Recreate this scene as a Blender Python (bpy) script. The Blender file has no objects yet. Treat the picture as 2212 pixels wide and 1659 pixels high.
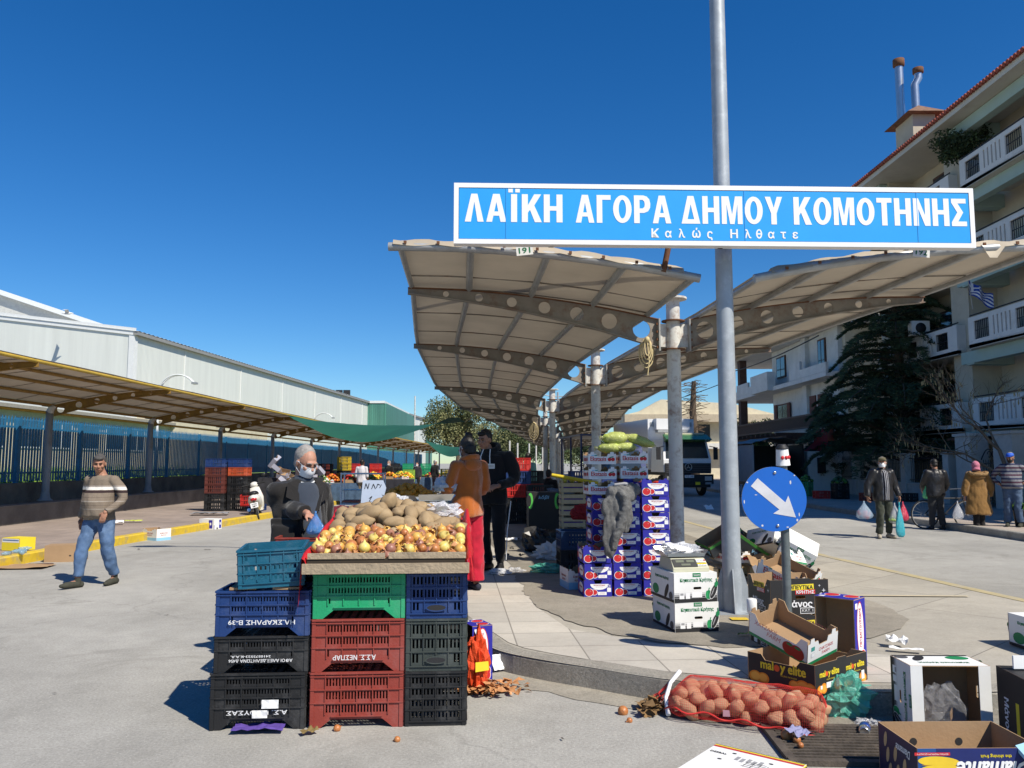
import bpy, bmesh, math, random
from mathutils import Vector, Matrix, noise, geometry
R = math.radians
PI = math.pi
S = bpy.context.scene
COL = S.collection
random.seed(7)
# ---------------------------------------------------------------- camera, sky, sun, exposure
FPX, U0, V0, PITCH, CAMZ = 1736.0, 1106.0, 829.5, R(5.6), 1.6
cam_data = bpy.data.cameras.new("camera")
cam = bpy.data.objects.new("camera", cam_data)
COL.objects.link(cam)
cam.location = (0, 0, CAMZ)
cam.rotation_euler = (R(90) + PITCH, 0, 0)
cam_data.sensor_width = 36.0
cam_data.lens = 36.0 * FPX / 2212.0
cam_data.clip_start = 0.05
cam_data.clip_end = 3000
S.camera = cam
SUN_EL, SUN_AZ = R(47.5), math.atan2(0.69, -0.725)      # azimuth clockwise from +Y, sun behind the viewer's right shoulder
W = bpy.data.worlds.new("World")
S.world = W
W.use_nodes = True
nt = W.node_tree
bg = nt.nodes["Background"]
sky = nt.nodes.new("ShaderNodeTexSky")
sky.sky_type = 'NISHITA'
sky.sun_disc = False
sky.sun_elevation = SUN_EL
sky.sun_rotation = SUN_AZ
sky.air_density = 1.0
sky.dust_density = 0.0
sky.ozone_density = 3.0
sky.altitude = 50
hs = nt.nodes.new("ShaderNodeHueSaturation")
hs.inputs['Saturation'].default_value = 1.36
tint = nt.nodes.new("ShaderNodeMix"); tint.data_type = 'RGBA'; tint.blend_type = 'MULTIPLY'; tint.inputs[0].default_value = 1
tint.inputs[7].default_value = (0.7, 0.93, 1.14, 1)          # the camera's cool rendering of a clear sky
nt.links.new(sky.outputs[0], hs.inputs['Color'])
nt.links.new(hs.outputs[0], tint.inputs[6])
nt.links.new(tint.outputs[2], bg.inputs[0])
bg.inputs[1].default_value = 0.085
sd = bpy.data.lights.new("sun", 'SUN')
sd.energy = 5.0
sd.angle = R(0.5)
sd.color = (1.0, 0.93, 0.81)
sun = bpy.data.objects.new("sun", sd)
COL.objects.link(sun)
sdir = Vector((math.sin(SUN_AZ) * math.cos(SUN_EL), math.cos(SUN_AZ) * math.cos(SUN_EL), math.sin(SUN_EL)))
sun.rotation_euler = sdir.to_track_quat('Z', 'Y').to_euler()
S.view_settings.view_transform = 'Standard'
S.view_settings.look = 'None'
S.view_settings.exposure = 0.3
S.view_settings.gamma = 1.0
S.cycles.max_bounces = 6
S.cycles.transparent_max_bounces = 12
S.cycles.sample_clamp_indirect = 4.0
# ---------------------------------------------------------------- places measured from the photograph
def ray(u, v):
 xc, yc = (u - U0) / FPX, (V0 - v) / FPX
 return Vector((xc, math.cos(PITCH) - yc * math.sin(PITCH), math.sin(PITCH) + yc * math.cos(PITCH)))
def G(u, v, z=0.0):
 d = ray(u, v); t = (z - CAMZ) / d.z
 return Vector((0, 0, CAMZ)) + d * t
def D(u, v, y):
 d = ray(u, v); return Vector((0, 0, CAMZ)) + d * (y / d.y)
def AX(u, v, x):
 d = ray(u, v); return Vector((0, 0, CAMZ)) + d * (x / d.x)
# ---------------------------------------------------------------- materials
MATS = {}
def mat(name, col, rough=0.75, var=0.12, vs=6.0, bump=0.0, bs=60.0, metal=0.0, spec=0.4, alpha=1.0, trans=0.0, dirt=None, ds=2.0, da=0.5, sheen=0.0, subs=0.0):
 if name in MATS: return MATS[name]
 m = bpy.data.materials.new(name); m.use_nodes = True
 t = m.node_tree; N = t.nodes; L = t.links
 b = N["Principled BSDF"]
 b.inputs['Roughness'].default_value = rough
 b.inputs['Metallic'].default_value = metal
 b.inputs['Specular IOR Level'].default_value = spec
 b.inputs['Alpha'].default_value = alpha
 b.inputs['Transmission Weight'].default_value = trans
 if sheen: b.inputs['Sheen Weight'].default_value = sheen
 if subs:
  b.inputs['Subsurface Weight'].default_value = subs
  b.inputs['Subsurface Radius'].default_value = (0.02, 0.008, 0.004)
 c = (*col, 1)
 tc = N.new("ShaderNodeTexCoord")
 out = None
 if var > 0:
  n = N.new("ShaderNodeTexNoise"); n.inputs['Scale'].default_value = vs; n.inputs['Detail'].default_value = 6
  n.inputs['Roughness'].default_value = 0.65
  L.new(tc.outputs['Object'], n.inputs['Vector'])
  rp = N.new("ShaderNodeMapRange"); rp.inputs[1].default_value = 0.3; rp.inputs[2].default_value = 0.7
  rp.inputs[3].default_value = 1 - var; rp.inputs[4].default_value = 1 + var
  L.new(n.outputs['Fac'], rp.inputs[0])
  mx = N.new("ShaderNodeMix"); mx.data_type = 'RGBA'; mx.blend_type = 'MULTIPLY'; mx.inputs[0].default_value = 1
  mx.inputs[6].default_value = c
  L.new(rp.outputs[0], mx.inputs[7]); out = mx.outputs[2]
 if dirt:
  n = N.new("ShaderNodeTexNoise"); n.inputs['Scale'].default_value = ds; n.inputs['Detail'].default_value = 9
  n.inputs['Roughness'].default_value = 0.72
  L.new(tc.outputs['Object'], n.inputs['Vector'])
  rp = N.new("ShaderNodeMapRange"); rp.inputs[1].default_value = 0.5; rp.inputs[2].default_value = 0.68
  rp.inputs[3].default_value = 0; rp.inputs[4].default_value = da
  L.new(n.outputs['Fac'], rp.inputs[0])
  mx = N.new("ShaderNodeMix"); mx.data_type = 'RGBA'
  L.new(rp.outputs[0], mx.inputs[0])
  if out: L.new(out, mx.inputs[6])
  else: mx.inputs[6].default_value = c
  mx.inputs[7].default_value = (*dirt, 1); out = mx.outputs[2]
 if out: L.new(out, b.inputs['Base Color'])
 else: b.inputs['Base Color'].default_value = c
 if bump > 0:
  n = N.new("ShaderNodeTexNoise"); n.inputs['Scale'].default_value = bs; n.inputs['Detail'].default_value = 5
  L.new(tc.outputs['Object'], n.inputs['Vector'])
  bp = N.new("ShaderNodeBump"); bp.inputs['Strength'].default_value = bump; bp.inputs['Distance'].default_value = 0.02
  L.new(n.outputs['Fac'], bp.inputs['Height']); L.new(bp.outputs[0], b.inputs['Normal'])
 MATS[name] = m
 return m
# ---------------------------------------------------------------- mesh builder
TEXTS = {}
def text_mesh(s, bold=0.0, shear=0.0):
 key = (s, bold, shear)
 if key in TEXTS: return TEXTS[key]
 c = bpy.data.curves.new("t", 'FONT'); c.body = s; c.size = 1.0; c.resolution_u = 2
 c.offset = bold; c.shear = shear
 o = bpy.data.objects.new("t", c)
 me = bpy.data.meshes.new_from_object(o)
 vs = [(v.co.x, v.co.y) for v in me.vertices]; fs = [tuple(p.vertices) for p in me.polygons]
 bpy.data.objects.remove(o); bpy.data.curves.remove(c); bpy.data.meshes.remove(me)
 if not vs: vs = [(0, 0), (1, 1)]
 x0 = min(v[0] for v in vs); x1 = max(v[0] for v in vs); y0 = min(v[1] for v in vs); y1 = max(v[1] for v in vs)
 TEXTS[key] = (vs, fs, x0, x1, y0, y1)
 return TEXTS[key]
I4 = Matrix.Identity(4)
class MB:
 def __init__(s):
  s.v = []; s.f = []; s.mi = []; s.sm = []; s.mats = []; s.M = I4.copy()
 def slot(s, m):
  if m not in s.mats: s.mats.append(m)
  return s.mats.index(m)
 def add(s, vs, fs, m, smooth=False, M=None):
  T = s.M if M is None else s.M @ M
  o = len(s.v); k = s.slot(m)
  s.v.extend([T @ Vector(p) for p in vs])
  for f in fs:
   s.f.append(tuple(i + o for i in f)); s.mi.append(k); s.sm.append(smooth)
 def box(s, c, d, m, M=None, rz=0.0):
  x, y, z = d[0] / 2, d[1] / 2, d[2] / 2
  vs = [(-x, -y, -z), (x, -y, -z), (x, y, -z), (-x, y, -z), (-x, -y, z), (x, -y, z), (x, y, z), (-x, y, z)]
  T = Matrix.Translation(c) @ Matrix.Rotation(rz, 4, 'Z')
  if M is not None: T = M @ T
  s.add(vs, [(0, 3, 2, 1), (4, 5, 6, 7), (0, 1, 5, 4), (1, 2, 6, 5), (2, 3, 7, 6), (3, 0, 4, 7)], m, False, T)
 def box2(s, a, b, m, M=None):
  s.box(((a[0] + b[0]) / 2, (a[1] + b[1]) / 2, (a[2] + b[2]) / 2), (abs(b[0] - a[0]), abs(b[1] - a[1]), abs(b[2] - a[2])), m, M)
 def bar(s, a, b, w, h, m):                     # rectangular bar from a to b
  a = Vector(a); b = Vector(b); d = b - a
  q = d.to_track_quat('X', 'Z').to_matrix().to_4x4()
  s.box((0, 0, 0), (d.length, w, h), m, Matrix.Translation((a + b) / 2) @ q)
 def tube(s, pts, r, m, n=8, cap=True, M=None, smooth=True):
  pts = [Vector(p) for p in pts]
  if not isinstance(r, (list, tuple)): r = [r] * len(pts)
  vs = []; fs = []; prev = None
  for i, p in enumerate(pts):
   t = (pts[min(i + 1, len(pts) - 1)] - pts[max(i - 1, 0)])
   t = t.normalized() if t.length > 1e-9 else Vector((0, 0, 1))
   if prev is None:
    a = t.cross(Vector((0, 0, 1)) if abs(t.z) < 0.95 else Vector((1, 0, 0))).normalized()
   else:
    a = (prev - t * prev.dot(t)); a = a.normalized() if a.length > 1e-6 else t.orthogonal().normalized()
   prev = a; b = t.cross(a)
   for k in range(n):
    w = 2 * PI * k / n
    vs.append(p + (a * math.cos(w) + b * math.sin(w)) * r[i])
  for i in range(len(pts) - 1):
   for k in range(n):
    k2 = (k + 1) % n
    fs.append((i * n + k, i * n + k2, (i + 1) * n + k2, (i + 1) * n + k))
  s.add(vs, fs, m, smooth, M)
  if cap:
   o = (len(pts) - 1) * n
   s.add(vs[:n], [tuple(reversed(range(n)))], m, False, M)
   s.add(vs[o:], [tuple(range(n))], m, False, M)
 def ell(s, c, r, m, n=10, k=6, M=None, bump=0.0, seed=0.0):    # ellipsoid
  if not isinstance(r, (list, tuple)): r = (r, r, r)
  vs = [(c[0], c[1], c[2] - r[2])]; fs = []
  for i in range(1, k):
   a = PI * i / k
   for j in range(n):
    w = 2 * PI * j / n
    p = Vector((math.sin(a) * math.cos(w), math.sin(a) * math.sin(w), -math.cos(a)))
    q = 1 + (bump * noise.noise(p * 1.7 + Vector((seed, seed * .7, seed * 1.3))) if bump else 0)
    vs.append((c[0] + p.x * r[0] * q, c[1] + p.y * r[1] * q, c[2] + p.z * r[2] * q))
  vs.append((c[0], c[1], c[2] + r[2])); T = len(vs) - 1
  for j in range(n):
   j2 = (j + 1) % n
   fs.append((0, 1 + j2, 1 + j)); fs.append((T, 1 + (k - 2) * n + j, 1 + (k - 2) * n + j2))
   for i in range(k - 2):
    fs.append((1 + i * n + j, 1 + i * n + j2, 1 + (i + 1) * n + j2, 1 + (i + 1) * n + j))
  s.add(vs, fs, m, True, M)
 def loft(s, rings, m, n=16, M=None, smooth=True):              # rings: (centre, rx, ry) horizontal ellipses, or (centre, rx, ry, quaternion)
  vs = []; fs = []
  for rg in rings:
   c = Vector(rg[0]); q = rg[3] if len(rg) > 3 else None
   for k in range(n):
    w = 2 * PI * k / n
    p = Vector((rg[1] * math.cos(w), rg[2] * math.sin(w), 0))
    if q is not None: p = q @ p
    vs.append(c + p)
  for i in range(len(rings) - 1):
   for k in range(n):
    k2 = (k + 1) % n
    fs.append((i * n + k, i * n + k2, (i + 1) * n + k2, (i + 1) * n + k))
  fs.append(tuple(reversed(range(n)))); o = (len(rings) - 1) * n; fs.append(tuple(range(o, o + n)))
  s.add(vs, fs, m, smooth, M)
 def lathe(s, prof, m, c=(0, 0, 0), n=16, M=None, smooth=True):
  s.loft([((c[0], c[1], c[2] + z), r, r) for r, z in prof], m, n, M, smooth)
 def plate(s, outline, holes, t, m, M=None, m2=None, m3=None):   # flat outline in local XY, thickness t along +Z (front face at z=t)
  loops = [outline] + list(holes)
  pts = [p for lp in loops for p in lp]
  tris = geometry.tessellate_polygon([[Vector((p[0], p[1], 0)) for p in lp] for lp in loops])
  n = len(pts)
  f = []; bk = []
  for a, b, c in tris:
   A, B, C = pts[a], pts[b], pts[c]
   if (B[0] - A[0]) * (C[1] - A[1]) - (B[1] - A[1]) * (C[0] - A[0]) < 0: a, b, c = a, c, b
   f.append((a, b, c)); bk.append((a, c, b))
  s.add([(p[0], p[1], t) for p in pts], f, m, False, M)
  if t == 0: return
  s.add([(p[0], p[1], 0) for p in pts], bk, m2 or m, False, M)
  o = 0
  for li, lp in enumerate(loops):
   k = len(lp)
   ar = sum(lp[i][0] * lp[(i + 1) % k][1] - lp[(i + 1) % k][0] * lp[i][1] for i in range(k))
   sv = [(p[0], p[1], 0) for p in lp] + [(p[0], p[1], t) for p in lp]
   fs = []
   for i in range(k):
    j = (i + 1) % k
    q = (i, j, k + j, k + i)
    if (ar < 0) != (li > 0): q = tuple(reversed(q))
    fs.append(q)
   s.add(sv, fs, m3 or m2 or m, False, M)
 def text(s, body, x, y, w, h, m, M=None, z=0.0, bold=0.0, shear=0.0, flip=False, fit=True):   # centred at x, y within w x h
  vs, fs, x0, x1, y0, y1 = text_mesh(body, 0.0, shear)
  sx = w / max(x1 - x0, 1e-6); sy = h / max(y1 - y0, 1e-6)
  if not fit: sx = sy = min(sx, sy)
  k = -1 if flip else 1
  if bold:
   b = bold; x0 -= b; x1 += b; y0 -= b * .6; y1 += b * .6; sx = w / (x1 - x0); sy = h / (y1 - y0)
   if not fit: sx = sy = min(sx, sy)
   for i, (dx, dy) in enumerate(((-b, 0), (b, 0), (-b * .5, b * .6), (b * .5, -b * .6), (b * .5, b * .6), (-b * .5, -b * .6))):
    s.add([(x + k * (p[0] + dx - (x0 + x1) / 2) * sx, y + k * (p[1] + dy - (y0 + y1) / 2) * sy, z + .0002 * (i + 1)) for p in vs], fs, m, False, M)
   return
  s.add([(x + k * (p[0] - (x0 + x1) / 2) * sx, y + k * (p[1] - (y0 + y1) / 2) * sy, z) for p in vs], fs, m, False, M)
 def rect(s, x, y, w, h, m, M=None, z=0.0, rot=0.0):
  c, q = math.cos(rot), math.sin(rot)
  s.add([(x + a * c - b * q, y + a * q + b * c, z) for a, b in ((-w/2, -h/2), (w/2, -h/2), (w/2, h/2), (-w/2, h/2))], [(0, 1, 2, 3)], m, False, M)
 def disc(s, x, y, rx, ry, m, M=None, z=0.0, n=14, a0=0.0, a1=2 * PI, rot=0.0):
  c, q = math.cos(rot), math.sin(rot)
  vs = []
  full = abs(a1 - a0 - 2 * PI) < 1e-6
  for i in range(n if full else n + 1):
   w = a0 + (a1 - a0) * i / n
   a, b = rx * math.cos(w), ry * math.sin(w)
   vs.append((x + a * c - b * q, y + a * q + b * c, z))
  s.add(vs, [tuple(range(len(vs)))], m, False, M)
 def mesh(s, name):
  me = bpy.data.meshes.new(name)
  me.from_pydata([tuple(p) for p in s.v], [], s.f)
  for m in s.mats: me.materials.append(m)
  me.polygons.foreach_set("material_index", s.mi)
  me.polygons.foreach_set("use_smooth", s.sm)
  me.update()
  return me
 def build(s, name, parent=None, loc=None, rot=None):
  o = bpy.data.objects.new(name, s.mesh(name)); COL.objects.link(o)
  if parent is not None: o.parent = parent
  if loc is not None: o.location = loc
  if rot is not None: o.rotation_euler = rot
  return o
def tag(o, label=None, cat=None, group=None, kind=None):
 if label: o['label'] = label
 if cat: o['category'] = cat
 if group: o['group'] = group
 if kind: o['kind'] = kind
 return o
def empty(name, loc=(0, 0, 0), rz=0.0, label=None, cat=None, group=None, rot=None):
 o = bpy.data.objects.new(name, None); COL.objects.link(o)
 o.location = loc; o.rotation_euler = rot if rot else (0, 0, rz)
 o.empty_display_size = 0.1
 return tag(o, label, cat, group)
def copy_tree(o, parent=None):
 c = o.copy(); COL.objects.link(c)
 if parent is not None: c.parent = parent
 for ch in list(o.children): copy_tree(ch, c)
 return c
def struct(o): o['kind'] = 'structure'; return o
def rz4(a): return Matrix.Rotation(a, 4, 'Z')
def rx4(a): return Matrix.Rotation(a, 4, 'X')
def ry4(a): return Matrix.Rotation(a, 4, 'Y')
def tr4(x, y=0, z=0): return Matrix.Translation((x, y, z)) if not isinstance(x, Vector) else Matrix.Translation(x)
FRONT = rx4(PI / 2)             # local XY plate -> stands upright, faces -Y
def catmull(pts, n):
 out = []
 P = [pts[0]] + list(pts) + [pts[-1]]
 for i in range(1, len(P) - 2):
  for k in range(n):
   t = k / n
   p0, p1, p2, p3 = P[i - 1], P[i], P[i + 1], P[i + 2]
   out.append(tuple(0.5 * ((2 * p1[j]) + (-p0[j] + p2[j]) * t + (2 * p0[j] - 5 * p1[j] + 4 * p2[j] - p3[j]) * t * t + (-p0[j] + 3 * p1[j] - 3 * p2[j] + p3[j]) * t ** 3) for j in range(len(p1))))
 out.append(tuple(pts[-1]))
 return out
def remesh(mb, name, voxel, m, parent=None, smooth=3, folds=0.0, fscale=9.0, fstretch=(1, 1, 1), sfac=0.5):
 """union of overlapping closed shapes grown into one continuous surface"""
 me0 = mb.mesh(name + "_raw")
 o = bpy.data.objects.new(name, me0); COL.objects.link(o)
 rm = o.modifiers.new("r", 'REMESH'); rm.mode = 'VOXEL'; rm.voxel_size = voxel; rm.use_smooth_shade = True
 if smooth:
  sm = o.modifiers.new("s", 'SMOOTH'); sm.factor = sfac; sm.iterations = smooth
 dg = bpy.context.evaluated_depsgraph_get(); dg.update()
 me = bpy.data.meshes.new_from_object(o.evaluated_get(dg))
 o.modifiers.clear(); o.data = me; bpy.data.meshes.remove(me0)
 me.name = name
 if folds:
  nrm = [v.normal.copy() for v in me.vertices]
  for v, n_ in zip(me.vertices, nrm):
   p = Vector((v.co.x * fstretch[0], v.co.y * fstretch[1], v.co.z * fstretch[2])) * fscale
   q = noise.noise(p) * 0.65 + noise.noise(p * 2.3 + Vector((3, 1, 7))) * 0.35
   v.co += n_ * (q * folds)
 me.materials.clear(); me.materials.append(m)
 me.polygons.foreach_set("use_smooth", [True] * len(me.polygons))
 me.polygons.foreach_set("material_index", [0] * len(me.polygons))
 me.update()
 if parent is not None: o.parent = parent
 return o
# ---------------------------------------------------------------- node-built surfaces of the setting
def new_nodes(name):
 m = bpy.data.materials.new(name); m.use_nodes = True
 return m, m.node_tree.nodes, m.node_tree.links, m.node_tree.nodes["Principled BSDF"]
def n_noise(N, L, src, scale, detail=6, rough=0.6, dist=0.0):
 n = N.new("ShaderNodeTexNoise"); n.inputs['Scale'].default_value = scale; n.inputs['Detail'].default_value = detail
 n.inputs['Roughness'].default_value = rough; n.inputs['Distortion'].default_value = dist
 L.new(src, n.inputs['Vector']); return n.outputs['Fac']
def n_map(N, L, src, a, b, c, d):
 r = N.new("ShaderNodeMapRange"); L.new(src, r.inputs[0])
 for i, q in enumerate((a, b, c, d)): r.inputs[i + 1].default_value = q
 return r.outputs[0]
def n_mix(N, L, fac, a, b, mode='MIX'):
 x = N.new("ShaderNodeMix"); x.data_type = 'RGBA'; x.blend_type = mode
 if isinstance(fac, (int, float)): x.inputs[0].default_value = fac
 else: L.new(fac, x.inputs[0])
 for i, q in ((6, a), (7, b)):
  if isinstance(q, tuple): x.inputs[i].default_value = (*q, 1)
  else: L.new(q, x.inputs[i])
 return x.outputs[2]
def n_grey(N, L, fac):
 c = N.new("ShaderNodeCombineColor")
 for i in range(3): L.new(fac, c.inputs[i])
 return c.outputs[0]
def paved(name, base, speck=0.16, cracks=0.0, blotch=0.12, joints=None, jcol=(0.12, 0.11, 0.1), rough=0.9, stain=None, stainamt=0.5, specks=0.0):
 m, N, L, b = new_nodes(name)
 tc = N.new("ShaderNodeTexCoord"); src = tc.outputs['Object']
 c = base
 big = n_map(N, L, n_noise(N, L, src, 0.35, 8, 0.62, 0.6), 0.35, 0.65, 1 - blotch, 1 + blotch)
 fine = n_map(N, L, n_noise(N, L, src, 55, 4, 0.8), 0.3, 0.7, 1 - speck, 1 + speck)
 mid = n_map(N, L, n_noise(N, L, src, 4.5, 8, 0.7), 0.3, 0.7, 1 - blotch * 0.6, 1 + blotch * 0.6)
 c = n_mix(N, L, 1.0, c, n_grey(N, L, big), 'MULTIPLY')
 c = n_mix(N, L, 1.0, c, n_grey(N, L, mid), 'MULTIPLY')
 c = n_mix(N, L, 1.0, c, n_grey(N, L, fine), 'MULTIPLY')
 h = fine
 if stain:
  st = n_map(N, L, n_noise(N, L, src, 0.9, 9, 0.75, 0.9), 0.54, 0.72, 0, stainamt)
  c = n_mix(N, L, st, c, stain)
 if specks:
  v = N.new("ShaderNodeTexVoronoi"); v.inputs['Scale'].default_value = 42; v.inputs['Randomness'].default_value = 1; L.new(src, v.inputs['Vector'])
  k = n_map(N, L, v.outputs['Distance'], .14, .24, 1, 0)
  sc_ = N.new("ShaderNodeSeparateColor"); L.new(v.outputs['Color'], sc_.inputs[0])
  mu = N.new("ShaderNodeMath"); mu.operation = 'MULTIPLY'; L.new(k, mu.inputs[0]); L.new(n_map(N, L, sc_.outputs[0], .55, .75, 0, specks), mu.inputs[1])
  c = n_mix(N, L, mu.outputs[0], c, (.52, .5, .45))
  mp = N.new("ShaderNodeMapping"); mp.inputs['Scale'].default_value = (1.1, .09, 1); L.new(src, mp.inputs[0])
  c = n_mix(N, L, n_map(N, L, n_noise(N, L, mp.outputs[0], 1.0, 7, .6), .5, .75, 0, .35), c, (.22, .21, .185))
 if cracks:
  v = N.new("ShaderNodeTexVoronoi"); v.feature = 'DISTANCE_TO_EDGE'; v.inputs['Scale'].default_value = 0.16
  wn = N.new("ShaderNodeTexNoise"); wn.inputs['Scale'].default_value = 1.5; wn.inputs['Detail'].default_value = 8
  L.new(src, wn.inputs['Vector'])
  ad = N.new("ShaderNodeVectorMath"); ad.operation = 'MULTIPLY_ADD'; ad.inputs[1].default_value = (0.9, 0.9, 0.9)
  L.new(wn.outputs['Color'], ad.inputs[0]); L.new(src, ad.inputs[2]); L.new(ad.outputs[0], v.inputs['Vector'])
  k = n_map(N, L, v.outputs['Distance'], 0.0, 0.0035, cracks, 0)
  c = n_mix(N, L, k, c, (0.07, 0.065, 0.06))
 if joints:
  w, hgt, ang, size, off = joints
  mp = N.new("ShaderNodeMapping"); mp.inputs['Rotation'].default_value = (0, 0, ang); L.new(src, mp.inputs[0])
  br = N.new("ShaderNodeTexBrick"); br.offset = off; br.squash = 1
  br.inputs['Scale'].default_value = 1; br.inputs['Brick Width'].default_value = w; br.inputs['Row Height'].default_value = hgt
  br.inputs['Mortar Size'].default_value = size; br.inputs['Mortar Smooth'].default_value = 0.3; br.inputs['Bias'].default_value = 0
  br.inputs[1].default_value = (0.9, 0.9, 0.9, 1); br.inputs[2].default_value = (1.08, 1.07, 1.05, 1); br.inputs[3].default_value = (1, 1, 1, 1)
  L.new(mp.outputs[0], br.inputs[0])
  c = n_mix(N, L, 1.0, c, br.outputs[0], 'MULTIPLY')
  c = n_mix(N, L, n_map(N, L, br.outputs['Fac'], 0, 1, 0, 0.75), c, jcol)
 if isinstance(c, tuple): b.inputs['Base Color'].default_value = (*c, 1)
 else: L.new(c, b.inputs['Base Color'])
 b.inputs['Roughness'].default_value = rough; b.inputs['Specular IOR Level'].default_value = 0.25
 bp = N.new("ShaderNodeBump"); bp.inputs['Strength'].default_value = 0.35; bp.inputs['Distance'].default_value = 0.01
 L.new(fine, bp.inputs['Height']); L.new(bp.outputs[0], b.inputs['Normal'])
 return m
M_ROAD = paved("worn_asphalt", (0.345, 0.334, 0.302), 0.26, 0.2, 0.15, stain=(0.215, 0.205, 0.18), stainamt=0.75, specks=.65)
M_CONC = paved("concrete_slabs", (0.36, 0.335, 0.285), 0.12, 0.0, 0.14, joints=(1.9, 1.15, R(-42), 0.006, 0.5), stain=(0.2, 0.185, 0.16), stainamt=0.45)
M_TILE = paved("pale_tiles", (0.47, 0.44, 0.385), 0.08, 0.0, 0.1, joints=(0.5, 0.5, R(-4), 0.007, 0.0), jcol=(0.16, 0.145, 0.125), stain=(0.27, 0.24, 0.21), stainamt=0.4)
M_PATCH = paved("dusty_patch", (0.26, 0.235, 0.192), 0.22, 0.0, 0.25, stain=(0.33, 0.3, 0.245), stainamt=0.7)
M_LPAV = paved("reddish_pavement", (0.3, 0.245, 0.21), 0.12, 0.0, 0.14, joints=(0.4, 0.4, 0, 0.004, 0.0), stain=(0.2, 0.17, 0.15), stainamt=0.5)
M_RPAV = paved("right_pavement", (0.36, 0.31, 0.27), 0.12, 0.0, 0.12, joints=(0.4, 0.4, 0, 0.004, 0.0), stain=(0.22, 0.19, 0.17), stainamt=0.5)
M_KERB = paved("kerb_concrete", (0.3, 0.28, 0.24), 0.34, 0.0, 0.25, stain=(0.15, 0.135, 0.11), stainamt=0.8, specks=.5)
M_YEL = mat("yellow_kerb_paint", (0.62, 0.43, 0.03), 0.6, 0.1, 8, dirt=(0.3, 0.26, 0.2), ds=5, da=0.7)
M_YELF = mat("faded_yellow_line", (0.43, 0.36, 0.2), 0.8, 0.15, 6, dirt=(0.35, 0.325, 0.28), ds=3, da=1.0)
M_OLDWALL = mat("old_concrete_wall", (0.17, 0.15, 0.125), 0.95, 0.3, 1.5, 0.4, 20, dirt=(0.07, 0.065, 0.055), ds=0.8, da=0.8)
M_GRASS = mat("grass_green", (0.14, 0.23, 0.035), 0.9, 0.35, 3)
def sheet(name, pts, z, m):
 mb = MB(); mb.plate([(p[0], p[1]) for p in pts], [], 0.0, m, tr4(0, 0, z)); return struct(mb.build(name))
mb = MB(); mb.add([(-900, -300, 0), (900, -300, 0), (900, 1600, 0), (-900, 1600, 0)], [(0, 1, 2, 3)], M_ROAD)
struct(mb.build("road"))
# centre line of the roofed middle pavement (x, y)
CX = [(2.35, 5), (2.22, 8.17), (2.09, 10.3), (1.58, 15.1), (1.17, 23.3), (1.32, 31.9), (2.05, 40.3), (2.7, 48.7), (3.35, 57), (3.95, 65.5), (4.55, 74), (5.1, 82), (5.7, 91), (6.3, 99), (7.6, 118)]
def cx(y):
 for a, b in zip(CX[:-1], CX[1:]):
  if y <= b[1]: return a[0] + (b[0] - a[0]) * (y - a[1]) / (b[1] - a[1])
 return CX[-1][0] + (y - CX[-1][1]) * 0.07
left = [(-0.28, 6.9), (-0.55, 7.7), (-0.85, 9), (-1.15, 11), (-1.4, 15), (-1.7, 23)] + [(cx(y) - 2.95, y) for y in (32, 41, 50, 60, 75, 95, 120)]
right = [(5.62, 7.9), (5.42, 9.2), (5.12, 11.5), (4.86, 14), (4.5, 18), (4.2, 23.3)] + [(cx(y) + 2.95, y) for y in (32, 41, 50, 60, 75, 95, 120)]
nose = [(5.62, 7.9), (5.55, 7.0), (5.2, 6.2), (4.6, 5.6), (3.8, 5.36), (2.8, 5.27), (2.1, 5.31), (1.5, 5.42), (1.0, 5.6), (0.55, 5.9), (0.22, 6.12), (-0.05, 6.35), (-0.2, 6.6), (-0.28, 6.9)]
nose = catmull(nose, 4)
outline = [tuple(p) for p in reversed(right)] + nose[1:-1] + left
H_IS = 0.15
sheet("island_pavement", outline, H_IS, M_CONC)
def offset_line(pts, w):
 out = []
 for i, p in enumerate(pts):
  a = pts[max(i - 1, 0)]; b = pts[min(i + 1, len(pts) - 1)]
  d = Vector((b[0] - a[0], b[1] - a[1])).normalized()
  out.append((p[0] + d.y * w, p[1] - d.x * w))
 return out
def kerb(name, line, w, z0, z1, m, side=1, jit=0.004):
 inner = offset_line(line, w * side); mb = MB(); vs = []; fs = []
 bev = 0.02
 mid = offset_line(line, bev * side)
 for i, (o, q, i2) in enumerate(zip(line, mid, inner)):
  dz = jit * noise.noise(Vector((o[0] * 1.3, o[1] * 1.3, 0)))
  vs += [(o[0], o[1], z0), (o[0], o[1], z1 - bev + dz), (q[0], q[1], z1 + dz), (i2[0], i2[1], z1 + dz), (i2[0], i2[1], z0)]
 for i in range(len(line) - 1):
  for k in range(4):
   q = (i * 5 + k, i * 5 + k + 1, (i + 1) * 5 + k + 1, (i + 1) * 5 + k)
   fs.append(q if side < 0 else tuple(reversed(q)))
 mb.add(vs, fs, m); return struct(mb.build(name))
kl = list(reversed(left)); kl = kl[:-1] + list(reversed(nose))
kerb("island_kerb", kl, 0.16, -0.05, H_IS + 0.005, M_KERB, -1, .014)
kerb("island_kerb", list(right), 0.16, -0.05, H_IS + 0.005, M_YELF, -1)
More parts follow.
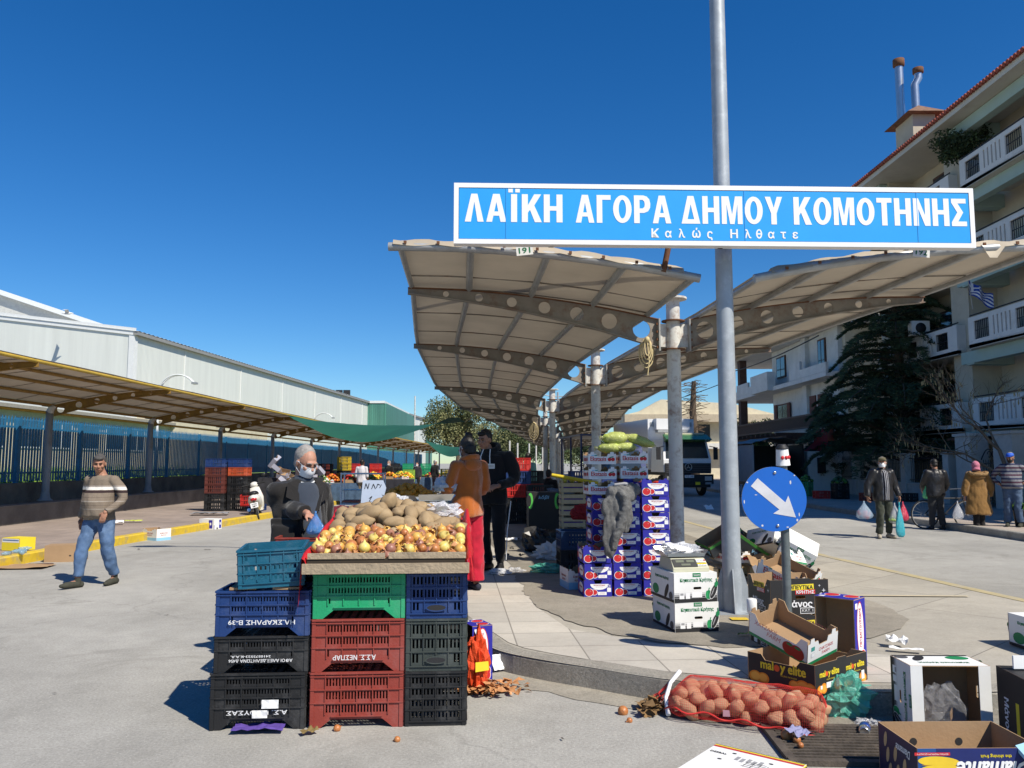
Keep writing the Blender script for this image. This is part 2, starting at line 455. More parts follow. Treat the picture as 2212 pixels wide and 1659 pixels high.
# light tiles over the left front of the island, and the darker dusty patch round the posts
tl = [(-0.12, 6.95), (-0.4, 7.75), (-0.7, 9), (-1.0, 11), (-1.22, 15), (0.35, 15), (0.22, 8.4), (0.5, 7.2), (1.2, 6.6), (2.2, 6.45), (3.0, 6.2), (3.0, 5.47), (2.1, 5.49), (1.55, 5.6), (1.08, 5.77), (0.65, 6.05), (0.34, 6.27), (0.1, 6.48), (-.03, 6.68)]
sheet("tiled_pavement", tl, H_IS + 0.004, M_TILE)
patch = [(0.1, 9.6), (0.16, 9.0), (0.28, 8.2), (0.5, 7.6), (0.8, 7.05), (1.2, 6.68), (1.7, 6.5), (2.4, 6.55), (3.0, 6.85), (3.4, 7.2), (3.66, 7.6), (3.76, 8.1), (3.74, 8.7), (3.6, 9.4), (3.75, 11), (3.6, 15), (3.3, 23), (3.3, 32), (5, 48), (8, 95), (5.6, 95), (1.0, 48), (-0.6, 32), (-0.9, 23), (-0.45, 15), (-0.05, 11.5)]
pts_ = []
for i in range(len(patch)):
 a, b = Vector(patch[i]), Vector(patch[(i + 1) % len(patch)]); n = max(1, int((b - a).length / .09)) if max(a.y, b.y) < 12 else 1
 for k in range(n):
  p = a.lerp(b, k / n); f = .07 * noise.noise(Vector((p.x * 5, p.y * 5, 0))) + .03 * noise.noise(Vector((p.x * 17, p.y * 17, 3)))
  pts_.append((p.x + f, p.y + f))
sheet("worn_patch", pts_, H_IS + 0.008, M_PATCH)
M_GUT = paved("gutter_dirt", (0.3, 0.275, 0.225), 0.25, 0.0, 0.3, stain=(0.17, 0.15, 0.12), stainamt=0.75)
gl_ = offset_line(nose[6:], -.02); go_ = []
for i, p in enumerate(offset_line(nose[6:], .0)): go_.append(p)
g2 = [(p[0], p[1]) for p in offset_line(nose[6:], -(.42))]
ctr = Vector((2.2, 7.2))
g2 = [tuple(Vector(p) + (Vector(p) - ctr).normalized() * (.3 + .1 * noise.noise(Vector((p[0] * 3, p[1] * 3, 0))) + .05 * noise.noise(Vector((p[0] * 11, p[1] * 11, 0))))) for p in nose[6:]]
sheet("gutter_dirt", list(nose[6:]) + g2[::-1], .004, M_GUT)
mb = MB(); a = Vector((3.87, 8.95, H_IS + .006));
mb.add([(3.6, 8.93, H_IS+.012), (4.95, 8.87, H_IS+.012), (4.95, 8.93, H_IS+.012), (3.6, 8.99, H_IS+.012)], [(0, 1, 2, 3)], mat("pale_line", (.5, .43, .29), .85, .15))
struct(mb.build("painted_line"))
# left pavement with yellow kerb
lk = [(-8.3, 2), (-7.95, 9), (-7.8, 12.2), (-7.62, 16.3), (-7.35, 19.2), (-7.05, 23.1), (-6.8, 28), (-6.6, 36), (-6.5, 46), (-6.2, 60), (-5.6, 80), (-4.3, 110)]
lk2 = catmull(lk, 4)
kerb("yellow_kerb", lk2, 0.18, -0.05, 0.16, M_YEL, -1)
XW = -11.75
sheet("left_pavement", [(p[0] - 0.1, p[1]) for p in lk2] + [(-10, 110), (XW + .8, 80), (XW, 50), (XW, 2)], 0.15, M_LPAV)
# right pavement
RK = 10.5
rk = catmull([(10.2, 2), (10.45, 12), (10.5, 18), (10.5, 27), (10.9, 40), (11.6, 55), (13.5, 80), (17, 115)], 4)
kerb("right_kerb", list(rk), 0.18, -0.05, 0.16, M_KERB, 1)
sheet("right_pavement", [(p[0] + 0.1, p[1]) for p in rk] + [(60, 115), (60, 2)], 0.15, M_RPAV)
# ---------------------------------------------------------------- left: low wall, upper wall, blue picket fence, grass bank
mb = MB(); mb.box2((XW - 0.95, 2, 0), (XW, 110, 0.56), M_OLDWALL); mb.box2((XW - 0.3, 2, 0.56), (XW + 0.015, 110, 0.6), M_OLDWALL)
o = mb.build("retaining_wall"); tag(o, "low dark concrete ledge wall along the back of the left pavement", "wall")
XF = -13.5
mb = MB(); mb.box2((XF - 0.3, 2, 0), (XF, 125, 1.05), M_OLDWALL)
tag(mb.build("fence_wall"), "mossy concrete wall carrying the blue picket fence", "wall")
mb = MB(); mb.add([(-22, 2, 1.15), (XF - .3, 2, .98), (XF - .3, 125, .98), (-22, 125, 1.15)], [(0, 1, 2, 3)], M_GRASS)
struct(mb.build("grass_bank"))
M_BLADE = mat("grass_blade", (0.2, 0.32, 0.04), 0.8, 0.3, 2)
mb = MB(); rg = random.Random(3); vs = []; fs = []
for i in range(9000):
 x = XF - .35 - rg.random() * 5; y = 8 + 34 * rg.random() ** 1.3; h = 0.15 + 0.4 * rg.random(); a = rg.random() * 6.3; w = 0.02
 k = len(vs)
 vs += [(x - w * math.cos(a), y - w * math.sin(a), 1.0), (x + w * math.cos(a), y + w * math.sin(a), 1.0), (x + (rg.random() - .5) * .25, y + (rg.random() - .5) * .25, 1.0 + h)]
 fs.append((k, k + 1, k + 2))
mb.add(vs, fs, M_BLADE)
tag(mb.build("grass"), "tall bright green grass growing behind the blue fence", "grass", kind="stuff")
M_BLUE = mat("blue_fence_paint", (0.02, 0.14, 0.29), 0.55, 0.15, 2.0, dirt=(0.025, 0.08, 0.13), ds=3, da=0.6)
f = empty("picket_fence", (XF, 30, 1.05), 0, "long blue metal picket fence on the wall behind the left canopy", "fence")
def fence_panel(y0, y1):
 mb = MB(); n = int((y1 - y0) / 0.135)
 for i in range(n):
  y = y0 + (i + .5) * (y1 - y0) / n
  mb.box2((-0.012, y - 0.036, 0.04), (0.012, y + 0.036, 1.72), M_BLUE)
  mb.add([(-.012, y - .036, 1.72), (.012, y - .036, 1.72), (.012, y + .036, 1.72), (-.012, y + .036, 1.72), (0, y, 1.83 + 0.02 * random.random())], [(0, 1, 4), (1, 2, 4), (2, 3, 4), (3, 0, 4)], M_BLUE)
 for z in (0.25, 1.5): mb.box2((-0.05, y0, z), (-0.013, y1, z + .05), M_BLUE)
 return mb
for i in range(36):
 y0 = 6 + i * 3.2
 o = fence_panel(y0 + .05, y0 + 3.1).build("picket_panel", f, (0, -30, 0))
 mb = MB(); mb.box2((-.05, y0 - .06, 0), (.05, y0 + .045, 1.78), M_BLUE); mb.build("post", f, (0, -30, 0))
# ---------------------------------------------------------------- roofs of fabric on steel arms
def fabric(name, col, transl):
 m, N, L, b = new_nodes(name)
 tc = N.new("ShaderNodeTexCoord")
 c = n_mix(N, L, 1.0, col, n_grey(N, L, n_map(N, L, n_noise(N, L, tc.outputs['Object'], 0.8, 8, 0.65), 0.3, 0.7, 0.82, 1.12)), 'MULTIPLY')
 L.new(c, b.inputs['Base Color']); b.inputs['Roughness'].default_value = 0.7
 t = N.new("ShaderNodeBsdfTranslucent"); L.new(c, t.inputs[0])
 x = N.new("ShaderNodeMixShader"); x.inputs[0].default_value = transl
 L.new(b.outputs[0], x.inputs[1]); L.new(t.outputs[0], x.inputs[2])
 L.new(x.outputs[0], N["Material Output"].inputs[0])
 return m
M_FAB = fabric("cream_roof_fabric", (0.46, 0.395, 0.3), 0.12)
M_STEEL = mat("grey_painted_steel", (0.3, 0.3, 0.285), 0.55, 0.15, 4, dirt=(0.16, 0.075, 0.03), ds=3.5, da=0.75)
M_BEAM = mat("weathered_beam", (0.235, 0.215, 0.185), 0.7, 0.2, 3, dirt=(0.16, 0.07, 0.03), ds=4, da=0.7)
M_RUST = mat("rusty_flange", (0.14, 0.06, 0.028), 0.85, 0.3, 9)
M_GALV = mat("galvanised_tube", (0.36, 0.37, 0.37), 0.45, 0.18, 6, metal=0.35)
M_COLW = mat("white_painted_column", (0.58, 0.57, 0.53), 0.55, 0.08, 3, dirt=(0.2, 0.09, 0.04), ds=7, da=0.75)
M_ROPE = mat("pale_rope", (0.55, 0.45, 0.25), 0.9)
M_PLATE = mat("number_plate_white", (0.72, 0.72, 0.68), 0.6, 0.05)
M_GREENTXT = mat("green_lettering", (0.01, 0.16, 0.06), 0.6, 0)
# profile of one arm, outwards from the column: (distance, top height)
def prof(t): return 3.42 + 0.40 * math.sin(min(t, 1.15) / 1.15 * PI / 2) ** 0.8 if t > 0 else 3.42
ARM = 3.42
def roof_z(s): return 3.46 + 0.40 * (1 - (1 - min(max(s, 0) / ARM, 1)) ** 2.0)
canopy = empty("market_canopy", (2.09, 10.3, 0.15), 0, "long double-winged cream fabric canopy on white columns down the middle pavement", "canopy")
CI = Matrix.Translation((-2.09, -10.3, -0.15))
def cbuild(mb, name):
 o = mb.build(name, canopy); o.location = (-2.09, -10.3, -0.15); return o
cols = [p for p in CX if p[1] >= 10.3][:12]
def arm_mesh(side):
 mb = MB(); n = 14; top = []; bot = []
 for i in range(n + 1):
  s = 0.2 + (ARM - 0.2) * i / n
  z = roof_z(s) - 0.06; dep = 0.30 * (1 - i / n) + 0.07
  top.append((s, z)); bot.append((s, z - dep))
 hs_ = []
 for k in range(8):
  s = 0.42 + k * 0.42
  if s > ARM - .15: break
  i = (s - .2) / (ARM - .2); z = roof_z(s) - 0.06 - (0.30 * (1 - i) + .07) / 2; r = (0.30 * (1 - i) + .07) * 0.33
  hs_.append([(s + r * math.cos(a * PI / 7), z + r * math.sin(a * PI / 7)) for a in range(14)])
 M = Matrix(((side, 0, 0, 0), (0, 0, 1, -0.006), (0, 1, 0, 0), (0, 0, 0, 1)))
 mb.plate(top + bot[::-1], hs_, 0.012, M_BEAM, M)
 for line, m in ((top, M_RUST), (bot, M_BEAM)):
  for a, b in zip(line[:-1], line[1:]):
   mb.bar((side * a[0], 0, a[1]), (side * b[0], 0, b[1]), 0.09, 0.012, m)
 # bolted end plate
 mb.box((side * 0.2, 0, 3.24), (0.02, 0.16, 0.42), M_STEEL)
 for k in range(4): mb.box((side * 0.22, -0.05, 3.08 + k * .1), (0.03, 0.03, 0.03), M_RUST)
 return mb
armR, armL = arm_mesh(1).mesh("arm"), arm_mesh(-1).mesh("arm")
def column_mesh():
 mb = MB()
 mb.lathe([(0.16, .15), (0.16, .165)], M_COLW, n=18, smooth=False); mb.tube([(0, 0, .15), (0, 0, 1.6), (0, 0, 3.05)], .089, M_COLW, 18)
 mb.lathe([(0.15, 3.05), (0.15, 3.062)], M_RUST, n=18, smooth=False)
 mb.tube([(0, 0, 3.05), (0, 0, 3.42)], .089, M_COLW, 18)
 mb.box((0, 0, 3.24), (0.38, 0.012, 0.3), M_COLW)
 mb.lathe([(0.15, 3.42), (0.15, 3.435)], M_RUST, n=18, smooth=False)
 mb.tube([(0, 0, 3.42), (0, 0, 3.72)], .088, M_COLW, 18)
 mb.lathe([(0.18, 3.71), (0.18, 3.735)], M_COLW, n=20, smooth=False)
 return mb
colm = column_mesh().mesh("column")
for i, (x, y) in enumerate(cols):
 d = Vector((cx(y + 1) - cx(y - 1), 2)).normalized(); rz = -math.atan2(d.x, d.y)
 for nm, me in (("column", colm), ("arm", armR), ("arm", armL)):
  o = bpy.data.objects.new(nm, me); COL.objects.link(o); o.parent = canopy
  o.location = (x - 2.09, y - 10.3, -0.15); o.rotation_euler = (0, 0, rz)
# roof skin and purlins follow the centre line
ys = [8.17] + [8.17 + 0.0 + (10.3 - 8.17) / 3 * k for k in range(1, 4)]
yy = 10.3
while yy < 103: yy += 1.7; ys.append(yy)
for side in (-1, 1):
 mb = MB(); vs = []; fs = []; ns = 12
 for y in ys:
  for k in range(ns + 1):
   s = 0.3 + (ARM - 0.3) * k / ns
   z = roof_z(s) + 0.012 + 0.012 * math.sin(y * 3.7) * math.sin(k)
   vs.append((cx(y) + side * s, y, z))
 n = len(ys)
 for i in range(n - 1):
  for k in range(ns):
   q = (i * (ns + 1) + k, i * (ns + 1) + k + 1, (i + 1) * (ns + 1) + k + 1, (i + 1) * (ns + 1) + k)
   fs.append(q if side > 0 else tuple(reversed(q)))
 mb.add(vs, fs, M_FAB, True)
 for y in ys[2:46]:
  mb.tube([(cx(y) + side * s, y, roof_z(s) + 0.004) for s in (0.34, 0.8, 1.3, 1.85, 2.4, 2.9, 3.38)], 0.009, M_BEAM, 4, False)
 cbuild(mb, "roof_fabric")
 for k, s in enumerate((0.34, 1.05, 1.85, 2.65, 3.38)):
  mb = MB()
  pts = [(cx(y) + side * s, y, roof_z(s) - 0.032) for y in ys]
  mb.tube(pts, 0.042 if k not in (0, 4) else 0.035, M_GALV, 8); cbuild(mb, "purlin")
 # front edge tube with lashed valance
 mb = MB()
 y = 8.17
 s_ = [0.28 + (ARM - 0.2) * k / 9 for k in range(10)]
 mb.tube([(cx(y) + side * s, y - 0.02, roof_z(s) - 0.03) for s in s_], 0.045, M_GALV, 10)
 for s in (0.9, 1.7, 2.5): mb.tube([(cx(y) + side * (s - .03), y - 0.02, roof_z(s) - 0.03), (cx(y) + side * (s + .03), y - 0.02, roof_z(s + .06) - 0.03)], 0.05, M_GALV, 10)
 cbuild(mb, "edge_tube")
 mb = MB(); vs = []; fs = []; nv = 40
 for k in range(nv + 1):
  s = 0.45 + (ARM - 0.42) * k / nv
  z = roof_z(s)
  wob = 0.012 * math.sin(k * 1.1) + 0.01 * noise.noise(Vector((k * .6, side, 0)))
  dz = 0.035 + 0.02 * abs(math.sin(k * .55)) + (0.11 if side > 0 and k in (30, 31) else 0)
  vs += [(cx(y) + side * s, y + 0.12, z + 0.02), (cx(y) + side * s, y - 0.03 + wob * .5, z + 0.042 + wob), (cx(y) + side * s, y - 0.075 + wob, z + 0.02 - dz)]
 for k in range(nv):
  for j in range(2): fs.append((k * 3 + j, k * 3 + j + 1, k * 3 + j + 4, k * 3 + j + 3))
 mb.add(vs, fs, M_FAB, True)
 for k in range(9):
  s = 0.6 + k * .34; mb.box((cx(y) + side * s, y - .085, roof_z(s) - .0), (.03, .012, .03), M_RUST)
 cbuild(mb, "valance")
 # number plate
 mb = MB(); u = {-1: (1133, 541), 1: (1990, 545)}[side]
 p = D(u[0], u[1], 8.06)
 T = tr4(p) @ ry4(R(6) * -side * (-1)) @ FRONT
 mb.plate([(-.085, -.05), (.085, -.05), (.085, .05), (-.085, .05)], [], .006, M_PLATE, T)
 mb.text({-1: "191", 1: "192"}[side], 0, 0, .12, .06, M_GREENTXT, T, .008, 0.02)
 cbuild(mb, "number_plate")
# small things hanging under the roof
def coil(name, p, lab, drop=.38, r=.1):
 mb = MB(); rg = random.Random(int(p[0] * 100))
 for k in range(4):
  pts = [(r * math.sin(t) * (.35 + .2 * k), 0.03 * k, -drop * .5 * (1 - math.cos(t)) * (.6 + .13 * k)) for t in [2 * PI * i / 16 for i in range(17)]]
  mb.tube(pts, 0.009, M_ROPE, 5)
 mb.ell((0, 0, -.02), (.035, .035, .04), M_ROPE)
 mb.tube([(0, 0, -.05), (.02, 0, -.3), (.0, .01, -drop - .1)], .008, M_ROPE, 5)
 o = mb.build(name, None, p); tag(o, lab, "rope")
coil("rope_coil", D(1398, 730, 10.2), "pale rope knotted in a loose coil below the nearest left arm of the canopy")
coil("rope_coil", D(1153, 912, 31.8), "small pale rope coil hanging from a far canopy arm", .7, .2)
# ---------------------------------------------------------------- left canopy, one wing, on grey columns
lc_y = [9.8, 16.1, 22.4, 28.7, 35.6, 43.4] + [51.8 + 8.4 * k for k in range(9)]
def lx(y): return -12.9 if y < 65 else -12.9 + (y - 65) ** 2 * 0.00075
M_OCHRE = mat("ochre_steel", (0.27, 0.16, 0.035), 0.65, 0.2, 3, dirt=(0.14, 0.07, 0.03), ds=4, da=0.6)
M_YTUBE = mat("yellow_tube", (0.5, 0.34, 0.05), 0.55, 0.15, 4)
M_LCOL = mat("grey_column_paint", (0.27, 0.29, 0.31), 0.55, 0.1, 3, dirt=(0.15, 0.12, 0.1), ds=4, da=.4)
lcan = empty("side_canopy", (lx(22.4), 22.4, 0.56), 0, "single-winged canopy with yellow edge tube along the left pavement", "canopy")
def lbuild(mb, name):
 o = mb.build(name, lcan); o.location = (12.9, -22.4, -0.56); return o
LA = 3.35
def lz(s): return 3.22 + 0.46 * (1 - (1 - min(max(s, 0), LA) / LA) ** 1.7)
mbc = MB(); mbc.lathe([(.2, .56), (.2, .58), (.13, .62), (.1, .8), (.095, 3.02)], M_LCOL, n=14); mbc.tube([(0, 0, 3.0), (.1, 0, 3.2)], .1, M_COLW, 12); mbc.box((0, 0, 3.17), (.3, .3, .02), M_BEAM)  # angled top in white: its sunlit look is put into the paint
mcol = mbc.mesh("column")
mba = MB(); top = []; bot = []; hl = []
for i in range(11):
 s = .12 + (LA - .12) * i / 10; top.append((s, lz(s) - .05)); bot.append((s, lz(s) - .05 - .3 + .2 * i / 10))
for k in range(6):
 s = .3 + k * .5; i = (s - .12) / (LA - .12); dd = .3 - .2 * i; r = dd * .36
 hl.append([(s + r * math.cos(a * PI / 6), lz(s) - .05 - dd / 2 + r * math.sin(a * PI / 6)) for a in range(12)])
XZ = Matrix(((1, 0, 0, 0), (0, 0, 1, -0.006), (0, 1, 0, 0), (0, 0, 0, 1)))
mba.plate(top + bot[::-1], hl, .012, M_OCHRE, XZ)
for line in (top, bot):
 for a, b in zip(line[:-1], line[1:]): mba.bar((a[0], 0, a[1]), (b[0], 0, b[1]), .08, .012, M_OCHRE)
marm = mba.mesh("arm")
for y in lc_y:
 for nm, me in (("column", mcol), ("arm", marm)):
  o = bpy.data.objects.new(nm, me); COL.objects.link(o); o.parent = lcan; o.location = (lx(y) + 12.9, y - 22.4, -.56)
ys = [8 + 1.6 * k for k in range(70)]
mb = MB(); vs = []; fs = []
for y in ys:
 for k in range(9):
  s = -.15 + (LA + .15) * k / 8; vs.append((lx(y) + s, y, lz(s) + .02 + .01 * math.sin(y * 2.9 + k)))
for i in range(len(ys) - 1):
 for k in range(8): fs.append((i * 9 + k, i * 9 + k + 1, (i + 1) * 9 + k + 1, (i + 1) * 9 + k))
mb.add(vs, fs, M_FAB, True)
for y in ys[:40]: mb.tube([(lx(y) + s, y, lz(s) + .008) for s in (0.05, .85, 1.7, 2.5, LA)], .008, M_BEAM, 4, False)
lbuild(mb, "roof_fabric")
for k, s in enumerate((0.05, .85, 1.7, 2.5, LA - .04)):
 mb = MB(); mb.tube([(lx(y) + s, y, lz(s) - .035) for y in ys], .04, M_YTUBE if k == 4 else M_OCHRE, 8); lbuild(mb, "purlin")
mb = MB(); mb.tube([(lx(y) - .1, y, 3.0) for y in ys], .04, M_YTUBE, 8); lbuild(mb, "rear_tube")
# ---------------------------------------------------------------- the tall pole and the big name board
M_POLE = mat("galvanised_pole", (0.34, 0.37, 0.395), 0.5, 0.1, 5, metal=0.25, dirt=(0.52, 0.55, 0.57), ds=9, da=0.5)
pb = G(1583, 1322, .15)
po = empty("sign_pole", pb, 0, "tall galvanised steel pole with gusset plates at its foot, carrying the big blue sign", "pole")
mb = MB()
mb.tube([(0, 0, 0), (0, 0, 11.0)], [.092, .066], M_POLE, 20); mb.build("shaft", po)
mb = MB(); mb.tube([(0, 0, 10.9), (-.5, 0, 11.25), (-1.5, 0, 11.4)], .035, M_POLE, 8); mb.loft([((-1.35, 0, 11.4), .03, .06, ry4(-PI / 2).to_quaternion()), ((-1.6, 0, 11.42), .07, .16, ry4(-PI / 2).to_quaternion()), ((-2.0, 0, 11.4), .06, .15, ry4(-PI / 2).to_quaternion()), ((-2.2, 0, 11.38), .02, .05, ry4(-PI / 2).to_quaternion())], M_POLE, 12); mb.build("lamp_arm", po)
mb = MB(); mb.box((0, 0, .008), (.42, .42, .016), M_POLE)
mb.build("base_plate", po)
for a in (0.25, .25 + PI / 2, .25 + PI, .25 + 3 * PI / 2):
 mb = MB(); mb.plate([(.09, .016), (.21, .016), (.2, .05), (.1, .42), (.09, .42)], [], .012, M_POLE, rz4(a - .35) @ FRONT); mb.build("gusset", po)
for k in range(4):
 mb = MB(); a = .6 + k * PI / 2; mb.lathe([(.02, .016), (.02, .05), (.012, .05), (.012, .09)], M_RUST, (.24 * math.cos(a), .24 * math.sin(a), 0), 6); mb.build("anchor_bolt", po)
M_SBLUE = mat("sign_blue", (0.03, 0.33, 0.78), 0.35, 0.04, 2)
M_SWHITE = mat("sign_white", (0.8, 0.8, 0.8), 0.4, 0.03)
A, B = D(980, 526, 7.5), D(2108, 530, 7.66)
zt = D(980, 395, 7.5).z
bd = empty("market_sign", ((A.x + B.x) / 2, (A.y + B.y) / 2, A.z), math.atan2(B.y - A.y, B.x - A.x), "wide blue market name board with white Greek lettering on the tall pole", "sign")
wB = (B - A).length; hB = zt - A.z
mb = MB(); T = FRONT
mb.box((0, .05, hB / 2), (wB - .02, .08, hB - .02), M_SBLUE)
mb.rect(0, hB / 2, wB - .1, hB - .1, M_SBLUE, T, -.0);
mb.build("board", bd)
mb = MB(); fr = .045
for z in (fr / 2, hB - fr / 2): mb.box((0, .05, z), (wB, .11, fr), M_SWHITE)
for x in (-wB / 2 + fr / 2, wB / 2 - fr / 2): mb.box((x, .05, hB / 2), (fr, .11, hB - 2 * fr), M_SWHITE)
mb.build("frame", bd)
# bold narrow capitals: outlines in a box one unit high
ST = .2
def ring(w, h, o): return [(w / 2 + (w / 2 - o) * math.cos(t) , h / 2 + (h / 2 - o * .8) * math.sin(t)) for t in [PI * 2 * i / 28 for i in range(28)]]
GLY = {
 'Λ': (.62, [[(0, 0), (.2, 0), (.31, .72), (.42, 0), (.62, 0), (.41, 1), (.21, 1)]], []),
 'Α': (.66, [[(0, 0), (.19, 0), (.235, .22), (.425, .22), (.47, 0), (.66, 0), (.44, 1), (.22, 1)]], [[(.265, .37), (.395, .37), (.33, .72)]]),
 'Ϊ': (.34, [[(.07, 0), (.27, 0), (.27, 1), (.07, 1)], [(-.02, 1.06), (.13, 1.06), (.13, 1.19), (-.02, 1.19)], [(.21, 1.06), (.36, 1.06), (.36, 1.19), (.21, 1.19)]], []),
 'Κ': (.64, [[(0, 0), (.2, 0), (.2, .34), (.27, .44), (.43, 0), (.66, 0), (.41, .6), (.64, 1), (.41, 1), (.2, .6), (.2, 1), (0, 1)]], []),
 'Η': (.62, [[(0, 0), (.2, 0), (.2, .42), (.42, .42), (.42, 0), (.62, 0), (.62, 1), (.42, 1), (.42, .58), (.2, .58), (.2, 1), (0, 1)]], []),
 'Γ': (.5, [[(0, 0), (.2, 0), (.2, .83), (.5, .83), (.5, 1), (0, 1)]], []),
 'Ο': (.66, [ring(.66, 1, -.0)], [ring(.66, 1, .2)]),
 'Ρ': (.58, [[(0, 0), (.2, 0), (.2, .37), (.36, .37), (.5, .43), (.575, .56), (.585, .7), (.55, .86), (.46, .96), (.34, 1), (0, 1)]], [[(.2, .53), (.31, .53), (.375, .59), (.385, .69), (.37, .78), (.31, .84), (.2, .84)]]),
 'Δ': (.68, [[(0, 0), (.68, 0), (.45, 1), (.23, 1)]], [[(.22, .16), (.46, .16), (.34, .7)]]),
 'Μ': (.76, [[(0, 0), (.18, 0), (.18, .72), (.3, 0), (.46, 0), (.58, .72), (.58, 0), (.76, 0), (.76, 1), (.5, 1), (.38, .34), (.26, 1), (0, 1)]], []),
 'Υ': (.64, [[(.22, 0), (.42, 0), (.42, .4), (.64, 1), (.44, 1), (.32, .6), (.2, 1), (0, 1), (.22, .4)]], []),
 'Τ': (.56, [[(.18, 0), (.38, 0), (.38, .83), (.56, .83), (.56, 1), (0, 1), (0, .83), (.18, .83)]], []),
 'Ν': (.62, [[(0, 0), (.19, 0), (.19, .62), (.42, 0), (.62, 0), (.62, 1), (.43, 1), (.43, .38), (.2, 1), (0, 1)]], []),
 'Σ': (.56, [[(0, 0), (.56, 0), (.56, .17), (.24, .17), (.44, .5), (.24, .83), (.55, .83), (.55, 1), (.01, 1), (.01, .86), (.22, .5), (0, .14)]], [])}
def capitals(mb, wd, x0, x1, y0, h, T):
 gap = .085; tot = sum(GLY[c][0] for c in wd) + gap * (len(wd) - 1); k = (x1 - x0) / tot; x = 0
 for c in wd:
  w, outs, hol = GLY[c]
  for i, o in enumerate(outs):
   mb.plate([(x0 + (x + p[0]) * k, y0 + p[1] * h) for p in o], [[(x0 + (x + p[0]) * k, y0 + p[1] * h) for p in q] for q in (hol if i == 0 else [])], .003, M_SWHITE, T)
  x += w + gap
mb = MB()
def sx(u): return (u - 980) / (2100 - 980) * wB - wB / 2
for wd, u0, u1 in (("ΛΑΪΚΗ", 1003, 1210), ("ΑΓΟΡΑ", 1238, 1442), ("ΔΗΜΟΥ", 1464, 1682), ("ΚΟΜΟΤΗΝΗΣ", 1706, 2083)):
 x0, x1 = sx(u0), sx(u1)
 hh = .275 if "Ϊ" not in wd else .33
 capitals(mb, wd, x0, x1, .215, .275, T)
for ch_, u, w, hh, z in (("Κ", 1407, .075, .09, .12), ("α", 1435, .065, .068, .109), ("λ", 1464, .065, .09, .12), ("ώ", 1495, .085, .1, .125), ("ς", 1524, .055, .09, .098), ("Η", 1576, .075, .09, .12), ("λ", 1606, .065, .09, .12), ("α", 1656, .065, .068, .109), ("τ", 1682, .055, .068, .109), ("ε", 1708, .055, .068, .109)):
 mb.text(ch_, sx(u), z, w, hh, M_SWHITE, T, .002, .03)
th = lambda a, b: [(sx(1630) + a * math.cos(t), .12 + b * math.sin(t)) for t in [i * PI / 12 for i in range(24)]]
mb.plate(th(.03, .047), [th(.016, .033)], .002, M_SWHITE, T); mb.rect(sx(1630), .12, .04, .014, M_SWHITE, T, .0024)
mb.build("lettering", bd)
for u in (1090, 1600, 1975): mb = MB(); mb.box((sx(u), -.0015, hB / 2), (.006, .004, hB - .1), mat("seam_blue", (.026, .27, .66), .5, 0)); mb.build("seam", bd)
for x in (-1.6, sx(1552), 1.9):
 mb = MB(); mb.box((x, .1, hB / 2), (.05, .03, hB), M_RUST); mb.build("bracket", bd)
mb = MB(); q = D(1437, 575, 8.1); mb.tube([(0, 0, 0), (.09, .0, .42)], .03, M_RUST, 8)
tag(mb.build("rusty_strut", None, D(1433, 588, 8.12)), "short rusty strut between the canopy edge and the blue name board", "strut")
# ---------------------------------------------------------------- buildings on the left
def corrugated(name, col, pitch, depth=0.3, var=0.05):
 m, N, L, b = new_nodes(name)
 tc = N.new("ShaderNodeTexCoord")
 w = N.new("ShaderNodeTexWave"); w.inputs['Scale'].default_value = pitch; w.bands_direction = 'X'
 L.new(tc.outputs['Object'], w.inputs[0])
 bp = N.new("ShaderNodeBump"); bp.inputs['Strength'].default_value = depth; bp.inputs['Distance'].default_value = 0.04
 L.new(w.outputs['Fac'], bp.inputs['Height']); L.new(bp.outputs[0], b.inputs['Normal'])
 mp = N.new("ShaderNodeMapping"); mp.inputs['Scale'].default_value = (1.6, 1.6, .08); L.new(tc.outputs['Object'], mp.inputs[0])
 c = n_mix(N, L, 1.0, col, n_grey(N, L, n_map(N, L, n_noise(N, L, mp.outputs[0], 1.2, 7, 0.7), 0.3, 0.7, 1 - var, 1 + var)), 'MULTIPLY')
 L.new(c, b.inputs['Base Color']); b.inputs['Roughness'].default_value = 0.5
 return m
M_SHEET = corrugated("white_sheet_cladding", (0.62, 0.645, 0.6), 2.2, 0.25, .08)
M_TRIM = mat("pale_metal_trim", (0.68, 0.7, 0.69), 0.5, 0.05)
M_ROOFM = mat("metal_roof_sheet", (0.55, 0.56, 0.55), 0.5, 0.1)
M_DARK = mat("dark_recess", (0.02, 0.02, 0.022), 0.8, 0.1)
M_GLASS = mat("window_glass", (0.03, 0.04, 0.05), 0.08, 0.0, spec=0.8)
P0, P1 = Vector((-22, 46.5, 0)), Vector((-15, 140, 0))
sdv = (P1 - P0).normalized(); rzw = math.atan2(sdv.y, sdv.x)
wh = empty("warehouse", P0, rzw, "huge white metal-clad warehouse with a sloping gable behind the blue fence", "warehouse")
Lw = (P1 - P0).length
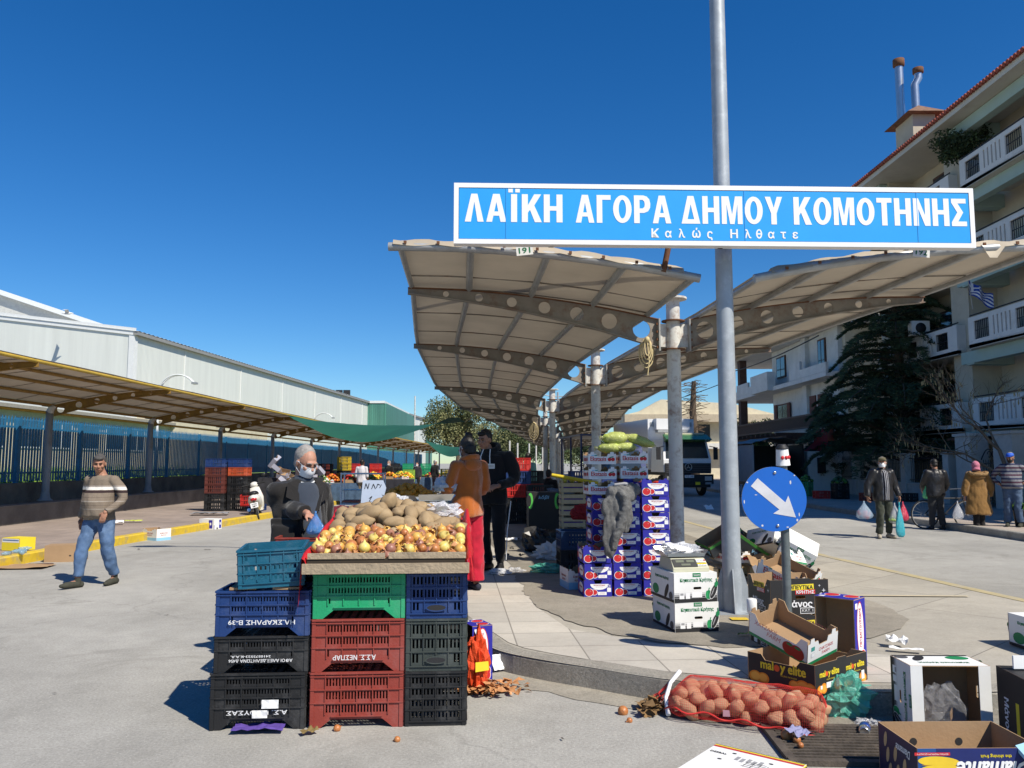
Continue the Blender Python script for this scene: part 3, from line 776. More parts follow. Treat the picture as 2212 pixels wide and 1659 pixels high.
# local x along the street side, local -y faces the street; +y goes back
mb = MB(); mb.box2((0, 0, 0), (Lw, .2, 9.15), M_SHEET)
FD = 34
mb.plate([(0, 0), (FD, 0), (FD, 9.3 + FD * .125 - .1), (0, 9.15)], [], .2, M_SHEET, Matrix(((0, 0, 1, -.2), (1, 0, 0, .2), (0, 1, 0, 0), (0, 0, 0, 1))))
mb.build("wall", wh)
mb = MB()
vs = []; n = int(Lw / .5); fs = []
for i in range(n * 2 + 1):
 x = -.35 + (Lw + .35) * i / (n * 2); dz = .05 * (i % 2)
 vs += [(x, -.3, 9.2 + dz), (x, FD, 9.2 + FD * .125 + dz)]
for i in range(n * 2): fs.append((i * 2, i * 2 + 2, i * 2 + 3, i * 2 + 1))
mb.add(vs, fs, M_ROOFM); mb.box2((-.3, -.28, 9.0), (Lw, -.01, 9.19), mat("gutter_grey", (.25, .25, .24), .5)); mb.build("roof", wh)
mb = MB(); mb.box2((-.26, -.06, 0), (.14, .26, 9.15), M_TRIM); mb.build("corner_trim", wh)
mb = MB(); mb.bar((-.24, -.1, 9.2), (-.24, FD, 9.2 + FD * .125), .1, .42, M_TRIM); mb.build("verge_trim", wh)
mb = MB()
for x in range(6, int(Lw), 9): mb.box2((x, -.05, 3), (x + .06, -.005, 9), M_TRIM)
mb.build("panel_joints", wh)
hb = empty("tall_hall", (-33, 60, 0), 0, "taller white gabled hall rising behind the warehouse at the left edge", "warehouse")
mb = MB(); mb.plate([(-30, 0), (3.5, 0), (3.5, 11.2), (-14, 17.0), (-30, 11.6)], [], .3, mat("hall_grey_cladding", (.5, .5, .47), .6), FRONT); mb.build("wall", hb)  # plain light grey cladding
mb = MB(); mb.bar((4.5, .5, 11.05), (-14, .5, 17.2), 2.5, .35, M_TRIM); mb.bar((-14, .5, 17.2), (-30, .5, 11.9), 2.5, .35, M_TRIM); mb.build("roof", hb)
M_CREAM = mat("cream_plaster", (0.6, 0.54, 0.4), 0.85, 0.08, 1.5, dirt=(.42, .37, .28), ds=1.2, da=.5)
lb = empty("low_building", (-20, 24, 0), 0, "low cream building with a row of windows between blue fence and warehouse", "building")
mb = MB(); mb.box2((-6, 0, 0), (0, 23, 3.75), M_CREAM); mb.box2((-6, 23, 0), (.25, 41, 4.6), M_CREAM); mb.build("wall", lb)
mb = MB(); mb.box2((-6.2, -.2, 3.75), (.35, 22.99, 3.92), mat("flat_roof_edge", (.3, .28, .24), .9)); mb.build("roof", lb)
for i in range(9):
 y = 1.2 + i * 2.4
 mb = MB(); mb.box2((.0, y, 2.2), (.05, y + 1.7, 3.4), M_TRIM); w_ = mb.build("window", lb)
 mb = MB()
 for a in (0.08, .9): mb.box2((.05, y + a, 2.28), (.06, y + a + .72, 3.32), M_GLASS)
 mb.build("pane", w_)
# curved lamp posts on the fence
for (u, y, k) in ((340, 31.5, 0), (676, 56, 1)):
 x = (u - U0) * y / FPX
 o = empty("curved_lamp_post", (x, y, 1.0), 0, ["slender post with hooked double arm above the left canopy, beside the warehouse corner", "second hooked lamp post further along, near the green shade net"][k], "lamp post")
 mb = MB(); mb.tube([(0, 0, 0), (0, 0, 3.3)], .05, M_TRIM, 8); mb.build("post", o)
 for dy in (-.08, .08):
  mb = MB(); mb.tube([(0, dy, 3.3)] + [(.75 - .75 * math.cos(t), dy, 3.3 + .75 * math.sin(t)) for t in [i * PI / 14 for i in range(1, 12)]], .03, M_TRIM, 6); mb.build("hook_arm", o)
 mb = MB(); mb.box((1.4, 0, 3.72), (.16, .3, .08), M_GALV); mb.build("lamp_head", o)
o = empty("camera_post", (-13.9, 19.2, .9), 0, "white post with a dark security camera beside the blue fence", "post")
mb = MB(); mb.tube([(0, 0, 0), (0, 0, 2.3)], .07, M_TRIM, 10); mb.build("post", o)
mb = MB(); mb.tube([(0, -.05, 2.45), (.28, -.2, 2.38)], .12, M_DARK, 10); mb.tube([(0, 0, 2.3), (0, 0, 2.5)], .04, M_TRIM, 8); mb.build("security_camera", o)
M_NET = corrugated("green_netting", (0.06, 0.19, 0.15), 1.2, 0.35, .3)
o = empty("netted_building", (-16, 100, 0), 0, "flat building wrapped in faded green netting beyond the warehouse", "building")
mb = MB(); mb.box2((-14, 0, 0), (0, .3, 9), M_NET); mb.plate([(0, 0), (58, 0), (58, 9), (0, 9)], [], .3, M_NET, tr4(0, .3, 0) @ rz4(R(90)) @ FRONT); mb.build("netting", o)
mb = MB(); mb.box2((-14, -.1, 9), (.1, 58, 9.3), M_TRIM); mb.build("roof", o)
o = empty("floodlight_mast", (-24.3, 110, 8), 0, "small floodlight cluster poking over the warehouse roof", "floodlight")
mb = MB(); mb.tube([(0, 0, 0), (0, 0, 3)], .15, M_STEEL, 8); mb.build("mast", o)
for k in (-1.6, -.55, .55, 1.6): mb = MB(); mb.box((k, 0, 3.2), (.9, .4, .7), M_DARK); mb.build("lamp_head", o)
mb = MB(); mb.tube([(0, 0, 0), (0, 0, 9.9)], .08, M_COLW, 8)
tag(mb.build("antenna_mast", None, (-12.1, 100, 0)), "thin pale mast in front of the green netted building", "mast")
# ---------------------------------------------------------------- right: apartment block
M_BEIGE = mat("beige_plaster", (0.5, 0.45, 0.35), 0.9, 0.08, 1.2, dirt=(.38, .33, .25), ds=1.0, da=.5)
M_TEAL = mat("pale_turquoise_plaster", (0.36, 0.47, 0.42), 0.9, 0.07, 1.2)
M_WHITEP = mat("white_plaster", (0.66, 0.65, 0.61), 0.9, 0.07, 1.0, dirt=(.45, .43, .39), ds=1.4, da=.5)
M_SOFFIT = mat("soffit_plaster", (0.55, 0.53, 0.46), 0.9, 0.08, 0.6, dirt=(.42, .38, .3), ds=.8, da=.5)
M_REDTILE = mat("red_roof_tile", (0.27, 0.062, 0.036), 0.8, 0.3, 5)
M_IRON = mat("black_iron", (0.015, 0.015, 0.017), 0.5, 0.1)
M_BROWNW = mat("brown_timber", (0.085, 0.035, 0.02), 0.6, 0.2, 4)
XA, XB = 18.4, 16.6
ap = empty("apartment_building", (XA, 20, 0), 0, "five-storey beige apartment block with white balconies and red tiled eaves", "building")
def apb(mb, name, par=None): return mb.build(name, par or ap)
Y = lambda y: y - 20
mb = MB(); mb.box2((0, Y(14), 0), (9, Y(37.4), 14.4), M_BEIGE)
for y0, y1 in ((30, 31.2), (35.8, 37.2)): mb.box2((-1.1, Y(y0), 0), (0, Y(y1), 14.4), M_BEIGE)
apb(mb, "wall")
for z in (2.75, 5.7, 8.65, 11.6, 14.38):
 mb = MB(); mb.box2((-1.5, Y(14), z - .45), (-1.15, Y(30.0), z - .01), M_TEAL); mb.box2((-1.48, Y(29.2), z - .5), (0, Y(29.7), z - .012), M_TEAL); mb.box2((-1.46, Y(36.0), z - .5), (-.01, Y(36.4), z - .012), M_TEAL); apb(mb, "beam")
def grille(mb, y0, y1, z0, z1, x):
 n = max(2, int((y1 - y0) / .11))
 for i in range(n + 1):
  y = y0 + (y1 - y0) * i / n; mb.box2((x - .02, y - .008, z0), (x, y + .008, z1), M_IRON)
 for z in (z0 + .03, (z0 + z1) / 2, z1 - .03): mb.box2((x - .025, y0, z - .01), (x + .005, y1, z + .01), M_IRON)
def balcony(y0, y1, z, xf, ret=True):
 mb = MB(); x0 = xf - XA
 mb.box2((x0, Y(y0), z), (0, Y(y1), z + .16), M_SOFFIT); b = apb(mb, "balcony")
 # parapet panel with slots and grille openings in the street face; local plate axes: X along -y
 Lp = y1 - y0; holes = []; gr = []
 k = .35; tog = 0
 while k < Lp - 1.0:
  if tog == 0:
   holes.append([(k, .28), (k + .9, .28), (k + .9, .95), (k, .95)]); gr.append((k, k + .9)); k += 1.15
  else:
   for j in range(5):
    if k + .09 < Lp - .2: holes.append([(k, .3), (k + .08, .3), (k + .08, .95), (k, .95)]); k += .23
   k += .1
  tog = 1 - tog
 mb = MB(); T = tr4(x0 + .14, Y(y1), z + .02) @ rz4(-PI / 2) @ FRONT
 mb.plate([(0, 0), (Lp, 0), (Lp, 1.12), (0, 1.12)], holes, .14, M_WHITEP, T)
 if ret:
  mb.box2((x0 + .143, Y(y1) - .14, z + .161), (0, Y(y1) - .003, z + 1.138), M_WHITEP); mb.box2((x0 + .143, Y(y0) + .003, z + .161), (0, Y(y0) + .14, z + 1.138), M_WHITEP)
 mb.build("parapet", b)
 mb = MB()
 for a, c in gr: grille(mb, Y(y1) - c, Y(y1) - a, z + .3, z + .97, x0 + .07)
 mb.tube([(x0 + .07, Y(y0), z + 1.22), (x0 + .07, Y(y1), z + 1.22)], .025, M_IRON, 6)
 mb.build("grille", b)
for z in (2.75, 5.7, 8.65, 11.6):
 balcony(16, 28.9, z, XB); balcony(30.3, 37.0, z, XB + .35)
 for y0, y1 in ((16.5, 18), (20.5, 22.8), (25.5, 27.5), (32, 34)):
  mb = MB(); mb.box2((-.06, Y(y0), z + .17), (0.02, Y(y1), z + 2.3), M_BROWNW); w_ = apb(mb, "window")
  mb = MB(); mb.box2((-.075, Y(y0) + .1, z + .28), (-.06, Y((y0 + y1) / 2) - .05, z + 2.2), M_GLASS); mb.box2((-.075, Y((y0 + y1) / 2) + .05, z + .28), (-.06, Y(y1) - .1, z + 2.2), M_GLASS); mb.build("pane", w_)
mb = MB(); mb.box2((-2.1, Y(23.4), 14.4), (9.5, Y(39), 14.62), M_SOFFIT); mb.box2((-2.1, Y(14), 15.4), (9.5, Y(23.2), 15.62), M_SOFFIT); mb.box2((-1.2, Y(14), 14.4), (9, Y(23.38), 15.39), M_BEIGE); rf = apb(mb, "roof")
mb = MB()
for y0, y1, z in ((23.4, 39, 14.62), (14, 23.2, 15.62)):
 y = y0
 while y < y1:
  mb.tube([(-2.22, Y(y), z + .03), (2.5, Y(y), z + 1.3)], .085, M_REDTILE, 6); y += .19
 mb.add([(-2.15, Y(y0), z + .02), (-2.15, Y(y1), z + .02), (4, Y(y1), z + 1.72), (4, Y(y0), z + 1.72)], [(0, 3, 2, 1)], M_REDTILE)
mb.build("tiles", rf)
ch = MB(); cy = 33.3; cxx = -1.1
ch.box2((cxx - .45, Y(cy - .75), 14.63), (cxx + .5, Y(cy + .75), 16.2), M_BEIGE); ch = apb(ch, "chimney", rf)
mb = MB(); mb.add([(cxx - .8, Y(cy - 1.1), 16.2), (cxx + .85, Y(cy - 1.1), 16.2), (cxx + .85, Y(cy + 1.1), 16.2), (cxx - .8, Y(cy + 1.1), 16.2), (cxx, Y(cy - .4), 16.75), (cxx, Y(cy + .4), 16.75)], [(3, 2, 1, 0), (0, 1, 4), (1, 2, 5, 4), (2, 3, 5), (3, 0, 4, 5)], mat("weathered_tile", (.2, .115, .075), .9, .3, 6)); apb(mb, "chimney_cap", rf)
M_FLUE = mat("flue_steel", (.5, .53, .56), .3, .1, 5, metal=.8)
mb = MB(); mb.tube([(cxx - .3, Y(cy + .5), 16.2), (cxx - .3, Y(cy + .5), 18.9)], .17, M_FLUE, 12); mb.lathe([(.17, 18.9), (.24, 18.95), (.24, 19.25), (.1, 19.3)], M_RUST, (cxx - .3, Y(cy + .5), 0), 12); apb(mb, "flue", rf)
mb = MB(); mb.tube([(cxx + .05, Y(cy - .1), 16.5), (cxx + .05, Y(cy - .1), 17.8), (cxx + .22, Y(cy - .1), 18.1), (cxx + .22, Y(cy - .1), 18.3)], .16, M_FLUE, 12); mb.lathe([(.16, 18.3), (.22, 18.33), (.22, 18.55), (.08, 18.6)], M_RUST, (cxx + .22, Y(cy - .1), 0), 12); apb(mb, "flue", rf)
# ground floor shop doorways, their deep shade painted as dark slabs
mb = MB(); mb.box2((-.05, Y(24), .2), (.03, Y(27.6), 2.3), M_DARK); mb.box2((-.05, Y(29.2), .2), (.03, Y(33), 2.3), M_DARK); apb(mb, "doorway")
mb = MB(); mb.box2((-2.2, Y(20), 2.42), (-.1, Y(30), 2.5), M_BROWNW); apb(mb, "awning")
for y0 in (24.6, 33.0):
 mb = MB(); mb.box((-1.5, Y(y0) , 7.15), (.75, .32, .6), M_PLATE); mb.lathe([(.22, 0), (.22, .01)], M_DARK, n=14, M=tr4(-1.5, Y(y0) - .165, 7.15) @ rx4(PI / 2)); apb(mb, "air_conditioner")
# greek flag hung from the balcony rail
fl = empty("striped_flag", (16.4, 28.2, 7.35), 0, "blue and white striped flag drooping from the apartment balcony", "flag")
M_FB, M_FW = mat("flag_blue", (.01, .05, .3), .8, .1), mat("flag_white", (.7, .7, .72), .8, .05)
mb = MB(); mb.tube([(0, 0, -.3), (-.25, -.2, .9)], .015, M_GALV, 6); mb.build("flagstaff", fl)
mb = MB(); nx, nz = 12, 9
def fp(i, j): return (-.2 + .8 * i / nx, -.15 + .1 * math.sin(i * .9) , .75 - .45 * i / nx * 1.3 - .5 * j / nz + .04 * math.sin(i * 1.2 + j * .5))
for j in range(nz):
 for i in range(nx):
  canton = i < 5 and j < 5
  w = (j % 2 == 1) if not canton else (i == 2 or j == 2)
  mb.add([fp(i, j), fp(i + 1, j), fp(i + 1, j + 1), fp(i, j + 1)], [(0, 1, 2, 3)], M_FW if w else M_FB, True)
mb.build("cloth", fl)
# ---------------------------------------------------------------- cream block and white house beyond it
XH, XC = 17.6, 16.5
ho = empty("white_house", (XH, 43, 0), 0, "white three-storey house with loggia, dark timber railing and brown shutters", "house")
mb = MB(); mb.box2((0, 0.01, 0), (10, 11, 9.0), M_WHITEP); mb.box2((-.25, 4.2, .2), (0, 4.9, 9.0), M_WHITEP); mb.build("wall", ho)
mb = MB(); mb.box2((.25, -.35, 0), (10, 0, 9.0), M_CREAM); mb.build("end_wall", ho)
mb = MB(); mb.box2((-1.3, -1, 9.02), (10.2, 20.5, 9.35), M_WHITEP); mb.box2((-.8, -.6, 9.36), (10, 20, 10.3), M_WHITEP); mb.build("roof", ho)
for z in (3.2, 6.15):
 mb = MB(); mb.box2((XC - XH, -1, z), (-.005, 19, z + .25), M_WHITEP)
 mb.box2((-.004, 11.01, z), (10, 19, z + .25), M_WHITEP)
 b = mb.build("balcony", ho)
 mb = MB()
 if z > 4:
  for dx, y0, y1, z1, z0 in ((0, -1, 2.8, .75, .26), (0, 2.81, 4.6, 1.25, .26), (-.35, 7.6, 11.2, 1.2, .02), (0, 11.21, 13, .7, .26), (0, 13.01, 15.8, 1.05, .26), (0, 15.81, 19, .6, .26)):
   mb = MB(); mb.box2((XC - XH + dx, y0, z + z0), (XC - XH + .15, y1, z + z1), M_WHITEP); mb.build("parapet", b)
 else:
  for zz in (.3, .98): mb.box2((XC - XH - .2, -1, z + zz), (XC - XH - .1, 19, z + zz + .1), M_BROWNW)
  y = -1
  while y < 19: mb.box2((XC - XH - .17, y, z + .3), (XC - XH - .13, y + .09, z + 1), M_BROWNW); y += .17
  mb.build("railing", b)
for z in (0.2, 3.46, 6.41):
 mb = MB(); mb.box2((-1.0, 15.2, z), (-.5, 15.8, z + 2.6 if z > 1 else 3.19), mat("brown_column", (.1, .055, .04), .8, .2)); mb.build("column", ho)
for (y0, y1, z0, z1, sh) in ((8, 9.9, 4.0, 5.4, 1), (8.2, 9.9, 7.1, 8.5, 0), (1.6, 2.7, 6.6, 8.6, 0), (1.0, 2.6, 3.6, 5.4, 2), (8, 10, .6, 2.4, 0), (2, 3.2, .5, 2.5, 0)):
 mb = MB(); mb.box2((-.08, y0, z0), (.02, y1, z1), M_BROWNW); w_ = mb.build("window", ho)
 mb = MB(); mid = (y0 + y1) / 2
 for a, c in ((y0 + .1, mid - .05), (mid + .05, y1 - .1)): mb.box2((-.095, a, z0 + .1), (-.08, c, z1 - .1), M_GLASS)
 mb.build("pane", w_)
 if sh:
  for y in ((y0 - .55, y1 + .05) if sh == 1 else (y0 - .05, y1 - .4)):
   mb = MB(); mb.box2((-.5 if sh == 2 else -.14, y, z0), (-.43 if sh == 2 else -.09, y + .5 + (.4 if sh == 2 else 0), z1), mat("red_brown_shutter", (.13, .035, .02), .7, .15)); mb.build("shutter", w_)
pg = empty("timber_pergola", (14.2, 42, .15), 0, "dark brown timber pergola in front of the white house", "pergola")
for x, y in ((0, 0), (0, 9), (2.6, 0), (2.6, 9)):
 mb = MB(); mb.box2((x - .12, y - .12, 0), (x + .12, y + .12, 2.85), M_BROWNW); mb.build("post", pg)
mb = MB()
for k in range(12): mb.box2((-.6, -.5 + k * .85, 2.86), (3, -.4 + k * .85, 3.0), M_BROWNW)
for x in (0, 2.6): mb.box2((x - .09, -.6, 2.7), (x + .09, 9.6, 2.855), M_BROWNW)
mb.build("roof_slats", pg)
bq = empty("stone_oven", (15.0, 38.5, .15), 0, "white garden oven under a red pyramid hood, left of the conifer", "oven")
mb = MB(); mb.box2((-.9, 0, 0), (1.2, 1.2, 2.0), M_WHITEP); mb.build("body", bq)
mb = MB(); mb.box2((-.45, -.03, .95), (-.05, .02, 1.7), M_DARK); mb.build("opening", bq)
M_RHOOD = mat("red_hood", (.3, .015, .012), .6, .15)
mb = MB(); mb.loft([((.15, .6, 2.01), 1.0, .8), ((.15, .6, 2.45), .5, .42), ((.15, .6, 3.1), .42, .36)], M_RHOOD, 4, None, False); mb.build("hood", bq)
# far cream building closing the street
fb = empty("far_building", (11, 76, 0), 0, "distant pale building with a shallow gable, behind the white lorry", "building")
mb = MB(); mb.box2((0, 0, 0), (14, 10, 6.2), M_CREAM); mb.plate([(0, 6.2), (14, 6.2), (10, 7.2), (3.2, 7.6), (1.2, 6.5)], [], 3, M_CREAM, tr4(0, 3.2, 0) @ FRONT); mb.build("wall", fb)
mb = MB(); mb.box2((-.5, -1.2, 5.4), (14.5, -.01, 6.1), mat("tan_fascia", (.47, .4, .29), .9)); mb.box2((-.5, -1.2, 2.9), (14.5, -.01, 3.4), M_WHITEP); mb.build("balcony", fb)
for k in range(5):
 mb = MB(); mb.box2((.8 + k * 2.7, -.05, 3.6), (2.3 + k * 2.7, .02, 5.2), M_GLASS); mb.build("window", fb)
# ---------------------------------------------------------------- right garden wall, iron fence, gate
M_GWALL = mat("garden_wall_plaster", (0.5, 0.47, 0.42), 0.9, 0.1, 1.5, dirt=(.3, .27, .23), ds=1.6, da=.6)
XG = 15.75
gf = empty("garden_fence", (XG, 34, .15), 0, "low plastered wall with iron railings and pillars below the conifer", "fence")
mb = MB(); mb.box2((-.12, -5.2, 0), (.12, 9.5, .62), M_GWALL); mb.box2((-.16, -5.2, .62), (.16, 9.5, .68), M_GWALL); mb.build("base_wall", gf)
for y in (36.8, 32.2, 40.8, 29.0):
 mb = MB(); mb.box2((-.19, y - 34 - .19, 0), (.19, y - 34 + .19, 1.75), M_GWALL); mb.box2((-.23, y - 34 - .23, 1.75), (.23, y - 34 + .23, 1.83), M_GWALL); mb.build("pillar", gf)
def rail_panel(y0, y1, z0, z1):
 mb = MB(); n = int((y1 - y0) / .13)
 for i in range(1, n):
  y = y0 + (y1 - y0) * i / n; mb.tube([(0, y, z0), (0, y, z1)], .011, M_IRON, 5)
 for z in (z0 + .1, z1 - .14): mb.box2((-.02, y0, z), (.02, y1, z + .03), M_IRON)
 return mb
for y0, y1 in ((29.2, 32.0), (32.4, 36.6), (37, 40.6)): rail_panel(y0 - 34, y1 - 34, .68, 1.75).build("railing", gf)
for i, (y0, y1) in enumerate(((27.15, 28.1), (24.9, 25.9))):
 o = empty("gate_pillar", (XG, (y0 + y1) / 2, .15), 0, ["pale plastered gate pillar, farther of the pair", "pale plastered gate pillar, nearer one behind the man in blue cap"][i], "pillar", "pillars of the iron gate")
 mb = MB(); h = (y1 - y0) / 2; mb.box2((-.3, -h, 0), (.3, h, 2.35), M_GWALL); mb.build("shaft", o)
 mb = MB(); mb.box2((-.36, -h - .06, 2.352), (.36, h + .06, 2.45), M_GWALL); mb.build("cap", o)
gt = empty("iron_gate", (XG, 26.5, .2), 0, "black wrought iron gate with scrolls between two pale pillars", "gate")
mb = rail_panel(-.6, .6, .05, 1.5)
for y in (-.35, 0, .35):
 for z in (.85, 1.05): mb.tube([(0, y + .07 * math.cos(t), z + .06 * math.sin(t)) for t in [i * PI / 6 for i in range(13)]], .012, M_IRON, 5)
mb.build("leaf", gt)
mb = MB()
for k in (-1, 1):
 mb.tube([(0, k * (.6 - .55 * i / 14), 1.5 + .35 * math.sin(i / 14 * PI * .62)) for i in range(15)], .018, M_IRON, 5)
 mb.tube([(0, k * (.12 + .1 * math.cos(t)), 1.68 + .1 * math.sin(t)) for t in [i * PI / 6 for i in range(11)]], .014, M_IRON, 5)
mb.build("scroll", gt)
o = rail_panel(-2.6, 2.6, .68, 1.8); o.box2((-.12, -2.6, 0), (.12, 2.6, .66), M_GWALL)
tag(o.build("near_railing", None, (XG, 22.1, .15)), "iron railing on a low wall at the right edge of the street", "fence")
# overhead wires
M_WIRE = mat("black_cable", (.01, .01, .01), .6, 0)
def wire(a, b, sag, lab, r=.015):
 a, b = Vector(a), Vector(b); mb = MB()
 mb.tube([a.lerp(b, i / 16) - a - Vector((0, 0, sag * 4 * (i / 16) * (1 - i / 16))) for i in range(17)], r, M_WIRE, 5)
 tag(mb.build("overhead_cable", None, a), lab, "cable")
wire(D(1560, 808, 62), D(1768, 725, 40), .25, "black cable sloping up across the white house to the canopy edge", .035)
wire(D(2000, 705, 40), (16.7, 26, 6.0), .3, "thin black cable running along the apartment block to its balcony", .03)
wire(D(1440, 868, 70), D(1575, 822, 55), .1, "thin cable crossing the bare trunk behind the lorry", .03)
# ---------------------------------------------------------------- trees and plants
M_BARK = mat("bark", (0.11, 0.08, 0.055), 0.95, 0.3, 8, 0.5, 30)
M_CEDAR = mat("cedar_needles", (0.045, 0.078, 0.04), 0.8, 0.4, 0.9)
M_CEDAR2 = mat("cedar_needles_light", (0.085, 0.13, 0.06), 0.8, 0.3, 0.9)
M_TWIG = mat("brown_twig", (0.16, 0.11, 0.07), 0.9, 0.2)
def blade(vs, fs, p, d, l, w, rg):
 s = d.cross(Vector((rg.random() - .5, rg.random() - .5, rg.random() - .3))); s = s.normalized() * w if s.length > 1e-4 else Vector((w, 0, 0))
 k = len(vs); vs += [p - s, p + s, p + d * l]; fs.append((k, k + 1, k + 2))
def cedar(loc, H, Rb, label, seed=1, nb=120, z0=1.4):
 rg = random.Random(seed)
 t = empty("cedar_tree", loc, 0, label, "tree")
 mb = MB(); lean = Vector((-.5, .1, 0))
 tr = lambda z: Vector((lean.x * (z / H) ** 2, lean.y * (z / H), z))
 mb.tube([tr(H * i / 12) for i in range(13)], [.3 * (1 - i / 12.6) + .02 for i in range(13)], M_BARK, 10); mb.build("trunk", t)
 vsA, fsA, vsB, fsB = [], [], [], []; lm = MB()
 for i in range(nb):
  f = (i + rg.random()) / nb; z = z0 + (H - z0) * f ** 1.1
  L = Rb * (1 - f) ** .75 * (.7 + .42 * rg.random()) + .35
  if f < .12: L *= .8
  a = i * 2.4 + rg.random() * .6
  dirh = Vector((math.cos(a), math.sin(a), 0)); up = (.28 - .1 * f) + .15 * rg.random()
  pts = []; n = 9
  for k in range(n + 1):
   s = k / n
   pts.append(tr(z) + dirh * L * s + Vector((0, 0, L * (up * s - (.42 + .1 * rg.random()) * s * s * s))))
  lm.tube(pts, [.05 * (1 - k / n) * (L / 3 + .3) + .008 for k in range(n + 1)], M_BARK, 5, False)
  side = dirh.cross(Vector((0, 0, 1)))
  m = int(155 * L)
  for j in range(m):
   s = .12 + .88 * rg.random() ** .8
   k = min(int(s * n), n - 1); p = pts[k].lerp(pts[k + 1], s * n - k)
   w = .34 * L * (1 - s * .75) * (rg.random() * 2 - 1) + .05 * (rg.random() - .5)
   q = p + side * w + Vector((0, 0, -.12 * abs(w) * rg.random() + (rg.random() - .5) * .09))
   d = (dirh * .8 + side * (1.1 if w > 0 else -1.1) * .6 + Vector((0, 0, -.25 + .35 * rg.random()))).normalized()
   for _ in range(3):
    dd = (d + Vector((rg.random() - .5, rg.random() - .5, rg.random() - .5)) * .9).normalized()
    if (i + j) % 4: blade(vsA, fsA, q, dd, .11 + .12 * rg.random(), .022, rg)
    else: blade(vsB, fsB, q, dd, .1 + .1 * rg.random(), .02, rg)
 lm.build("limbs", t)
 mb = MB(); mb.add(vsA, fsA, M_CEDAR); mb.add(vsB, fsB, M_CEDAR2); mb.build("crown", t)
 return t
cedar((16.9, 34.5, .15), 11.2, 4.7, "big dark cedar with drooping layered branches in front of the apartment block", 4, 125)
cedar((15.9, 39.5, .15), 4.6, 2.0, "small dark conifer growing between the stone oven and the big cedar", 9, 46, .8)
def leafy(loc, H, Rx, Rz, m1, m2, label, seed, n=7000, leaf=.16, name="broadleaf_tree", trunk=True, zc=.62, gap=.35, cat="tree", group=None):
 rg = random.Random(seed); t = empty(name, loc, 0, label, cat, group)
 mb = MB(); base = Vector((0, 0, 0)); cl = []
 if trunk: mb.tube([(0, 0, 0), (.1, 0, H * .25), (0, .1, H * .5), (0, 0, H * .8)], [H * .028, H * .022, H * .015, H * .005], M_BARK, 8)
 for i in range(16):
  a = rg.random() * 6.3; r = Rx * (.25 + .6 * rg.random()); z = H * zc + Rz * (rg.random() * 1.7 - .9) * .7
  c = Vector((r * math.cos(a), r * math.sin(a), z)); cl.append((c, (.3 + .3 * rg.random()) * Rx))
  mb.tube([(0, 0, H * (.2 + .25 * rg.random())), c * .55 + Vector((0, 0, z * .25)), c], [H * .012, H * .007, H * .002], M_BARK, 5, False)
 mb.build("trunk", t)
 V = [[], []]; F = [[], []]
 for i in range(n):
  c, r = cl[i % 16]
  d = Vector((rg.gauss(0, 1), rg.gauss(0, 1), rg.gauss(0, .8)))
  d = d.normalized() * r * (gap + (1 - gap) * rg.random() ** .5)
  p = c + d; k = 0 if noise.noise(p * (2.2 / Rx)) < .05 else 1
  e = Vector((rg.random() - .5, rg.random() - .5, rg.random() - .5)).normalized()
  blade(V[k], F[k], p, e, leaf * (.7 + .6 * rg.random()), leaf * .35, rg)
 mb = MB(); mb.add(V[0], F[0], m1); mb.add(V[1], F[1], m2); mb.build("crown", t)
 return t
M_OL1, M_OL2 = mat("olive_leaf", (.1, .115, .045), .8, .3, .4), mat("olive_leaf_light", (.19, .19, .08), .8, .3, .4)
M_DG1, M_DG2 = mat("dark_leaf", (.025, .045, .018), .8, .3, .5), mat("mid_leaf", (.05, .08, .03), .8, .3, .5)
M_BUSH = mat("yellow_green_leaf", (.12, .16, .03), .8, .3, .8)
leafy((-7.6, 112, 0), 11.3, 4.6, 4.2, M_OL1, M_OL2, "pale olive spring tree left of the canopy, beside the netted building", 11, 16000, .3)
leafy((-4.5, 120, 0), 8.5, 4.2, 3.2, M_OL2, M_OL1, "thin brownish tree just behind the head of the man in black hoodie", 12, 5000, .25, gap=.5)
leafy((-1, 128, 0), 8.5, 4, 3.4, M_DG2, M_OL1, "dark green tree far down the street under the left canopy edge", 13, 9000, .32)
leafy((1.5, 134, 0), 7.5, 3.6, 2.8, M_DG1, M_DG2, "rounded dark tree at the far end of the street between pale masts", 14, 9000, .32)
leafy((6, 138, 0), 7.0, 4.5, 2.8, M_DG2, M_OL1, "green tree closing the view behind the canopy columns", 15, 8000, .32)
leafy((13, 140, 0), 6.0, 5, 2.5, M_DG1, M_OL1, "low dark tree at the far right end of the roofed pavement", 16, 7000, .32)
leafy((20.2, 67, 0), 5.5, 2, 2.2, M_DG1, M_DG2, "dark bush beside the far building, right of the lorry cab", 17, 5000, .2, trunk=False)
leafy((14.6, 47.5, .15), 3.6, .75, 1.5, M_DG2, M_BUSH, "ivy covered post in front of the white house", 18, 2600, .12, "ivy_bush", False, .55, cat="bush")
leafy((17.0, 29.6, 12.9), 1.5, .9, .7, M_DG1, M_DG2, "dark potted shrub on the top apartment balcony", 19, 2600, .12, "balcony_shrub", False, .5, cat="shrub")
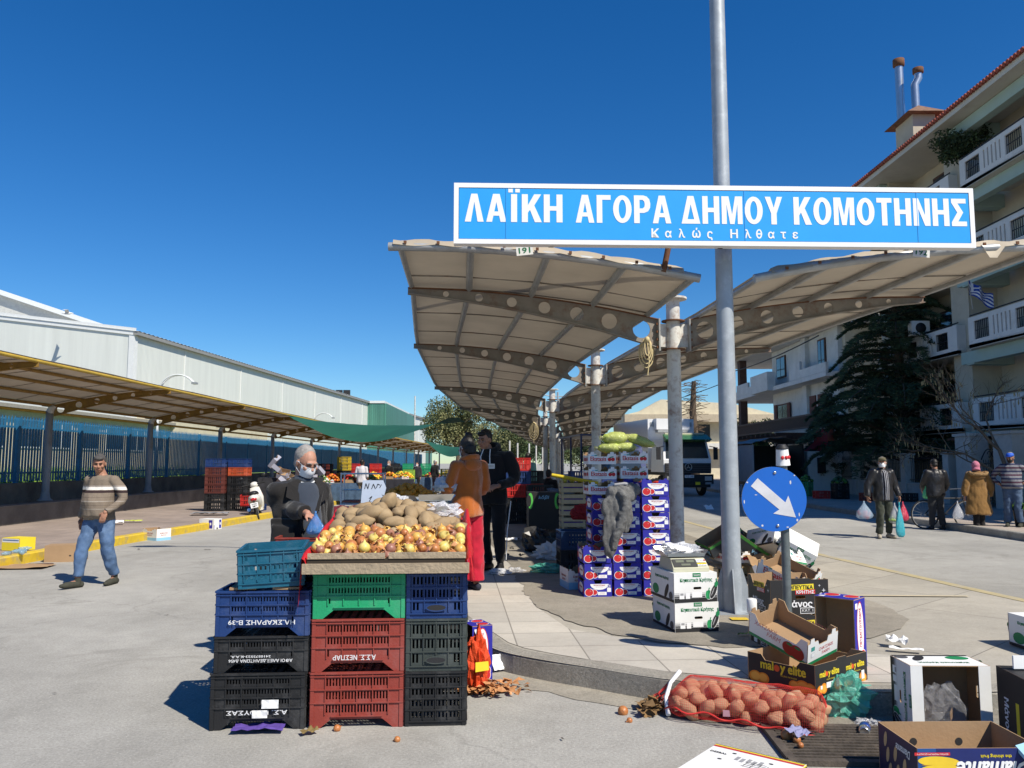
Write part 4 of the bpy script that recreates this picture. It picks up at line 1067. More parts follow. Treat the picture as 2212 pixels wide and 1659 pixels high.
def bare(loc, H, spread, label, seed, depth=5, pods=0, lean=(0, 0), r0=.09, name="bare_tree", first=.35):
 rg = random.Random(seed); t = empty(name, loc, 0, label, "tree"); mb = MB(); pm = MB(); tm = MB()
 def grow(p, d, L, r, k):
  n = 4; pts = [p]; q = p.copy(); dd = d.copy()
  for i in range(n):
   dd = (dd + Vector((rg.random() - .5, rg.random() - .5, rg.random() - .42)) * .35).normalized(); q = q + dd * L / n; pts.append(q.copy())
  (tm if k == depth else mb).tube(pts, [r * (1 - .4 * i / n) for i in range(n + 1)], M_TWIG, 6 if k == depth else 4, False)
  if k <= 0:
   return
  for b in range(3 if k > 1 else 4):
   s = pts[-1] if b < 2 else pts[2 + b % 2]
   nd = (dd + Vector((rg.gauss(0, spread), rg.gauss(0, spread), rg.gauss(.05, spread * .6)))).normalized()
   grow(s, nd, L * (.62 + .2 * rg.random()), r * .55, k - 1)
  if pods and k <= 2:
   for j in range(pods):
    c = pts[rg.randrange(1, n + 1)] + Vector((rg.random() - .5, rg.random() - .5, -.5 * rg.random())) * .18
    pm.tube([c, c + Vector((.01, 0, -.09 - .05 * rg.random()))], .011, mat("pale_catkin", (.38, .3, .15), .9, .2), 4)
 grow(Vector((0, 0, 0)), Vector((lean[0], lean[1], 1)).normalized(), H * first, r0, depth)
 tm.build("trunk", t); mb.build("branches", t)
 if pods: pm.build("catkins", t)
 return t
bare((14.3, 22.9, .15), 5.4, .55, "leafless street tree hung with pale catkins at the right edge", 5, 5, 2, (-.25, .1), .085)
bare((15.4, 44.5, .15), 3.2, .6, "small leafless shrub in front of the stone oven", 8, 4, 0, (0, 0), .04, "bare_shrub")
bare((15.2, 37.2, .15), 2.6, .6, "twiggy leafless bush behind the railings left of the masked man", 3, 4, 0, (.2, 0), .03, "bare_shrub")
tk = empty("bare_palm_trunk", (16.1, 71, 0), 0, "ragged dead trunk with short twigs standing behind the white lorry", "tree")
mb = MB(); rg = random.Random(2)
mb.tube([(0, 0, 0), (.1, 0, 3), (-.1, 0, 6), (.05, 0, 8.8)], [.4, .36, .3, .2], M_BARK, 9); mb.build("trunk", tk)
mb = MB()
for i in range(150):
 z = 4.2 + 4.6 * rg.random(); a = rg.random() * 6.3; l = .5 + 1.0 * rg.random()
 mb.tube([(0, 0, z), (l * .5 * math.cos(a), l * .5 * math.sin(a), z + .1), (l * math.cos(a), l * math.sin(a), z - .2 + .5 * rg.random())], .022, M_TWIG, 4, False)
mb.build("twigs", tk)
for i, (u, vt) in enumerate(((1101, 952), (1118, 957), (1143, 958), (1158, 962), (1172, 966))):
 p = D(u, vt, 108)
 mb = MB(); mb.tube([(0, 0, 0), (0, 0, p.z)], .11, M_COLW, 8)
 tag(mb.build("pale_mast", None, (p.x, p.y, 0)), "slim pale mast standing far down the street among dark trees", "mast", "masts at the far end of the street")
o = empty("double_street_lamp", (4.0, 70, .15), 0, "double-armed street lamp rising through the gap between canopy wings", "street lamp")
mb = MB(); mb.tube([(0, 0, 0), (0, 0, 7.6)], .08, M_POLE, 8); mb.build("post", o)
for k in (-1, 1):
 mb = MB(); mb.tube([(0, 0, 7.2)] + [(k * 2.2 * math.sin(t), 0, 7.2 + .9 * (1 - math.cos(t))) for t in (.3, .7, 1.1, 1.5)], .05, M_POLE, 6); mb.box((k * 2.5, 0, 8.03), (.7, .25, .12), M_POLE); mb.build("lamp_arm", o)
# a gull
gl = empty("gull", D(145, 677, 45), .4, "white gull gliding in the blue sky above the warehouse", "bird")
M_GULL = mat("gull_white", (.7, .7, .7), .8, .05)
mb = MB(); mb.loft([((-.28, 0, 0), .01, .01, ry4(PI / 2).to_quaternion()), ((-.1, 0, 0), .07, .06, ry4(PI / 2).to_quaternion()), ((.1, 0, .01), .07, .06, ry4(PI / 2).to_quaternion()), ((.24, 0, .03), .035, .035, ry4(PI / 2).to_quaternion()), ((.34, 0, .02), .008, .008, ry4(PI / 2).to_quaternion())], M_GULL, 8)
for k in (-1, 1): mb.add([(.1, 0, .03), (-.1, 0, .03), (-.1, k * .38, .16), (.1, k * .36, .16), (-.18, k * .75, .06)], [(0, 1, 2, 3) if k > 0 else (3, 2, 1, 0), (3, 2, 4) if k > 0 else (4, 2, 3)], M_GULL, True)
mb.build("body", gl)
# ---------------------------------------------------------------- people: one continuous body each, clothes as children
def skin(name, c): return mat(name, c, 0.55, 0.1, 9, 0.15, 90, subs=0.08)
SK_A, SK_B, SK_C = skin("tanned_skin", (.36, .18, .115)), skin("fair_skin", (.42, .215, .145)), skin("brown_skin", (.2, .1, .065))
M_EYE = mat("dark_eye", (.05, .032, .025), .3, 0)
M_LIP = mat("lip", (.25, .08, .065), .6, 0)
HAIRS = {'dkgrey': mat("dark_grey_hair", (.07, .065, .06), .8, .35, 40), 'grey': mat("grey_hair", (.2, .19, .18), .8, .35, 40), 'white': mat("white_hair", (.27, .25, .23), .8, .25, 40), 'black': mat("black_hair", (.012, .01, .009), .55, .3, 40), 'brown': mat("brown_hair", (.05, .03, .02), .7, .3, 40)}
def cloth_mat(name, c, rough=.9, bump=.25, bs=160, var=.12, sheen=0.2, spec=.2): return mat(name, c, rough, var, 5, bump, bs, spec=spec, sheen=sheen)
def stripes(name, base, bands, bump=.25, axis='Z', rough=.9):
 """woven bands at fixed heights of the garment: [(z0, z1, colour)]"""
 m, N, L, b = new_nodes(name)
 tc = N.new("ShaderNodeTexCoord"); sp = N.new("ShaderNodeSeparateXYZ"); L.new(tc.outputs['Object'], sp.inputs[0])
 wob = n_noise(N, L, tc.outputs['Object'], 7, 3)
 ad = N.new("ShaderNodeMath"); ad.operation = 'MULTIPLY_ADD'; ad.inputs[1].default_value = .012; L.new(wob, ad.inputs[0]); L.new(sp.outputs[axis], ad.inputs[2])
 c = base
 for z0, z1, col in bands:
  g1 = N.new("ShaderNodeMath"); g1.operation = 'GREATER_THAN'; g1.inputs[1].default_value = z0 + .006; L.new(ad.outputs[0], g1.inputs[0])
  g2 = N.new("ShaderNodeMath"); g2.operation = 'LESS_THAN'; g2.inputs[1].default_value = z1 + .006; L.new(ad.outputs[0], g2.inputs[0])
  mu = N.new("ShaderNodeMath"); mu.operation = 'MULTIPLY'; L.new(g1.outputs[0], mu.inputs[0]); L.new(g2.outputs[0], mu.inputs[1])
  c = n_mix(N, L, mu.outputs[0], c, col)
 fine = n_map(N, L, n_noise(N, L, tc.outputs['Object'], 130, 3, .7), .3, .7, .82, 1.15)
 c = n_mix(N, L, 1.0, c, n_grey(N, L, fine), 'MULTIPLY')
 L.new(c, b.inputs['Base Color']); b.inputs['Roughness'].default_value = rough; b.inputs['Specular IOR Level'].default_value = .2
 bp = N.new("ShaderNodeBump"); bp.inputs['Strength'].default_value = bump; bp.inputs['Distance'].default_value = .01; L.new(fine, bp.inputs['Height']); L.new(bp.outputs[0], b.inputs['Normal'])
 return m
def denim(name, c, fade): return mat(name, c, .85, .25, 4, .3, 140, dirt=fade, ds=3.2, da=.55)
BASE = dict(head=(0, -.03, 1.63), neck=(0, .0, 1.49), chest=(0, 0, 1.28), waist=(0, 0, 1.06), hip=(0, .01, .93),
   sh_a=(-.185, 0, 1.425), el_a=(-.235, .03, 1.14), wr_a=(-.235, -.05, .89), sh_b=(.185, 0, 1.425), el_b=(.235, .03, 1.14), wr_b=(.235, -.05, .89),
   hj_a=(-.09, 0, .9), kn_a=(-.1, -.02, .49), an_a=(-.1, .03, .085), to_a=(-.125, -.15, .035),
   hj_b=(.09, 0, .9), kn_b=(.1, -.02, .49), an_b=(.1, .03, .085), to_b=(.125, -.15, .035), pa_a=(1, 0, 0), pa_b=(-1, 0, 0), fd_a=(0, -.15, -1), fd_b=(0, -.15, -1), curl_a=.5, curl_b=.5)
def V(p): return Vector(p)
def hand(mb, w, fd, pn, side, m, curl=.5):
 """palm, four unequal bent fingers, thumb from the side near its base. fd finger direction, pn palm normal, side = sideways direction of the thumb"""
 fd = fd.normalized(); pn = (pn - fd * pn.dot(fd)).normalized(); sd_ = fd.cross(pn)
 if sd_.dot(side) < 0: sd_ = -sd_
 q = Matrix((sd_, fd, pn)).transposed().to_4x4()
 mb.ell((0, .045, 0), (.043, .056, .017), m, 12, 8, tr4(w) @ q)
 for k, (off, L) in enumerate(((.031, .066), (.011, .076), (-.011, .071), (-.031, .055))):
  p = w + sd_ * off + fd * .085; pts = [w + sd_ * off * .9 + fd * .06, p]; a = curl * (.55 + .12 * k); d = fd
  for s in range(3):
   d = (fd * math.cos(a * (s + .6)) + pn * math.sin(a * (s + .6)) + sd_ * off * .8).normalized(); p = p + d * L * (.44, .32, .26)[s]; pts.append(p)
  mb.tube(pts, [.0095, .0098, .009, .0082, .0068], m, 8); mb.ell(pts[-1], .0068, m, 6, 5)
 t0 = w + sd_ * .03 + fd * .02; t1 = t0 + (sd_ * .8 + fd * .6 + pn * .25).normalized() * .035; t2 = t1 + (sd_ * .25 + fd * .95 + pn * .4).normalized() * .034
 mb.tube([w + fd * .015, t0, t1, t2], [.014, .0135, .0112, .008], m, 8); mb.ell(t2, .008, m, 6, 5)
def limb(mb, pts, rs, m, n=14, flat=False):
 P = catmull([tuple(p) for p in pts], 4)
 k = len(pts) - 1; r = []
 for i in range(len(P)):
  t = i / 4; j = min(int(t), k - 1); f = t - j; r.append(rs[j] * (1 - f) + rs[j + 1] * f)
 mb.tube(P, r, m, n); mb.ell(P[0], r[0], m, n, 8)
 if not flat: mb.ell(P[-1], r[-1], m, n, 8)
def person(label, pos, rz, H, o, J=None, group=None):
 """o: outfit dictionary"""
 j = dict(BASE); j.update(J or {}); j = {k: (V(v) if isinstance(v, (tuple, Vector)) else v) for k, v in j.items()}
 t = empty("person", pos, rz, label, "person", group); t.scale = (H / 1.75,) * 3
 vx = o.get('vox', .007); sk = o.get('skin', SK_A); st = o.get('stout', 1.0); bel = o.get('belly', 0.0)
 hq = (rz4(o.get('yaw', 0)) @ rx4(o.get('nod', 0)) @ ry4(o.get('tilt', 0)))
 Hm = tr4(j['head']) @ hq
 # ---- body
 mb = MB()
 mb.ell((0, .012, .015), (.074, .095, .1), sk, 18, 12, Hm); mb.ell((0, -.022, -.045), (.06, .068, .075), sk, 16, 10, Hm); mb.ell((0, -.05, -.088), (.03, .03, .026), sk, 12, 8, Hm)
 mb.ell((0, -.078, .028), (.052, .016, .014), sk, 12, 8, Hm)                                   # brow
 mb.tube([(0, -.085, .015), (0, -.102, -.022), (0, -.107, -.032)], [.009, .014, .015], sk, 8, True, Hm); mb.ell((.012, -.094, -.034), .01, sk, 8, 6, Hm); mb.ell((-.012, -.094, -.034), .01, sk, 8, 6, Hm)
 mb.ell((0, -.082, -.062), (.026, .012, .009), sk, 10, 6, Hm)
 for s in (-1, 1):
  mb.ell((s * .042, -.066, -.022), (.024, .022, .02), sk, 10, 6, Hm); mb.ell((s * .077, .012, -.012), (.011, .019, .031), sk, 10, 8, Hm)
 nb = j['neck'] + V((0, 0, -.04)); mb.tube([nb, j['head'] + hq.to_3x3() @ V((0, .025, -.07))], [.062 * st, .056], sk, 14)
 c1, c2, c3 = j['chest'], j['waist'], j['hip']
 mb.loft([(j['neck'], .06, .055), (j['neck'] + V((0, 0, -.05)), .13, .075), (c1 + V((0, 0, .09)), .155 * st, .095), (c1, .15 * st, .105), (c2, .135 * st, .095 + bel * .7), (c3, .15 * st, .105), (c3 + V((0, 0, -.08)), .14, .09)], sk, 18)
 for s in 'ab':
  limb(mb, [j['sh_' + s], j['el_' + s], j['wr_' + s]], [.05, .04, .027], sk, 12)
  limb(mb, [j['hj_' + s], j['kn_' + s], j['an_' + s]], [.075, .052, .036], sk, 12)
  mb.tube([j['an_' + s] + V((0, 0, -.03)), j['an_' + s].lerp(j['to_' + s], .6)], [.035, .025], sk, 10)
  pn = j['pa_' + s]; fd = j['fd_' + s]
  hand(mb, j['wr_' + s], fd, pn, V((0, -1, .2)) if abs(fd.z) > .5 else V((0, 0, 1)), sk, j['curl_' + s])
 remesh(mb, "body", vx, sk, t, 2, sfac=.4)
 # ---- face
 for s in (-1, 1):
  mb = MB(); mb.ell((s * .029, -.0815, .008), (.012, .007, .0022 if o.get('nod', 0) > .3 else .0068), M_EYE, 10, 6, Hm); mb.build("eye", t)
  mb = MB(); mb.tube([(s * .013, -.094, .026), (s * .03, -.093, .032), (s * .047, -.083, .026)], .0048, o.get('brow', HAIRS['black']), 6, True, Hm); mb.build("eyebrow", t)
 if not o.get('mask'):
  mb = MB(); mb.ell((0, -.0925, -.062), (.022, .0045, .0045), M_LIP, 10, 6, Hm); mb.build("mouth", t)
 # ---- hair / headwear
 hr = o.get('hair')
 if hr:
  hm = HAIRS[hr]; mb = MB(); line = o.get('hairline', .045)
  mb.ell((0, .034 + o.get('recede', 0), .036), (.081, .095, .098), hm, 20, 14, Hm)
  if o.get('fringe'): mb.ell((0, -.05, .085), (.062, .05, .03), hm, 14, 8, Hm)
  mb.ell((0, .055, -.03), (.073, .066, .062), hm, 14, 8, Hm)
  if o.get('bun'): mb.ell((0, .07, .125), (.05, .05, .05), hm, 14, 8, Hm); mb.tube([(0, .1, .0), (0, .1, -.09)], [.06, .05], hm, 12, True, Hm)
  if o.get('beard'): mb.ell((0, -.03, -.085), (.058, .056, .045), hm, 14, 8, Hm)
  remesh(mb, "hair", .006 if vx < .008 else .009, hm, t, 1, .004, 40)
 if o.get('mask'):
  mk = o['mask']; mb = MB(); vs = []; fs = []; nx, nz = 10, 7
  for iz in range(nz + 1):
   for ix in range(nx + 1):
    a = (ix / nx - .5) * 2.3; z = .004 - .095 * iz / nz; k = math.sin(PI * iz / nz); bulge = 1 + .1 * k * math.cos(a) + .012 * math.cos(iz * 3.1)
    vs.append((.073 * math.sin(a) * (1 - .22 * max(0, iz / nz - .5)), -.115 * math.cos(a) * bulge * (1 - .16 * max(0, iz / nz - .45)) + .012, z - .008 * math.cos(a)))
  for iz in range(nz):
   for ix in range(nx): q = iz * (nx + 1) + ix; fs.append((q, q + nx + 1, q + nx + 2, q + 1))
  mb.add(vs, fs, mk, True, Hm); m_ = mb.build("face_mask", t)
  mb = MB()
  for s in (-1, 1):
   mb.tube([(s * .07, -.04, 0), (s * .08, -.01, .012), (s * .084, .022, .005), (s * .082, .028, -.02)], .0025, mk, 5, True, Hm); mb.tube([(s * .062, -.04, -.075), (s * .078, 0, -.05), (s * .082, .026, -.02)], .0025, mk, 5, True, Hm)
  mb.build("ear_loop", m_)
 if o.get('cap'):
  cm = o['cap']; mb = MB(); mb.loft([((0, .012, .04), .085, .104), ((0, .014, .075), .083, .1), ((0, .016, .105), .066, .08), ((0, .016, .122), .03, .04)], cm, 18, Hm)
  c_ = mb.build("cap", t)
  mb = MB(); mb.loft([((0, -.11, .05), .07, .075, rx4(R(-14)).to_quaternion()), ((0, -.113, .058), .07, .075, rx4(R(-14)).to_quaternion())], cm, 18, Hm); mb.build("peak", c_)
 if o.get('scarf'):
  mb = MB(); mb.ell((0, .02, .02), (.095, .115, .115), o['scarf'], 18, 12, Hm); mb.tube([(0, .02, -.03), (0, .04, -.12)], [.088, .1], o['scarf'], 16, True, Hm); remesh(mb, "headscarf", .008, o['scarf'], t, 2, .008, 20)
 if o.get('glasses'):
  mb = MB()
  for s in (-1, 1):
   mb.tube([(s * .031 + .023 * math.cos(a), -.103, .006 + .017 * math.sin(a)) for a in [i * PI / 6 for i in range(13)]], .0011, M_IRON, 5, False, Hm); mb.tube([(s * .054, -.1, .01), (s * .076, -.03, .012), (s * .08, .02, .004)], .0018, M_IRON, 5, True, Hm)
  mb.tube([(-.008, -.104, .008), (.008, -.104, .008)], .0018, M_IRON, 5, True, Hm); mb.build("glasses", t)
 # ---- top
 def top(name, m, r=1.0, hem=.86, arm=(.068, .056, .044), slv=.93, folds=.012, wide=1.0, dep=1.0, fwd=0.0, collar=True, arms='ab', flare=0.0, vox=None):
  mb = MB()
  mb.loft([(j['neck'] + V((0, fwd, .025 if collar else -.02)), .07 * r, .068 * r), (j['neck'] + V((0, fwd, -.03)), .115 * r * wide, .083 * r), (c1 + V((0, fwd, .13)), .172 * r * st * wide, .105 * r * dep), (c1 + V((0, fwd, .03)), .175 * r * st * wide, .122 * r * dep),
     (c2 + V((0, fwd - bel * .55, .06)), .165 * r * st * wide, (.118 + bel * .7) * r * dep), (c3 + V((0, fwd - bel * .5, 0)), (.17 + flare * .4) * r * st * wide, (.125 + bel * .65 + flare * .3) * r * dep),
     (V((c3.x, c3.y + fwd - bel * .3, hem + .03)), (.175 + flare) * r * st * wide, (.128 + bel * .4 + flare * .8) * r * dep), (V((c3.x, c3.y + fwd - bel * .3, hem)), (.168 + flare) * r * st * wide, (.122 + bel * .4 + flare * .8) * r * dep)], m, 24)
  for s in arms:
   e = j['el_' + s]; w = e.lerp(j['wr_' + s], slv)
   limb(mb, [j['sh_' + s] + V((0, fwd, -.01)), e, w], [arm[0] * r, arm[1] * r, arm[2] * r], m, 14, True)
   mb.tube([c1 + V((0, fwd, .12)), j['sh_' + s] + V((0, fwd, -.01))], [.09 * r, .066 * r], m, 12)
  return remesh(mb, name, vox or max(vx * 1.2, .009), m, t, 3, folds * 1.7, 7.5, (1, 1, .6))
 def legs(name, m, rs=(.098, .072, .058), zend=.1, folds=.012, wz=1.0):
  mb = MB()
  mb.loft([(c2 + V((0, -bel * .2, -.02)), .145 * st * wz, .105 + bel * .3), (c3 + V((0, 0, .02)), .165 * st * wz, .118 + bel * .2), (c3 + V((0, 0, -.06)), .165 * st * wz, .115), (c3 + V((0, 0, -.13)), .13 * st, .09)], m, 20)
  for s in 'ab':
   a = j['an_' + s]; k = j['kn_' + s]
   limb(mb, [j['hj_' + s] + V((0, 0, -.02)), k, k.lerp(a, 1 - zend)], [rs[0] * st, rs[1], rs[2]], m, 16, True)
  return remesh(mb, name, max(vx * 1.2, .009), m, t, 3, folds * 1.7, 8, (1, 1, .8))
 def shoes(m, sole=None, low=False):
  for s in 'ab':
   a, b = j['an_' + s], j['to_' + s]; d = (b - a); d.z = 0; d = d.normalized(); mb = MB(); pit = (b.z - .035); heel = a - d * .05
   zb = min(a.z - .055, .03) if a.z < .13 else a.z - .055
   mb.tube([V((heel.x, heel.y, zb + .005)), V((a.x, a.y, zb + .02)) + d * .05, V((b.x, b.y, b.z + .0)) + d * .0, V((b.x, b.y, b.z - .005)) + d * .045], [.038, .046, .042, .027], m, 12)
   mb.ell(V((heel.x, heel.y, zb + .01)), (.04, .04, .042), m, 10, 8); mb.ell(V((b.x, b.y, b.z)) + d * .045, (.034, .034, .026), m, 10, 8)
   if not low: mb.tube([V((a.x, a.y, zb + .02)), V((a.x, a.y, a.z + .03))], [.045, .042], m, 12)
   sh = remesh(mb, "shoe", .007, m, t, 2)
 return t, j, Hm, top, legs, shoes
def to_local(pos, rz, H, p):
 return (rz4(-rz) @ (Vector(p) - Vector(pos))) * (1.75 / H)
def bagshape(name, p, w, h, m, label, contents=None, cm=None, seed=1, n=10, cr=.035, d=None, knot=True):
 """plastic carrier bag hanging from a hand at p; fruit of its own inside"""
 d = d or w * .7; mb = MB(); rg = random.Random(seed); rings = []
 for f, k in ((0, .1), (.08, .09), (.2, .22), (.4, .55), (.6, .85), (.8, 1.0), (.93, .88), (1, .5)):
  rings.append((V((0, 0, -h * f)), w / 2 * k, d / 2 * k))
 mb.loft(rings, m, 18)
 o = mb.build(name, None, p)
 for v in o.data.vertices:
  q = noise.noise(V((v.co.x * 14, v.co.y * 14, v.co.z * 5)) + V((seed, 0, 0))); f = -v.co.z / h
  v.co.x += q * .022 * f; v.co.y += noise.noise(v.co * 13 + V((5, seed, 0))) * .022 * f
 tag(o, label, "bag")
 if contents:
  for i in range(n):
   f = .62 + .3 * rg.random(); a = rg.random() * 6.3; r = rg.random() ** .5 * .62
   q = bpy.data.objects.new(contents.name, contents); COL.objects.link(q); q.location = V(p) + V((w / 2 * r * math.cos(a), d / 2 * r * math.sin(a), -h * f)); q.rotation_euler = (rg.random() * 3, rg.random() * 3, rg.random() * 3); tag(q, 'fruit inside the ' + ' '.join(label.split()[:11]), contents.name, 'fruit in the ' + ' '.join(label.split()[:5]))
 return o
# ---------------------------------------------------------------- the people of the photograph
M_JEAN = denim("blue_denim", (.075, .135, .25), (.19, .27, .4)); M_DJEAN = denim("dark_denim", (.05, .085, .15), (.12, .17, .25))
M_SHOE = mat("dark_green_suede", (.045, .045, .033), .9, .2, 20); M_BLKS = mat("black_shoe", (.012, .012, .013), .6, .1); M_LSHOE = mat("beige_shoe", (.33, .29, .22), .8, .15, 20)
M_BLK = cloth_mat("black_cloth", (.013, .012, .012)); M_JACK = cloth_mat("black_brown_jacket", (.014, .0125, .012), .8, .3, 120); M_LEATH = mat("black_leather", (.018, .017, .018), .38, .2, 6, .3, 40)
M_MASKW = mat("white_mask", (.72, .74, .76), .9, .03)
walk_knit = stripes("striped_brown_knit", (.2, .16, .122), [(1.275, 1.315, (.72, .68, .62)), (1.315, 1.335, (.3, .25, .21)), (1.235, 1.268, (.04, .025, .025)), (1.12, 1.13, (.32, .28, .24)), (1.02, 1.03, (.3, .26, .22)), (1.175, 1.18, (.12, .09, .07)), (1.07, 1.076, (.13, .1, .08))])
# walking man in striped pullover
pw = (-5.45, 10.75, 0)
t, j, Hm, top, legs, shoes = person("man in striped brown pullover and blue jeans walking on the road", pw, R(-14), 1.71, dict(vox=.006, skin=SK_A, stout=1.2, belly=.085, hair='dkgrey', fringe=1, nod=R(12), yaw=R(34)),
 dict(sh_a=(-.2, 0, 1.41), el_a=(-.285, .06, 1.14), wr_a=(-.295, .0, .88), sh_b=(.2, 0, 1.41), el_b=(.335, .02, 1.16), wr_b=(.235, -.18, .985), fd_b=(-.25, -.2, -1), pa_b=(-.3, .9, 0), curl_b=.5, fd_a=(.05, -.1, -1), curl_a=.35,
   hj_a=(-.1, 0, .9), kn_a=(-.11, -.16, .5), an_a=(-.09, -.24, .1), to_a=(-.13, -.41, .05), hj_b=(.1, 0, .9), kn_b=(.145, .0, .48), an_b=(.14, .16, .105), to_b=(.17, .0, .035), head=(0, -.06, 1.625)))
top("pullover", walk_knit, 1.06, .88, slv=.95, folds=.014, collar=False); legs("jeans", M_JEAN, (.1, .082, .066), .1, .016); shoes(M_SHOE)
# man with white mask at the stall
pm_ = (-1.70, 6.5, 0); rm_ = R(42); Hm_ = 1.72
w2l = lambda p: tuple(to_local(pm_, rm_, Hm_, p))
t, j, Hm, top, legs, shoes = person("grey-haired man in black jacket and white mask choosing produce at the stall", pm_, rm_, Hm_, dict(vox=.0055, skin=SK_B, stout=1.12, belly=.06, hair='white', recede=.01, nod=R(24), yaw=R(4), mask=M_MASKW, glasses=1, brow=HAIRS['grey']),
 dict(head=(0, -.1, 1.63), neck=(0, -.03, 1.49), sh_a=(-.2, -.01, 1.41), el_a=w2l(D(606, 1090, 6.42)), wr_a=w2l(D(664, 1109, 6.12)), fd_a=(.35, -.75, -.5), pa_a=(.1, -.3, -1), curl_a=.6, sh_b=(.2, 0, 1.4), el_b=(.27, .05, 1.13), wr_b=(.25, -.03, .9)))
jk = top("jacket", M_JACK, 1.2, .72, (.068, .06, .05), .93, .02, dep=1.0, flare=.03)
M_GSWT = cloth_mat("blue_grey_sweater", (.04, .05, .07)); top("sweater", M_GSWT, 1.08, .84, folds=.008, wide=.66, dep=1.16, fwd=-.05, collar=False, arms='', )
mb = MB(); mb.lathe([(.075, 0), (.085, .03), (.075, .07), (.06, .08)], M_GSWT, n=16, M=tr4(0, -.045, 1.45) @ rx4(R(14))); nk = mb.build("collar", t)
mb = MB(); mb.tube([(.075 * math.sin(a) * 1.16, -.05 - .088 * math.cos(a), 1.465 + .03 * (1 - math.cos(a))) for a in [-1.0 + i * .2 for i in range(11)]], .006, M_MASKW, 6); mb.build("collar_stripe", nk)
mb = MB()
for s in (-1, 1): mb.add([(s * .07, -.1, 1.5), (s * .16, -.1, 1.47), (s * .19, -.135, 1.36), (s * .1, -.185, 1.31), (s * .085, -.15, 1.42)], [(0, 1, 2, 3, 4)], M_JACK)
mb.build("lapel", jk)
legs("trousers", M_BLK, (.1, .078, .065)); shoes(M_BLKS)
bagm = MB(); bagm.box((0, 0, -.02), (.26, .1, .2), M_BLK); bagm.box((0, -.06, -.04), (.2, .04, .14), M_BLK)
sb = empty("shoulder_bag", D(622, 1142, 6.3), rm_ + R(-60), "black shoulder bag slung at the hip of the masked stall customer", "bag")
remesh(bagm, "pouch", .012, M_BLK, sb, 4, .012, 9)
mb = MB(); a0 = Vector((.19, -.02, 1.47)); pts = [(.15, .0, 1.475), (.12, -.13, 1.4), (.03, -.235, 1.25), (-.09, -.25, 1.1), (-.2, -.16, .98), (-.24, -.02, .92)]
q = [rz4(rm_) @ (Vector(p) * Hm_ / 1.75) + Vector(pm_) - Vector(sb.location) for p in pts]; q = [rz4(-(rm_ + R(-60))) @ v for v in q]
for a, b in zip(q[:-1], q[1:]): mb.bar(a, b, .035, .008, M_BLK)
mb.build("strap", sb)
# woman in orange, seen from behind
po_ = (-.5, 9.33, .154); ro_ = R(-140); Ho = 1.74
w2l = lambda p: tuple(to_local(po_, ro_, Ho, p))
M_ORF = cloth_mat("orange_fleece", (.43, .112, .014), .95, .5, 220, .15, .5); M_RED = cloth_mat("crimson_trousers", (.45, .012, .035), .85)
t, j, Hm, top, legs, shoes = person("woman in orange fleece and wide red trousers with black hair bun serving behind the stall", po_, ro_, Ho, dict(vox=.006, skin=SK_C, stout=.98, belly=.045, hair='black', bun=1, nod=R(10), mask=M_MASKW),
 dict(head=(0, -.05, 1.63), el_a=(-.235, .0, 1.16), wr_a=(-.18, -.2, 1.08), fd_a=(.3, -1, -.2), el_b=(.27, -.04, 1.15), wr_b=w2l(D(962, 1066, 9.3)), fd_b=(-.1, -1, -.3), pa_b=(0, 0, -1), hj_a=(-.09, 0, .9), hj_b=(.09, 0, .9), kn_a=(-.1, 0, .5), kn_b=(.1, -.02, .5), an_a=(-.1, .02, .085), an_b=(.11, -.03, .085), to_b=(.14, -.2, .035)))
top("fleece", M_ORF, 1.06, .84, (.07, .062, .05), .92, .014, flare=.01)
mb = MB(); mb.ell((0, .085, 1.43), (.12, .06, .085), M_ORF, 14, 8); mb.tube([(.1 * math.cos(a), .02 + .09 * math.sin(a), 1.5 + .03 * math.sin(a)) for a in [i * PI / 6 for i in range(13)]], .03, M_ORF, 8, False); remesh(mb, "hood", .01, M_ORF, t, 3, .01, 9)
legs("wide_trousers", M_RED, (.112, .1, .1), .05, .014, 1.0)
M_DOT = mat("navy_slipper", (.015, .018, .035), .8, .1); shoes(M_DOT, low=True)
mb = MB()
for s in 'ab':
 a, b = j['an_' + s], j['to_' + s]
 for k in range(9): q = a.lerp(b, .35 + .08 * (k % 4)); mb.ell((q.x + .03 * math.sin(k * 2.4), q.y + .02 * math.cos(k), q.z + .035 - .004 * abs(k - 4)), .005, M_MASKW, 6, 4)
mb.build("dots", t)
# tall man in the black hoodie
ph = (-.27, 11.0, .154); rh = R(-20); Hh = 1.9
M_HOOD = cloth_mat("black_hoodie", (.011, .011, .012))
t, j, Hm, top, legs, shoes = person("tall bearded man in black hoodie and track pants standing behind the woman in orange", ph, rh, Hh, dict(vox=.006, skin=SK_A, stout=1.02, belly=.03, hair='black', fringe=1, beard=0, nod=R(12), yaw=R(-12)),
 dict(head=(-.08, -.06, 1.62), neck=(-.04, 0, 1.48), chest=(-.01, 0, 1.28), sh_a=(-.22, -.02, 1.41), sh_b=(.2, .03, 1.41), el_a=(-.27, -.04, 1.14), wr_a=(.0, -.28, 1.04), el_b=(.29, .02, 1.13), wr_b=(.17, -.25, 1.05), fd_a=(.9, -.5, -.1), fd_b=(-.9, -.5, -.2), pa_a=(0, .6, -.8), pa_b=(0, .6, -.8), curl_a=.9, curl_b=.9, an_b=(.1, .03, .085), an_a=(-.08, .1, .085)))
hd = top("hoodie", M_HOOD, 1.1, .82, (.078, .066, .05), .9, .014)
